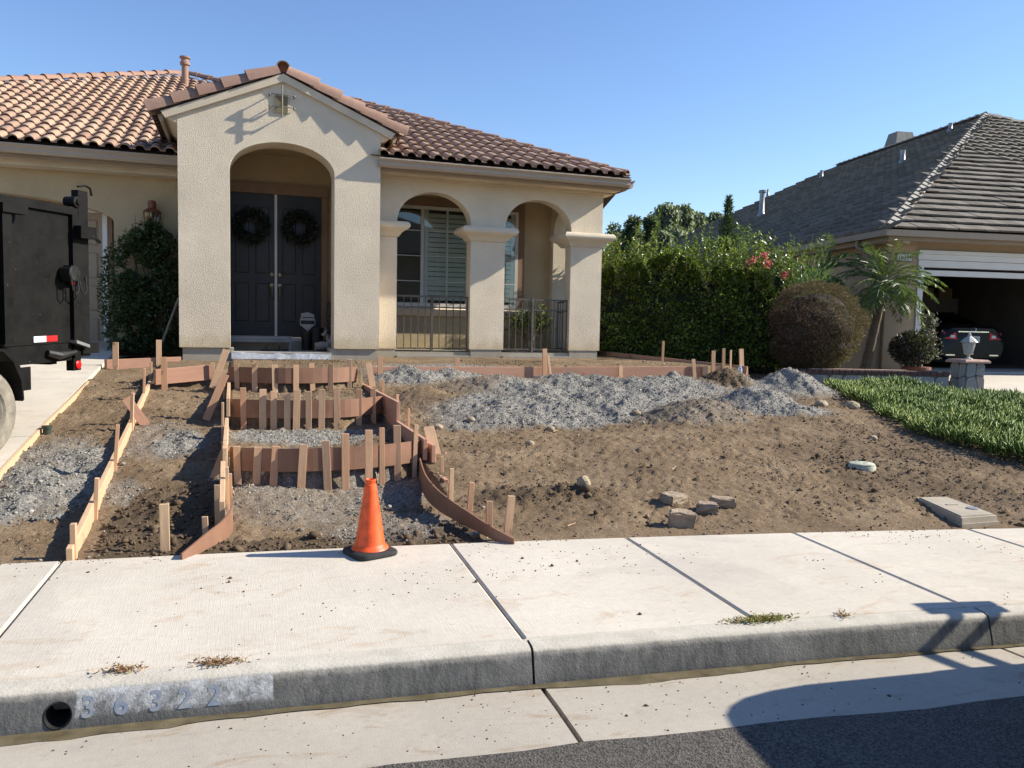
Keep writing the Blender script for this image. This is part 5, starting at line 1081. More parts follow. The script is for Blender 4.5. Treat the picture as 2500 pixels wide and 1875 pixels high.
for a in (3.7, 4.3): reg(nbox('storage_box', plain('cardboard', (.22,.15,.09), .85), None, a, a+.42, 5.0, 5.4, zf+1.902, zf+2.2), ('cardboard box on the grey garage cabinet, over its hinge side', 'cardboard box on the grey garage cabinet, over its open side')[a > 4], 'box', 'boxes on the garage cabinet')
# roof
E0 = NW(-1.27, -.5, 3.88); PKA, PKB, PKZ = -1.27+9.74, -.5+9.11, 3.88+5.28; RB = PKB+9.0; BACK = RB+9.1
EV = 3.86
def FW(a, b): return EV+(b+.5)*5.28/9.11
def LW(a, b): return EV+(a+1.27)*5.28/9.74
nr = MB().add([NW(-1.27,-.5,EV), NW(18.2,-.5,EV), NW(PKA,PKB,FW(0,PKB)), NW(PKA,RB,FW(0,PKB)), NW(-1.27,BACK,EV), NW(18.2,BACK,EV)], [(0,1,2), (0,2,3,4), (1,5,3,2), (4,3,5)])
M['n_deck'] = plain('dark_felt', (.03,.028,.026), .9); nroof = nr.build('hip_roof', M['n_deck'], nh, fix=False)
def m_shake():
    t = NT('grey_concrete_shake'); at = t.n('Attribute'); at.attribute_name = 'rnd'; oi = t.n('ObjectInfo'); p = t.pos()
    r_ = t.math('FRACT', t.math('ADD', oi.outputs['Random'], at.outputs['Fac'])); c = t.ramp(r_, [(0, (.135,.12,.10)), (.5, (.18,.16,.135)), (1, (.225,.20,.17))])
    c = t.mix(.4, c, t.ramp(t.noise(t.pos('world', (40,40,8)), 1, 3, .7), [(.3, .35), (.7, 1.)]), 'MULTIPLY'); t.col(c); t.set(.9, 0, t.bump(t.noise(p, 60, 4, .7), .008, .6), .2); return t.m
M['shake'] = m_shake()
SHW, SHE = .33, .385
SV = np.array([(0,0,.085),(SHW-.006,0,.085),(SHW-.006,.43,.018),(0,.43,.018),(0,.0,.045),(SHW-.006,.0,.045),(SHW-.006,.43,-.01),(0,.43,-.01)]); SVL = SV*np.array((1,1,0))+np.array([(0,0,z) for z in (.085,.085,.018,.018,.0,.0,-.01,-.01)]); SF = [(0,1,2,3),(4,5,1,0),(5,6,2,1),(7,4,0,3)]
sh_me = mkmesh('shingle', SV, SF, M['shake'])
def shingles(O, A, B, wfun, rows):
    A = A/np.linalg.norm(A); B = B/np.linalg.norm(B); N = np.cross(A, B); out = []
    for j in range(rows):
        lo, hi = wfun(j*SHE); off = (j % 2)*SHW/2; k = int(math.floor((lo-off)/SHW))
        while k*SHW+off < hi-.1:
            s = k*SHW+off
            if s > lo-.12:
                c = O+A*s+B*(j*SHE-.05)+N*.004; m = np.eye(4); m[:3,0] = A; m[:3,1] = B; m[:3,2] = N; m[:3,3] = c+rng.normal(size=3)*.004; out.append(m)
            k += 1
    return out
Bf = nb*9.11+nz*5.28; Lf = np.linalg.norm(Bf); Bl = na*9.74+nz*5.28; Ll = np.linalg.norm(Bl)
front = shingles(NW(-1.27,-.5,EV), na, Bf, lambda v: (9.74*v/Lf, min(12.5, 19.47-9.74*v/Lf)), int(Lf/SHE))
leftp = shingles(NW(-1.27,BACK,EV), -nb, Bl, lambda v: (9.1*v/Ll, BACK+.5-9.11*v/Ll), int(Ll/SHE))
inv = -wloc(nroof); front.sort(key=lambda m: np.linalg.norm(m[:3,3]-CAMP))
for m in front[:300]:
    o = bpy.data.objects.new('shingle', sh_me); COL.objects.link(o); o.parent = nroof; mm = Matrix(m.tolist()); mm.translation = mm.translation+inv; o.matrix_basis = mm
rest = front[300:]+leftp; nfr = len(front)-300; SVh = np.c_[SV, np.ones(8)]; SVLh = np.c_[SVL, np.ones(8)]; V = np.concatenate([((SVh if i_ < nfr else SVLh) @ m.T)[:, :3] for i_, m in enumerate(rest)]); F = (np.array(SF)[None]+8*np.arange(len(rest))[:, None, None]).reshape(-1, 4); me = mkmesh('far_shingles', V, F, M['shake'])
at = me.attributes.new('rnd', 'FLOAT', 'POINT'); at.data.foreach_set('value', np.repeat(rng.random(len(rest)), 8).astype(np.float32)); o = link('far_shingles', me, nroof, (0,0,0)); o['kind'] = 'stuff'
M['shake_ridge'] = plain('pale_ridge_shingle', (.30,.275,.235), .9, 0, .12, 8, .4, 50)
def ridge_cap(p0, p1, step=.33):
    p0 = Vector(p0); p1 = Vector(p1); d = (p1-p0).normalized(); s = d.cross(Vector((0,0,1))).normalized(); u = s.cross(d)
    V = [(-.17,0,-.03),(0,0,.075),(.17,0,-.03),(-.15,.40,-.06),(0,.40,.035),(.15,.40,-.06),(-.17,0,-.06),(0,0,.04),(.17,0,-.06)]; F = [(0,1,4,3),(1,2,5,4),(6,7,1,0),(7,8,2,1)]
    me = mkmesh('ridge_shingle', V, F, M['shake_ridge']); n = int((p1-p0).length/step)
    for i in range(n):
        o = bpy.data.objects.new('ridge_shingle', me); COL.objects.link(o); o.parent = nroof; m = Matrix(((s.x,d.x,u.x,0),(s.y,d.y,u.y,0),(s.z,d.z,u.z,0),(0,0,0,1))); m.translation = p0+d*(i*step)+Vector((0,0,.05))-wloc(nroof); o.matrix_basis = m
PK3 = NW(PKA,PKB,FW(0,PKB)); ridge_cap(NW(-1.3,-.53,EV), PK3); ridge_cap(PK3, NW(PKA,RB,FW(0,PKB)), .36); ridge_cap(NW(PKA+3.5,PKB-3.28,FW(0,PKB-3.28)), PK3, .36)
# eaves, gutters, downspout
nbox('fascia', M['n_gutter'], nh, -1.2, 18, -.46, -.43, 3.62, 3.82); nbox('gutter', M['n_gutter'], nh, -1.36, 18, -.60, -.465, 3.70, 3.83); nbox('gutter', M['n_gutter'], nh, -1.36, -1.215, -.46, BACK, 3.70, 3.83); nbox('fascia', M['n_gutter'], nh, -1.21, -1.18, -.425, BACK, 3.60, 3.82); nbox('soffit', M['tan_wall'], nh, -1.175, cA-.002, -.425, BACK, 3.60, 3.64); nbox('soffit', M['tan_wall'], nh, cA-.001, 18, -.425, -.002, 3.70, 3.73)
b = MB(); b.tube([NW(-1.28,.55,3.70), NW(-1.28,.55,3.55), NW(-1.12,.35,3.40), NW(cA-.07,.12,3.28), NW(cA-.06,.10,3.1), NW(cA-.06,.10,.85)], .045, 8); b.build('downspout', M['n_gutter'], nh, smooth=True)
# roof vents and chimney, standing on the left roof plane
def onleft(p): n_ = np.cross(nb, Bl/np.linalg.norm(Bl)); return onP(p, NW(-1.27,-.5,EV), n_)
for base, topy, r_, lab in ((C5(30,945), C5(35,725), .10, 'flue'), (C5(1195,505), C5(1200,395), .08, 'pipe'), (C5(525,632), C5(525,562), .07, 'pipe'), (C5(1590,245), C5(1590,175), .07, 'pipe'), (C5(82,770), C5(82,720), .05, 'pipe')):
    q = onleft(base); tz = onP(topy, q, np.array([_f[0], _f[1], 0])/np.hypot(_f[0], _f[1]))[2]; h = max(.3, tz-q[2])
    pr = [(r_*1.7,-.15),(r_*1.6,.08),(r_,.16),(r_,h-.1),(r_*1.5,h-.095),(r_*1.5,h-.06),(r_*1.05,h-.055),(r_*1.4,h-.03),(r_*1.4,h-.01),(.01,h)] if lab == 'flue' else [(r_*1.5,-.15),(r_*1.4,.08),(r_,.12),(r_,h),(r_*.8,h)]
    MB().lathe(q, pr, 12).build('roof_vent', plain('galvanised_vent', (.30,.30,.29), .4, .5), nroof, smooth=True)
q = NW(PKA+1.6, RB-2.2, FW(0,PKB)-.8); ch = MB(); ch.obox(q-na*.55-nb*.45, na*1.1, nb*.9, nz*1.15); ch.obox(q-na*.62-nb*.52+nz*1.15, na*1.24, nb*1.04, nz*.12); ch.build('chimney', plain('pale_chimney', (.46,.43,.38), .9), nroof)
MB().hexa([q+na*sx_*.48+nb*sy_*.42+nz*1.27 for sx_, sy_ in ((-1,-1),(1,-1),(1,1),(-1,1))]+[q+na*sx_*.36+nb*sy_*.3+nz*1.85 for sx_, sy_ in ((-1,-1),(1,-1),(1,1),(-1,1))]).build('chimney_cap', plain('chimney_shroud', (.20,.19,.17), .7), nroof)
# number plaque
pa0, pz1 = nloc(CB(1415,265)); pa1, pz0 = nloc(CB(1598,368)); pl = thing('number_plaque', NW((pa0+pa1)/2, -.02, pz0), 'framed white plaque reading 36334 beside the open garage', 'plaque')
nbox('plaque_frame', plain('plaque_frame', (.13,.11,.09), .6), pl, pa0, pa1, -.03, -.002, pz0, pz1); nbox('plaque_face', M['trim_white'], pl, pa0+.025, pa1-.025, -.036, -.0305, pz0+.025, pz1-.025)
me = text_mesh('36334', .165); me.materials.append(M['black_paint']); o = link('digits', me, pl); m = Matrix(((na[0]*.82, 0, -nb[0], 0), (na[1]*.82, 0, -nb[1], 0), (0, 1, 0, 0), (0,0,0,1))); m.translation = Vector(NW((pa0+pa1)/2, -.039, (pz0+pz1)/2))-wloc(pl); o.matrix_basis = m
sa, sz = nloc(CB(1480,135)); sn = thing('security_light', NW(sa, -.05, sz), 'small white security light under the neighbouring eave', 'light fixture'); MB().lathe(NW(sa-.08, -.04, sz+.02), [(.05,0),(.05,.04)], 10, -nb).build('mount', M['n_gutter'], sn); MB().tube([NW(sa-.04,-.08,sz), NW(sa+.10,-.12,sz-.01)], [.03,.045], 10).build('lamp_head', M['trim_white'], sn, smooth=True)
# neighbour driveway
nd = MB().add([NW(-.2,-.01,zf-.02), NW(gW+.6,-.01,zf-.02), NW(gW+3,-10.8,.16), NW(-1.6,-10.3,.16)], [(3,2,1,0)]); reg(nd.build('neighbour_driveway', M['drive'], fix=False), kind='structure')
# ------------------------------------------------------------------ dark saloon in the garage
cb0 = 1.35; ca = (nloc(CG(795,930), cb0)[0]+nloc(CG(1640,930), cb0)[0])/2; hw = .90
car = thing('parked_car', NW(ca, cb0+2.3, zf), 'dark saloon car parked nose-in inside the open garage', 'car')
def m_car():
    t = NT('black_car_paint'); t.col((.006,.007,.009)); t.set(.32, 0, None, .22); return t.m
M['carpaint'] = m_car()
def CP(x, y, z): return NW(ca+x, cb0+y, zf+z)
secs = [(-.0,[(.62,.28),(.80,.33),(.86,.50),(.86,.62),(.80,.80),(.70,.93),(.55,1.00),(0,1.01)]), (.07,[(.72,.22),(.87,.30),(.92,.50),(.92,.64),(.88,.82),(.80,.97),(.62,1.05),(0,1.055)]), (.45,[(.75,.20),(.90,.28),(.93,.5),(.93,.66),(.90,.86),(.82,1.00),(.66,1.08),(0,1.09)]), (.95,[(.75,.20),(.90,.28),(.93,.5),(.93,.66),(.90,.88),(.80,1.04),(.62,1.22),(0,1.25)]), (1.5,[(.75,.20),(.90,.28),(.93,.5),(.93,.66),(.90,.90),(.76,1.15),(.58,1.40),(0,1.44)]), (2.6,[(.75,.20),(.90,.28),(.93,.5),(.93,.66),(.90,.90),(.76,1.15),(.58,1.40),(0,1.43)]), (3.5,[(.75,.20),(.90,.28),(.93,.5),(.93,.64),(.90,.84),(.80,.96),(.62,1.0),(0,1.02)]), (4.6,[(.62,.25),(.80,.30),(.85,.45),(.85,.56),(.78,.66),(.66,.72),(.5,.75),(0,.77)])]
V = []; F = []; w = 16
for y, pr in secs: V += [CP(-x, y, z) for x, z in pr]+[CP(x, y, z) for x, z in pr[::-1]]
for i in range(len(secs)-1):
    for k in range(w): F.append((i*w+k, i*w+(k+1) % w, (i+1)*w+(k+1) % w, (i+1)*w+k))
F += [tuple(range(w)), tuple((len(secs)-1)*w+k for k in range(w))[::-1]]; b = MB(); b.V = V; b.F = F; body = b.build('car_body', M['carpaint'], car, smooth=True)
MB().hexa([CP(-.60,.50,1.10), CP(.60,.50,1.10), CP(.60,.49,1.09), CP(-.60,.49,1.09), CP(-.50,1.38,1.425), CP(.50,1.38,1.425), CP(.50,1.37,1.415), CP(-.50,1.37,1.415)]).build('rear_window', M['glass'], car)
M['lamp_red'] = (lambda t: (t.col((.55,.008,.010)), t.set(.35, 0, None, .3), t.m)[-1])(NT('tail_lamp_red')); M['lamp_white'] = plain('lamp_clear', (.6,.55,.55), .15)
for s in (-1, 1):
    tl = MB().hexa([CP(s*.44,-.012,.72), CP(s*.80,.0,.74), CP(s*.80,.03,.74), CP(s*.44,.03,.72), CP(s*.47,-.002,.89), CP(s*.78,.012,.90), CP(s*.78,.04,.90), CP(s*.47,.04,.89)]).build('tail_lamp', M['lamp_red'], car)
    MB().hexa([CP(s*.80,.002,.745), CP(s*.945,.22,.78), CP(s*.93,.24,.78), CP(s*.78,.04,.745), CP(s*.79,.02,.895), CP(s*.93,.24,.88), CP(s*.91,.26,.88), CP(s*.77,.06,.895)]).build('tail_lamp', M['lamp_red'], car)
    MB().hexa([CP(s*.50,-.018,.76), CP(s*.63,-.012,.765), CP(s*.63,-.008,.765), CP(s*.50,-.008,.76), CP(s*.51,-.016,.83), CP(s*.62,-.010,.83), CP(s*.62,-.006,.83), CP(s*.51,-.006,.83)]).build('reverse_lamp', M['lamp_white'], tl)
MB().obox(CP(-.42,-.02,.905), na*.84, nb*.02, nz*.022).build('chrome_strip', M['chrome'], car); pt = MB().obox(CP(-.04-.12,-.02,.66), na*.34, nb*.01, nz*.15).build('number_plate', M['trim_white'], car)
me = text_mesh('1E1437'[-4:], .10); me.materials.append(M['black_paint']); o = link('plate_characters', me, pt); m = Matrix(((na[0],0,-nb[0],0),(na[1],0,-nb[1],0),(0,1,0,0),(0,0,0,1))); m.translation = Vector(CP(.02,-.0215,.735))-wloc(pt); o.matrix_basis = m
b = MB(); b.tube([CP(.065*math.cos(a), .005-.02, .97+.045*math.sin(a)) for a in np.linspace(0, 6.283, 21)], .007, 5); b.tube([CP(.03,-.015,1.0), CP(-.025,-.015,.955), CP(.04,-.015,.955)], .006, 5); b.build('emblem', M['chrome'], car)
b = MB()
for s in (-1, 1): b.obox(CP(s*.60-.12,-.01,.33), na*.24, nb*.03, nz*.035)
b.build('exhaust_trim', M['chrome'], car); MB().obox(CP(-.70,-.03,.36), na*1.4, nb*.06, nz*.03).build('bumper_crease', M['carpaint'], car)
for s in (-1, 1):
    for y in (.95, 3.75):
        tyr = MB().lathe(CP(s*.93,y,.32), [(.20,-.20),(.31,-.20),(.32,-.17),(.32,-.03),(.30,-.005),(.20,.0)], 22, na*s).build('tyre', M['rubber'], car, smooth=True); MB().lathe(CP(s*.93,y,.32), [(.20,-.02),(.17,-.012),(.06,-.01),(.05,.0)], 14, na*s).build('rim', M['chrome'], tyr)
# ------------------------------------------------------------------ low flagstone wall, pillar, lantern
PA = np.array((12.08, 10.66, .5)); wv = np.array((9.55, 11.52, 0.))-np.array((11.83, 10.77, 0.)); wl = np.linalg.norm(wv); wd = wv/wl; wn_ = np.array((wd[1], -wd[0], 0.)); wn_ = wn_ if wn_[1] < 0 else -wn_
lw = thing('flagstone_wall', (10.7, 11.1, .6), 'low flagstone-faced garden wall capped with dark bricks', 'garden wall'); W0 = np.array((11.80, 10.80, 0.))
M['mortar'] = plain('wall_mortar', (.16,.15,.14), .95); M['flag'] = m_stone('flagstone', [(0, (.26,.27,.26)), (.5, (.34,.35,.34)), (1, (.30,.27,.23))])
def m_flag():
    t = NT('flagstone_slate'); oi = t.n('ObjectInfo'); p = t.pos(); c = t.ramp(oi.outputs['Random'], [(0, (.235,.25,.25)), (.6, (.32,.33,.325)), (1, (.34,.30,.25))]); t.col(t.mix(.3, c, t.ramp(t.noise(p, 12, 5, .7), [(.3, .3), (.7, 1.)]), 'MULTIPLY')); t.set(.85, 0, t.bump(t.noise(p, 30, 4), .008, .5), .25); return t.m
M['flag'] = m_flag(); M['brick'] = plain('dark_cap_brick', (.11,.06,.05), .85, 0, .3, 30, .5, 60); M['brick_top'] = plain('pink_cap', (.42,.27,.21), .85, 0, .15, 12, .4, 60)
MB().obox(W0+nz*.3, wd*wl*1.25, -wn_*.16, nz*.595).build('wall_core', M['mortar'], lw)
def flags(O, U_, L, z0, z1, out, parent, nx, nzr, seed):
    """irregular flagstones: jittered cells with mortar gaps"""
    r = random.Random(seed); g = {}
    for i in range(nx+1):
        for j in range(nzr+1): g[i, j] = (L*i/nx+(r.uniform(-.3,.3)*L/nx if 0 < i < nx else 0)+(L/nx*.3*(j % 2) if 0 < i < nx else 0), z0+(z1-z0)*j/nzr+(r.uniform(-.22,.22)*(z1-z0)/nzr if 0 < j < nzr else 0))
    for i in range(nx):
        for j in range(nzr):
            q = [g[i,j], g[i+1,j], g[i+1,j+1], g[i,j+1]]; cx_ = sum(a for a, _ in q)/4; cz_ = sum(c for _, c in q)/4; pl_ = []
            for k in range(4):
                a0, a1 = q[k], q[(k+1) % 4]
                for u in (.14, .86): pl_.append((a0[0]+(a1[0]-a0[0])*u, a0[1]+(a1[1]-a0[1])*u))
            s = .93; MB().prism([O+U_*(cx_+(x-cx_)*s)+nz*(cz_+(z-cz_)*s) for x, z in pl_], out*.022).build('flagstone', M['flag'], parent)
flags(W0+wn_*.001, wd, wl*1.25, .32, .89, wn_, lw, 10, 2, 4)
nbk = int(wl*1.25/.115)
for i in range(nbk): MB().bbox(W0+wd*(i*.115+.004)-wn_*.17+nz*.898, wd*.105, wn_*.20, nz*.075, .008).build('cap_brick', M['brick'], lw); 
MB().obox(W0+wd*.72-wn_*.165+nz*.9745, wd*1.7, wn_*.17, nz*.012).build('cap_mortar', M['brick_top'], lw)
pw = .36; pz0, pz1 = .35, 1.135; th_ = math.radians(-38); pu = np.array((math.cos(th_), math.sin(th_), 0)); pv = np.array((-math.sin(th_), math.cos(th_), 0)); th2 = math.radians(-9)
pu = np.array((math.cos(th2), math.sin(th2), 0)); pv = np.array((-math.sin(th2), math.cos(th2), 0)); P0 = np.array((12.16, 10.64, 0))
pil = thing('stone_pillar', P0+nz*pz0, 'flagstone pillar at the end of the garden wall under a lantern', 'pillar')
MB().obox(P0-pu*pw*.38-pv*0+nz*pz0, pu*pw, pv*pw, nz*(pz1-pz0)).build('pillar_core', M['mortar'], pil); flags(P0-pu*pw*.38-pv*.001, pu, pw, pz0+.02, pz1, -pv, pil, 2, 3, 9); flags(P0-pu*(pw*.38+.001)+pv*pw, -pv, pw, pz0+.02, pz1, -pu, pil, 2, 3, 11)
MB().bbox(P0-pu*(pw*.38+.07)-pv*.07+nz*(pz1+.002), pu*(pw+.14), pv*(pw+.14), nz*.06, .03).build('pillar_cap', M['brick_top'], pil)
lc = P0+pu*pw*.12+pv*pw*.5+nz*(pz1+.063); pla = thing('pillar_lantern', lc, 'weathered pale lantern standing on the flagstone pillar', 'lantern'); M['lan_pale'] = plain('pale_metal', (.42,.42,.38), .55, .2, .2, 20)
MB().lathe(lc, [(.075,0),(.07,.015),(.03,.03),(.02,.07),(.05,.085),(.075,.09),(.075,.10)], 8).build('lantern_base', M['lan_pale'], pla); MB().lathe(lc+nz*.10, [(.07,0),(.11,.20)], 8).build('lantern_glass', m_clear('frosted_lantern_glass', (.5,.5,.38), .35), pla); MB().lathe(lc+nz*.30, [(.14,0),(.13,.015),(.09,.06),(.04,.10),(.03,.11),(.02,.15),(.005,.17)], 8).build('lantern_roof', M['lan_pale'], pla)
for k in range(8): a = k*.785+.39; MB().tube([lc+np.array((.07*math.cos(a), .07*math.sin(a), .10)), lc+np.array((.112*math.cos(a), .112*math.sin(a), .30))], .006, 4).build('lantern_bar', M['lan_pale'], pla)
# ================================================================== PLANTS
def gz(x, y): return float(lot(x, y))
def branches(b, p, d, L, r_, depth, rr, out):
    p = np.array(p, float); d = np.array(d, float); d /= np.linalg.norm(d); q = p+d*L*.5+np.array([rr.uniform(-.08,.08)*L for _ in range(3)]); e = p+d*L+np.array([rr.uniform(-.12,.12)*L for _ in range(3)])
    b.tube([p, q, e], [r_, r_*.8, r_*.6], 6, False); out.append(e)
    if depth:
        for k in range(rr.choice((2, 3))):
            nd = d+np.array([rr.gauss(0,.55), rr.gauss(0,.55), rr.gauss(.05,.3)]); branches(b, e if k else q, nd, L*.68, r_*.58, depth-1, rr, out)
# clipped hedge: lit feathery top, dense shaded face
M['hedge'] = m_leaf('hedge_leaf', [(0, (.045,.085,.014)), (.5, (.10,.17,.028)), (.85, (.20,.26,.045)), (1, (.33,.33,.06))], .32, .30, .5)
hd = thing('hedge', (9, 13.6, .95), 'tall leafy green hedge between the two houses with untrimmed top shoots', 'hedge')
hl = onY(C8(2090,1400), 13.9)[0]
A0 = np.array((6.25, 14.45)); A1 = np.array((10.15, 12.95)); ax2 = (A1-A0)/np.linalg.norm(A1-A0); nx2 = np.array((-ax2[1], ax2[0])); HL = np.linalg.norm(A1-A0)
def hedge_pts(n, seed):
    r = np.random.default_rng(seed); u = r.random(n); h = r.random(n); s = r.uniform(-1, 1, n); shell = r.random(n) < .72
    s = np.where(shell, np.sign(s)*(.75+.25*r.random(n)), s); top = r.random(n) < .33; h = np.where(top, .86+.16*r.random(n), h)
    hgt = 2.05+.42*(fbm(u*7, u*0+3, 3)-.5)*2; w = .62*(1-.18*h**3)*np.minimum(1, 6*(1.03-u)+.12)
    b_ = .34*(fbm(u*HL*1.5, h*3+9, 3)-.5)*2; a = u*HL; o = s*w+np.sign(s)*b_
    xy = A0+ax2*a[:, None]+nx2*o[:, None]; z = .92+h*(hgt-.12)*np.minimum(1, 5*(1.06-u)); return np.c_[xy, z], s, h, r
P, s, h, r = hedge_pts(46000, 5); k = fbm(P[:,0]*4.5+P[:,1]*3, P[:,2]*4.5, 3) > .36; P = P[k]; s = s[k]; h = h[k]
Dd = np.stack([nx2[0]*s, nx2[1]*s, .35+.9*(h > .85)], -1)+r.normal(size=(len(P), 3))*.65; leaf_cloud(P, Dd, r.uniform(.045,.10,len(P)), r.uniform(.022,.042,len(P)), M['hedge'], 'foliage', hd, 21)
# feathery shoots on top
Ps = []; Ds = []; b = MB(); rr = random.Random(4)
for i in range(330):
    u = rr.random()**.9*.97; o = rr.uniform(-.75,.65); base = np.array((*(A0+ax2*u*HL+nx2*o), 2.30+.5*rr.random())); L = rr.uniform(.35,.8)*(1.35 if .05 < u < .3 or .55 < u < .8 else .85); d = np.array((rr.gauss(0,.35), rr.gauss(0,.35), 1.)); d /= np.linalg.norm(d); e = base+d*L; b.tube([base, (base+e)/2+np.array((rr.gauss(0,.03),)*3), e], [.007,.005,.002], 4, False)
    for t in np.linspace(.1, 1, int(L*40)): q = base+d*L*t; Ps.append(q); Ds.append(np.array((rr.gauss(0,1), rr.gauss(0,1), .6)))
leaf_cloud(np.array(Ps), np.array(Ds), .075, .034, M['hedge'], 'shoots', hd, 22); b.build('twigs', plain('hedge_twig', (.10,.075,.04), .9), hd)
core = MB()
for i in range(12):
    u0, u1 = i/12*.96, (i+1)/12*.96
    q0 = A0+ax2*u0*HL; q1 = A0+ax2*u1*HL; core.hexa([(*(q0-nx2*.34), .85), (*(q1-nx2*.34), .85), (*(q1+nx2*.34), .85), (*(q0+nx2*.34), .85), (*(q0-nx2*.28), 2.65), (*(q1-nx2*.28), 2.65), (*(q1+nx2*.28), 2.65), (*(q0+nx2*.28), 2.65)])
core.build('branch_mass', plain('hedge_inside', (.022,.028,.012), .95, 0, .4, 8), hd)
# oleander with pink flowers behind the hedge end
M['oleander'] = m_leaf('oleander_leaf', [(0, (.05,.10,.03)), (1, (.13,.21,.07))], .4, .25); M['flower'] = m_leaf('pink_flower', [(0, (.55,.03,.10)), (1, (.75,.10,.22))], .6, .3)
od = thing('oleander', (10.25, 12.9, .9), 'oleander with narrow leaves and pink flowers beside the hedge', 'shrub'); n = 1600; th = rng.uniform(0, 6.283, n); q = np.array((10.15, 12.75, 2.45)); P = q+rng.normal(size=(n,3))*np.array((.28,.28,.33)); leaf_cloud(P, (P-q)+rng.normal(size=(n,3))*.25+np.array((0,0,.3)), .13, .02, M['oleander'], 'foliage', od, 31)
b = MB()
for k in range(7): b.tube([(10.15+.1*math.cos(k), 12.75+.1*math.sin(k), .85), (10.15+.2*math.cos(k), 12.75+.2*math.sin(k), 1.7), (10.15+.3*math.cos(k), 12.75+.3*math.sin(k), 2.5)], [.02,.015,.008], 5)
b.build('stems', plain('oleander_stem', (.14,.11,.07), .9), od)
for i, p in enumerate((C4(1340-150,-420), (1836,638), (1872,646), (1916,671), (1867,624))):
    if i == 0: continue
    q = onY(p, 12.35); P = q+rng.normal(size=(34,3))*.035; leaf_cloud(P, rng.normal(size=(34,3)), .045, .04, M['flower'], 'flower_cluster', od, 40+i)
# rounded brown-tipped bush
M['brownbush'] = m_leaf('brown_bush_leaf', [(0, (.065,.036,.026)), (.45, (.135,.076,.052)), (.8, (.215,.12,.085)), (1, (.29,.165,.12))], .7, .12, .2); M['olivebush'] = m_leaf('olive_bush_leaf', [(0, (.05,.034,.022)), (1, (.15,.10,.065))], .7, .15, .2)
bc = onY(D(1768,702), 12.0); br_ = .80; bb = thing('rounded_bush', (bc[0], 12.0, .85), 'round brown-tipped bush between the hedge and the palm', 'bush'); n = 42000; v = rng.normal(size=(n,3)); v /= np.linalg.norm(v, axis=1)[:, None]; rad = np.where(rng.random(n) < .8, .86+.16*rng.random(n), rng.random(n)**.5); lump = 1+.16*(fbm(v[:,0]*3+5, v[:,2]*3+v[:,1], 3)-.5)*2
P = np.array((bc[0], 12.05, 1.72))+v*np.array((.84,.80,.84))*(rad*lump)[:, None]; P[:, 2] = np.where(P[:,2] < .95, .95+rng.random(n)*.1, P[:,2]); P[:, 0] -= np.clip(1.5-P[:,2], 0, 1)*.25; k = fbm(P[:,0]*7, P[:,2]*7, 2) > .33
sel = (v[:,2] > -.55+.5*rng.normal(size=n)*.5); leaf_cloud(P[k & sel], v[k & sel]+rng.normal(size=(n,3))[k & sel]*.7, .05, .0085, M['brownbush'], 'tip_foliage', bb, 41); leaf_cloud(P[k & ~sel], v[k & ~sel]+rng.normal(size=(n,3))[k & ~sel]*.7, .05, .014, M['olivebush'], 'lower_foliage', bb, 42)
b = MB(); rr = random.Random(8); tips = []
for k in range(7): branches(b, (bc[0]-.15+rr.uniform(-.12,.12), 12.0+rr.uniform(-.1,.1), .85), (rr.gauss(.1,.45), rr.gauss(-.1,.4), 1), .55, .035, 2, rr, tips)
b.build('trunk', plain('bush_stem', (.13,.10,.07), .9), bb)
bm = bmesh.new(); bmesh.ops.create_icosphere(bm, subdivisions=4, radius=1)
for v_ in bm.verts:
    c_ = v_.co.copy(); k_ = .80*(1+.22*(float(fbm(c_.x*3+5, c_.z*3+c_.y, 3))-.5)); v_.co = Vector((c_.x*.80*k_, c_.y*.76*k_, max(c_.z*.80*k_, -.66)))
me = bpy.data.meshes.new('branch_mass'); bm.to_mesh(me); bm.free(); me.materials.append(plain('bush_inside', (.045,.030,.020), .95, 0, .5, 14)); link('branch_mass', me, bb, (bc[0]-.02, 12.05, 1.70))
# palms
M['frond'] = m_leaf('palm_frond', [(0, (.022,.055,.020)), (.6, (.05,.10,.03)), (.92, (.11,.17,.04)), (1, (.22,.22,.09))], .42, .25)
def palm(base, crown, nf, L, lab, seed, lean=.0):
    rr = random.Random(seed); base = np.array(base, float); crown = np.array(crown, float); t = thing('palm_tree', base, lab, 'palm'); tv = []; 
    n = 14; pts = [base+(crown-base)*(i/n)+np.array((math.sin(i/n*3.1)*lean, 0, 0)) for i in range(n+1)]; rad = [.10*(1-.25*i/n)*(1+.10*(i % 2)) for i in range(n+1)]
    MB().tube(pts, rad, 10).build('trunk', plain('palm_trunk', (.12,.085,.055), .95, 0, .3, 30, .9, 40), t)
    P = []; Dv = []; LL = []; b = MB()
    for f in range(nf):
        az = f*2.399+rr.gauss(0,.2); el = math.radians(rr.uniform(-15, 80)); l = L*rr.uniform(.8,1.1); d = np.array((math.cos(az)*math.cos(el), math.sin(az)*math.cos(el), math.sin(el))); sd = np.array((-math.sin(az), math.cos(az), 0)); path = []; p = crown.copy()
        for i in range(15):
            path.append(p.copy()); p = p+d*l/14; d = d+np.array((0,0,-.105)); d /= np.linalg.norm(d)
            if i > 1:
                for s in (-1, 1):
                    for q in (0., .5): P.append(p+d*l/14*q); Dv.append(d*.75+sd*s*.8+np.array((0,0,-.25+rr.gauss(0,.1)))); LL.append(.24*math.sin(math.pi*min(1,(i+2)/17))+.05)
        b.tube(path, [.014-.012*i/14 for i in range(15)], 4, False)
    b.build('frond_stalks', plain('frond_stalk', (.14,.16,.06), .7), t); leaf_cloud(np.array(P), np.array(Dv), np.array(LL), .022, M['frond'], 'fronds', t, seed, .1, .15); return t
pb = NW(cA-.35, -.9, 0); pb[2] = gz(pb[0], pb[1])
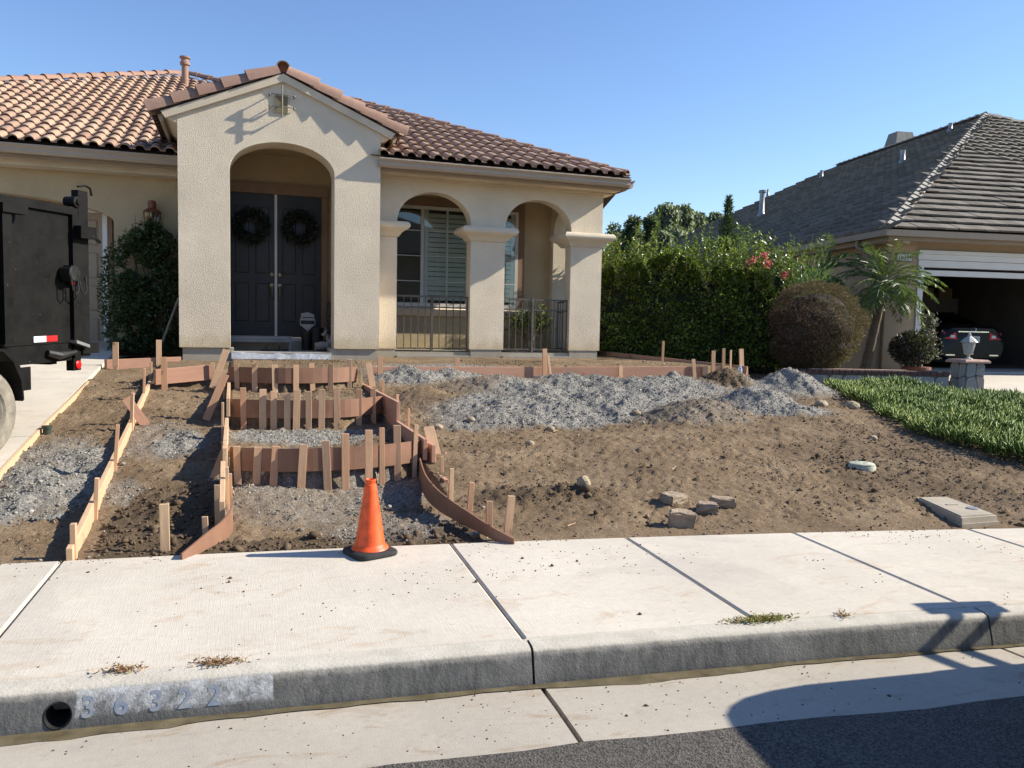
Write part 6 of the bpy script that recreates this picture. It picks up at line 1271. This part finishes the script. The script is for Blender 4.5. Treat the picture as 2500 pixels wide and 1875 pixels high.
c0 = onP(CB(1290,640), NW(-.45,-.75,2), nb); pb = onP(CB(1055,1560), NW(-.9,-.75,1), nb); palm((pb[0], pb[1], .75), c0, 46, 1.05, 'feathery palm with a leaning trunk at the neighbouring garage corner', 3)
c1 = onP(CB(560,520), NW(-2.4,.6,2), nb); palm((c1[0]+.1, c1[1], .8), c1, 26, .95, 'feathery palm rising behind the round brown bush', 5)
# dark potted shrub at the garage
M['purple'] = m_leaf('dark_purple_leaf', [(0, (.025,.026,.020)), (.75, (.06,.055,.045)), (.93, (.16,.14,.12)), (1, (.35,.22,.22))], .5, .1)
q = NW(-.68, -.85, .60); ps = thing('potted_shrub', q, 'dark shrub with a paler upright spray in a clay pot before the garage', 'shrub'); MB().lathe(q, [(.20,0),(.26,.28),(.29,.28),(.29,.34),(.24,.34)], 18).build('pot', plain('terracotta', (.22,.09,.05), .85), ps, smooth=True)
n = 3800; v = rng.normal(size=(n,3)); v /= np.linalg.norm(v, axis=1)[:, None]; P = q+np.array((-.12,0,.72))+v*np.array((.46,.4,.36))*(rng.random(n)**.33)[:, None]; leaf_cloud(P, v+rng.normal(size=(n,3))*.6, .075, .03, M['purple'], 'foliage', ps, 51)
n = 900; z = rng.random(n); P = q+np.c_[.28+rng.normal(size=n)*.13*(1-z), rng.normal(size=n)*.12, .5+z*.95]; leaf_cloud(P, rng.normal(size=(n,3))+np.array((0,0,.8)), .07, .03, m_leaf('pale_spray_leaf', [(0, (.05,.05,.04)), (.6, (.16,.15,.13)), (1, (.40,.36,.33))], .6, .1), 'spray', ps, 52)
# ice plants on the neighbouring slope
M['ice'] = m_leaf('ice_plant_leaf', [(0, (.06,.115,.025)), (.5, (.15,.225,.045)), (.85, (.29,.35,.09)), (.96, (.42,.40,.13)), (1, (.38,.19,.08))], .5, .18, .25)
edge = [hit(D(*p)) for p in ((1738,806),(1800,850),(1850,872),(1920,905),(2000,960),(2080,985),(2150,1015),(2212,1030))]
ex_ = np.array([e[0] for e in edge]); ey_ = np.array([e[1] for e in edge])
r = np.random.default_rng(61); n = 190000; x = r.uniform(7.2, 14.5, n); y = r.uniform(3.6, 12.6, n)
u = np.clip(np.interp(y, np.sort(ey_), ex_[np.argsort(ey_)]), 0, 30); wob = .25*(fbm(x*2, y*2, 3)-.5)*2
wallside = (np.array((x-W0[0], y-W0[1])).T @ wn_[:2]) > .45
dl = (np.stack([x-NG[0], y-NG[1]], -1)) @ na[:2]; db = (np.stack([x-NG[0], y-NG[1]], -1)) @ nb[:2]
ond = dl > -.2-1.4*np.clip(-db/10.5, 0, 1)-.05+.1*wob
k = (x > u+wob+.05+.35*(r.random(n)**3-.25)) & wallside & ~ond & (y > Yb(x)+.12); x, y = x[k], y[k]; dens = np.clip(1.15-(np.hypot(x, y)-8)/14, .45, 1); k = r.random(len(x)) < dens; x, y = x[k], y[k]
mound = .05+.36*fbm(x*1.7, y*1.7, 3)**1.5*np.clip((np.stack([x-W0[0], y-W0[1]], -1) @ wn_[:2])/1.6, .0, 1)*np.clip((x-np.interp(y, np.sort(ey_), ex_[np.argsort(ey_)]))*1.5, .35, 1)
z = soilz(x, y, False)[0]+mound*r.random(len(x))**.4-.01
icl = r.uniform(.07, .16, len(x)); P = np.stack([x, y, z], -1); Dv = np.stack([r.normal(0,.55,len(x)), r.normal(0,.55,len(x)), np.full(len(x), .9)], -1); Dv /= np.linalg.norm(Dv, axis=1)[:, None]
S = np.cross(Dv, r.normal(size=(len(x),3))); S /= np.linalg.norm(S, axis=1)[:, None]; T = np.cross(S, Dv); w = .0088
mid = P+Dv*icl[:, None]*.55; tip = P+Dv*icl[:, None]+T*.012
V = np.stack([mid+S*w, mid-S*w*.5+T*w*.87, mid-S*w*.5-T*w*.87, tip, P], 1).reshape(-1, 3); i5 = 5*np.arange(len(x))
F = np.concatenate([np.stack([i5+a, i5+b_, i5+3], -1) for a, b_ in ((0,1),(1,2),(2,0))]+[np.stack([i5+b_, i5+a, i5+4], -1) for a, b_ in ((0,1),(1,2),(2,0))])
me = mkmesh('ice_plants', V, F, M['ice'], True); col_ = np.clip(r.random(len(x))*.6+.95*(fbm(x*1.1+3, y*1.1, 4)-.36), 0, 1); at = me.attributes.new('rnd', 'FLOAT', 'POINT'); at.data.foreach_set('value', np.repeat(col_, 5).astype(np.float32)); reg(link('ice_plants', me), 'green ice plant ground cover on the slope by the neighbouring driveway', 'ground cover', kind='stuff')
# ------------------------------------------------------------------ trees beyond the roofs
def tree(name, p_top, p_base_x, dist, rx, lab, seed, mat, n, droop=.3, leaf=.22, blobs=14, tall=1., cat='tree', sq=1.):
    """tree at a given distance; top pixel sets the height"""
    d = ray(*p_top); d = d/np.hypot(d[0], d[1]); top = CAMP+d*dist; base = np.array((top[0], top[1], .9)); H = top[2]-base[2]; rr = random.Random(seed); r = np.random.default_rng(seed)
    t = thing(name, base, lab, cat, 'trees beyond the roofs'); b = MB(); tips = []; branches(b, base, (0,0,1), H*.42, .035*H+.04, 0, rr, tips)
    cl_ = []
    for k in range(int(blobs*2.2)):
        a = rr.uniform(0, 6.283); q = rr.random()**.6; hh = rr.uniform(.30, .96); wdt = math.sin(min(1, hh*.8+.28)*math.pi)**.7 if hh > .5 else .85
        c = base+np.array((math.cos(a)*rx*q*wdt, math.sin(a)*rx*q*wdt, H*hh*sq)); cl_.append((c, rx*rr.uniform(.15,.34))); b.tube([tips[0], (tips[0]+c)/2+np.array((0,0,-.05*H)), c], [.012*H, .008*H, .003*H], 5, False)
    cl_.append((top-np.array((0,0,rx*.28)), rx*.28)); b.build('trunk', plain('bark', (.10,.08,.06), .95), t); P = []; Dv = []
    for c, rad in cl_:
        m = int(n*rad*rad/sum(q*q for _, q in cl_)); v = r.normal(size=(m,3)); v /= np.linalg.norm(v, axis=1)[:, None]; q = c+v*rad*np.array((1,1,.85))*(r.random(m)**.4)[:, None]; P.append(q); Dv.append(v*.6+r.normal(size=(m,3))*.5+np.array((0,0,-droop)))
    P = np.concatenate(P); Dv = np.concatenate(Dv); leaf_cloud(P, Dv, leaf, leaf*.38, mat, 'crown', t, seed); return t
M['pepper'] = m_leaf('pepper_tree_leaf', [(0, (.08,.105,.06)), (.6, (.15,.185,.105)), (1, (.24,.275,.16))], .6, .25); M['dark_tree'] = m_leaf('dark_tree_leaf', [(0, (.04,.062,.032)), (1, (.11,.15,.075))], .6, .15)
C4Z = crop(1450, 250, 2212/550)
tree('pepper_tree', C4Z(720,970), 0, 46, 2.3, 'tallest drooping pepper tree behind the hedge', 71, M['pepper'], 9000, 1.6, .30, 20); tree('pepper_tree', C4Z(880,995), 0, 48, 2.0, 'pale drooping pepper tree next to the tallest one', 72, M['pepper'], 7000, 1.6, .30, 16)
tree('pepper_tree', C4Z(1020,1045), 0, 52, 2.2, 'small drooping pepper tree just above the shingle roof slope', 73, M['pepper'], 6500, 1.6, .30, 16); tree('pepper_tree', C4Z(1190,1045), 0, 54, 2.0, 'drooping pepper tree partly behind the narrow conifer', 74, M['pepper'], 5500, 1.6, .30, 14)
tree('dark_tree', C4Z(390,1110), 0, 40, 1.25, 'dark upright tree between house corner and pepper trees', 75, M['dark_tree'], 5000, .2, .22, 14); tree('dark_tree', C4Z(200,1190), 0, 42, 1.1, 'small dark tree just beside the corner pillar', 76, M['dark_tree'], 3600, .2, .22, 12); tree('dark_tree', C4Z(565,1110), 0, 41, 1.2, 'dark bushy tree in front of the pepper trees', 77, M['dark_tree'], 4500, .2, .22, 12); tree('pepper_tree', C4Z(680,1230), 0, 34, 1.2, 'low grey-green pepper tree showing just over the hedge', 78, M['pepper'], 4200, 1.4, .25, 12)
# narrow conifer
d = ray(*C4Z(1325,940)); d = d/np.hypot(d[0], d[1]); top = CAMP+d*17.2; r = np.random.default_rng(81); n = 3600; t_ = r.random(n)**.75; hh = (1-t_); H = top[2]-.95; z = .95+H*(1-t_*.72); a = r.uniform(0, 6.283, n); rad = .52*t_*(.08+.95*r.random(n))*(1+.3*np.sin(z*14+a*2)); P = np.stack([top[0]+rad*np.cos(a), top[1]+rad*np.sin(a), z], -1)
cf = thing('conifer', (top[0], top[1], .95), 'narrow pointed conifer rising in front of the shingle roof', 'conifer'); leaf_cloud(P, np.stack([np.cos(a)*.5, np.sin(a)*.5, np.full(n, .9)], -1)+r.normal(size=(n,3))*.3, .12, .024, m_leaf('conifer_spray', [(0, (.02,.045,.02)), (1, (.06,.11,.045))], .6, .1), 'crown', cf, 82); MB().tube([(top[0], top[1], .9), (top[0], top[1], .95+H*.8)], [.07,.02], 7).build('trunk', plain('conifer_bark', (.09,.06,.04), .95), cf)
# brown hillside strip far behind
hx = np.linspace(-250, 420, 60); HX = np.array([hx]*3); HYy = np.array([hx*0+150, hx*0+220, hx*0+330]); HZ = np.array([hx*0+1, 3+3.0*fbm(hx*.02, hx*0, 3), hx*0+2]); reg(link('hills', grid_mesh('hills', HX, HYy, HZ, plain('dry_hill', (.16,.12,.075), .95, 0, .3, .08))), kind='structure')
# ================================================================== DUMP TRAILER
WC = CAMP+ray(-33,1004)*6.5; AZ = math.radians(26); td = np.array([math.sin(AZ), math.cos(AZ), 0]); tn = np.array([math.cos(AZ), -math.sin(AZ), 0])
def TW(s, o, z): return np.array([WC[0], WC[1], 0])+td*s+tn*o+nz*z     # s along, o outward (0 = wheel face), z world
trl = thing('dump_trailer', TW(-.5, -1.1, .5), 'scuffed black dump trailer parked on the driveway', 'trailer')
def m_scuff():
    t = NT('scuffed_black_steel'); p = t.pos(); c = t.ramp(t.noise(p, 3, 5, .7), [(.3, (.005,.005,.0048)), (.7, (.011,.0105,.0098))])
    sc = t.ramp(t.noise(t.pos('world', (5,5,60)), 1.2, 5, .75, .8), [(.66, 0.), (.72, 1.)]); c = t.mix(t.math('MULTIPLY', sc, .35), c, (.10,.095,.085)); du = t.ramp(t.noise(p, 5, 6, .8), [(.6, 0.), (.9, .3)]); c = t.mix(du, c, (.026,.023,.019)); sp = t.ramp(t.noise(p, 48, 2, .5), [(.765, 0.), (.78, .8)]); c = t.mix(sp, c, (.25,.235,.21)); t.col(c); t.set(t.ramp(t.noise(p, 6, 4), [(.3, .45), (.7, .7)]), 0, t.bump(t.noise(p, 4, 3), .01, .25), .12); return t.m
M['scuff'] = m_scuff()
def tbox(name, mat, parent, s0, s1, o0, o1, z0, z1, rise=.028):
    k = lambda s: rise*(s-.7); return MB().hexa([TW(s0,o0,z0+k(s0)), TW(s1,o0,z0+k(s1)), TW(s1,o1,z0+k(s1)), TW(s0,o1,z0+k(s0)), TW(s0,o0,z1+k(s0)), TW(s1,o0,z1+k(s1)), TW(s1,o1,z1+k(s1)), TW(s0,o1,z1+k(s0))]).build(name, mat, parent)
S = M['scuff']; OB = -.32
tbox('side_panel', S, trl, -2.3, 1.50, OB-.05, OB-.02, 1.34, 2.60); tbox('side_panel', S, trl, -2.3, 1.52, OB-2.05, OB-2.02, 1.34, 2.60); tbox('front_panel', S, trl, -2.33, -2.3, OB-2.02, OB-.05, 1.34, 2.60); tbox('bed_floor', S, trl, -2.3, 1.5, OB-2.02, OB-.05, 1.30, 1.339)
tbox('top_rail', S, trl, -2.33, 1.60, OB-.08, OB+.012, 2.605, 2.68); tbox('top_rail', S, trl, -2.33, 1.60, OB-2.09, OB-2.0, 2.605, 2.68)
tbox('side_rib', S, trl, .52, .63, OB-.019, OB+.075, 1.37, 2.53); tbox('side_rib', S, trl, -.55, -.44, OB-.019, OB+.075, 1.37, 2.53); tbox('rib_cap', S, trl, .50, .80, OB+.013, OB+.10, 2.52, 2.60)
tbox('frame_rail', S, trl, -3.6, 1.47, OB-.10, OB+.01, 1.165, 1.335); tbox('frame_rail', S, trl, -3.6, 1.47, OB-2.0, OB-1.9, 1.165, 1.335); tbox('cross_member', S, trl, 1.30, 1.40, OB-1.9, OB-.1, 1.13, 1.22)
tbox('corner_post', S, trl, 1.505, 1.60, OB-.09, OB+.02, 1.17, 2.604); tbox('gate_post', S, trl, 1.603, 1.75, OB-.06, OB+.015, 1.19, 2.86); tbox('tail_gate', S, trl, 1.65, 1.70, OB-2.02, OB-.065, 1.34, 2.60)
MB().lathe(TW(1.57, OB-.02, 2.76), [(.02,-.07),(.055,-.07),(.055,.05),(.03,.055),(.025,.07)], 14, tn).build('gate_hinge', S, trl, smooth=True); MB().tube([TW(1.62,OB,2.92), TW(1.74,OB,2.95), TW(1.80,OB+.01,2.93), TW(1.82,OB+.01,2.86)], .012, 6).build('post_hook', S, trl); tbox('hinge_arm', S, trl, 1.52, 1.76, OB+.017, OB+.10, 2.38, 2.50); MB().tube([TW(1.70,OB+.06,2.46), TW(1.90,OB+.04,2.40)], .018, 6).build('gate_pin', S, trl)
tbox('latch_bracket', S, trl, 1.36, 1.60, OB+.021, OB+.10, 1.96, 2.10); MB().lathe(TW(1.40, OB+.05, 2.04), [(.075,-.05),(.08,-.04),(.08,.06),(.07,.07)], 14, tn).build('latch_drum', M['black_paint'], trl, smooth=True)
for s0 in (1.38, 1.50): MB().tube([TW(s0-.03,OB+.11,1.98), TW(s0-.025,OB+.12,1.88), TW(s0+.02,OB+.12,1.84), TW(s0+.06,OB+.12,1.88), TW(s0+.06,OB+.11,2.02)], .008, 6).build('retaining_cable', M['black_paint'], trl, smooth=True)
M['refl_white'] = plain('reflector_white', (.72,.74,.78), .3, 0, .03); M['refl_red'] = plain('reflector_red', (.55,.02,.02), .3, 0, .05)
tbox('reflective_tape', M['refl_white'], trl, .985, 1.150, OB-.0195, OB-.017, 1.362, 1.418); tbox('reflective_tape', M['refl_red'], trl, 1.151, 1.306, OB-.0195, OB-.017, 1.362, 1.418); tbox('side_reflector', M['refl_red'], trl, 1.45, 1.52, OB+.0215, OB+.03, 1.915, 1.955)
lp = tbox('lamp_bracket', S, trl, 1.47, 1.58, OB-.05, OB+.03, 1.06, 1.18); MB().lathe(TW(1.53, OB+.031, 1.14), [(.042,0),(.042,.012),(.03,.02),(.005,.022)], 16, tn).build('marker_lamp', M['lamp_red'], trl, smooth=True)
MB().tube([TW(1.10,OB+.03,1.27), TW(1.25,OB+.05,1.24), TW(1.47,OB+.05,1.27)], [.03,.04,.025], 8).build('frame_hook', M['black_paint'], trl); MB().obox(TW(1.44,OB+.02,1.36), td*.2+nz*-.05, tn*.07, nz*.03).build('step_plate', plain('worn_steel', (.35,.36,.37), .4, .6), trl); tbox('rear_bracket', S, trl, 1.602, 1.86, OB+.016, OB+.04, 1.22, 1.33)
tbox('splash_flap', S, trl, .41, .61, -.10, -.08, .965, 1.17); tbox('axle_hanger', S, trl, .62, .76, OB-.08, OB+.02, 1.09, 1.164)
# fender
b = MB(); prof = [(-1.75,.86),(-1.70,1.20),(-1.60,1.31),(-1.4,1.345),(.10,1.345),(.19,1.33),(.30,1.24),(.385,1.08),(.40,.90)]; V = []
for o in (-.30, .02):
    for s_, z in prof: V.append(TW(s_, o, z))
    for s_, z in prof: V.append(TW(s_*.99-.012, o, z-.016))
n = len(prof); F = []
for i in range(n-1): F += [(i, i+1, 2*n+i+1, 2*n+i), (n+i, 3*n+i, 3*n+i+1, n+i+1), (i, n+i, n+i+1, i+1), (2*n+i, 2*n+i+1, 3*n+i+1, 3*n+i)]
F += [(0, 2*n, 3*n, n), (n-1, 2*n-1, 4*n-1, 3*n-1)]; b.V = V; b.F = F; b.build('fender', S, trl)
M['dusty_tyre'] = plain('dusty_tyre', (.22,.195,.155), .9, 0, .25, 12, .4, 60)
for s_, o_, sg in ((0, 0, 1), (-.88, 0, 1), (0, -2.37, -1), (-.88, -2.37, -1)):
    c = TW(s_, o_, .835 if sg > 0 else .835+0); c[2] = dz(c[1])+.375
    ty = MB().lathe(c, [(.21,-.20),(.33,-.205),(.372,-.17),(.378,-.11),(.372,-.04),(.335,-.008),(.30,.0),(.225,-.012),(.21,-.03)], 40, tn*sg).build('tyre', M['dusty_tyre'], trl, smooth=True)
    MB().lathe(c, [(.212,-.03),(.205,-.045),(.16,-.05),(.13,-.02),(.07,-.015),(.06,.01),(.03,.02)], 24, tn*sg).build('rim', plain('grey_rim', (.30,.30,.29), .45, .4), ty, smooth=True)
b = MB(); b.tube([TW(-3.6,OB-.05,1.2), TW(-4.9,OB-1.0,1.0)], .05, 6); b.tube([TW(-3.6,OB-1.95,1.2), TW(-4.9,OB-1.05,1.0)], .05, 6); b.build('drawbar', S, trl); MB().tube([TW(-4.6,OB-1.02,1.1), TW(-4.6,OB-1.02,dz(TW(-4.6,OB-1.02,0)[1])+.02)], .03, 7).build('jack_stand', S, trl)
# ================================================================== PICKUP BY THE KERB (its shadow falls across the gutter)
TX, TYc = 3.50, 1.66
trk = thing('pickup_truck', (TX+2.9, TYc, .05), 'dark grey pickup truck parked at the kerb, its shadow lying across the gutter', 'truck')
M['truck'] = plain('dark_truck_paint', (.03,.032,.036), .25, .2, .05, 2); sl_ = math.atan2(-.10, 1); tu = np.array((math.cos(sl_), math.sin(sl_), 0)); tvv = np.array((-math.sin(sl_), math.cos(sl_), 0))
def KP(x, y, z): return np.array((TX, TYc, .04))+tu*x+tvv*y+nz*z
def loft(name, secs, mat, parent):
    V = []; F = []; w = 0
    for x, pr in secs: row = [KP(x, -y, z) for y, z in pr]+[KP(x, y, z) for y, z in pr[::-1]]; w = len(row); V += row
    for i in range(len(secs)-1):
        for k in range(w): F.append((i*w+k, i*w+(k+1) % w, (i+1)*w+(k+1) % w, (i+1)*w+k))
    F += [tuple(range(w)), tuple((len(secs)-1)*w+k for k in range(w))]; b = MB(); b.V = V; b.F = F; return b.build(name, mat, parent, smooth=True)
def bs(w, top, lo=.42): return [(w*.86,lo),(w*.97,lo+.07),(w,lo+.2),(w,lo+.42),(w*.985,lo+.6),(w*.94,top-.10),(w*.86,top-.03),(w*.7,top),(0,top+.03)]
loft('truck_body', [(0,bs(.66,1.10,.52)),(.03,bs(.76,1.15,.50)),(.09,bs(.86,1.19,.46)),(.20,bs(.94,1.22,.43)),(.40,bs(.985,1.245)),(1.35,bs(1.0,1.28)),(1.6,bs(1.0,1.25)),(5.5,bs(1.0,1.22)),(5.68,bs(.98,1.2)),(5.75,bs(.92,1.16))], M['truck'], trk)
for s in (-1, 1):
    for x in (1.0, 4.6):
        V = []; F = []; n = 18
        for k in range(n+1):
            a_ = math.pi*(k/n)*1.06-.09
            for r_, o_ in ((.40,.95),(.40,1.005),(.475,1.012),(.475,.95)): V.append(KP(x+r_*math.cos(a_), s*o_, .40+r_*math.sin(a_)))
        for k in range(n):
            for j in range(4): F.append((4*k+j, 4*k+4+j, 4*k+4+(j+1) % 4, 4*k+(j+1) % 4))
        b = MB(); b.V = V; b.F = F; b.build('wheel_arch', M['black_paint'], trk, smooth=True)
loft('cab', [(1.30,[(.90,1.17),(.86,1.20),(0,1.21)]),(2.15,[(.90,1.17),(.74,1.80),(0,1.84)]),(3.2,[(.90,1.17),(.74,1.84),(0,1.88)]),(3.75,[(.90,1.17),(.80,1.55),(0,1.57)])], M['truck'], trk)
for s in (-1, 1):
    MB().hexa([KP(1.75,s*.872,1.28), KP(3.45,s*.872,1.28), KP(3.45,s*.882,1.28), KP(1.75,s*.882,1.28), KP(2.25,s*.775,1.72), KP(3.25,s*.775,1.74), KP(3.25,s*.785,1.74), KP(2.25,s*.785,1.72)]).build('side_window', M['glass'], trk)
    ah = np.array((0,0,0)); mir = MB().obox(KP(1.70,s*1.36,1.12)-tvv*.075, tu*.06, tvv*.15, nz*.27).build('mirror', M['black_paint'], trk)
    for zz in (1.17, 1.32): MB().tube([KP(1.73,s*.90,zz), KP(1.73,s*1.33,zz)], .027, 6).build('mirror_arm', M['black_paint'], mir)
    MB().hexa([KP(-.005,s*.50,.80), KP(.10,s*.84,.80), KP(.16,s*.84,.80), KP(.06,s*.50,.80), KP(.01,s*.50,1.0), KP(.12,s*.83,1.0), KP(.18,s*.83,1.0), KP(.08,s*.50,1.0)]).build('headlight', M['lamp_white'], trk)
    for x in (1.0, 4.6):
        ty = MB().lathe(KP(x,s*.98,.37), [(.22,-.24),(.36,-.24),(.38,-.2),(.38,-.05),(.35,.0),(.22,.0)], 26, tvv*s).build('tyre', M['rubber'], trk, smooth=True); MB().lathe(KP(x,s*.98,.37), [(.22,-.02),(.18,-.05),(.07,-.03),(.05,.0)], 16, tvv*s).build('rim', M['chrome'], ty, smooth=True)
loft('bumper', [(-.10,[(.50,.50),(.62,.53),(.62,.66),(.50,.70),(0,.70)]),(-.06,[(.72,.47),(.80,.51),(.80,.68),(.72,.72),(0,.72)]),(.05,[(.86,.45),(.92,.50),(.92,.69),(.86,.73),(0,.73)]),(.22,[(.92,.45),(.985,.50),(.985,.69),(.92,.73),(0,.73)])], M['chrome'], trk); MB().bbox(KP(.02,-.47,.76), tvv*.94, nz*.26, -tu*.035, .02).build('grille', M['black_paint'], trk)
# invented house across the street, added so the window panes reflect less sky
oh = thing('added_opposite_house', (4, -21, 0), 'invented hip-roofed house across the street, added for the reflection in the window panes', 'house')
box('wall', M['tan_wall'], oh, -9, 16, -30, -20, 0, 6.0)
MB().add([(-9.8,-19.2,5.9),(16.8,-19.2,5.9),(16.8,-30.8,5.9),(-9.8,-30.8,5.9),(-3,-25,8.8),(10,-25,8.8)], [(0,1,5,4),(1,2,5),(2,3,4,5),(3,0,4),(3,2,1,0)]).build('roof', M['n_deck'], oh)
for x in (-4, 0, 9): box('window', M['dark_room'], oh, x, x+1.8, -19.99, -19.95, 1.2, 2.6)
box('garage_door', M['trim_white'], oh, 3.2, 8.0, -19.99, -19.95, 0, 2.3)
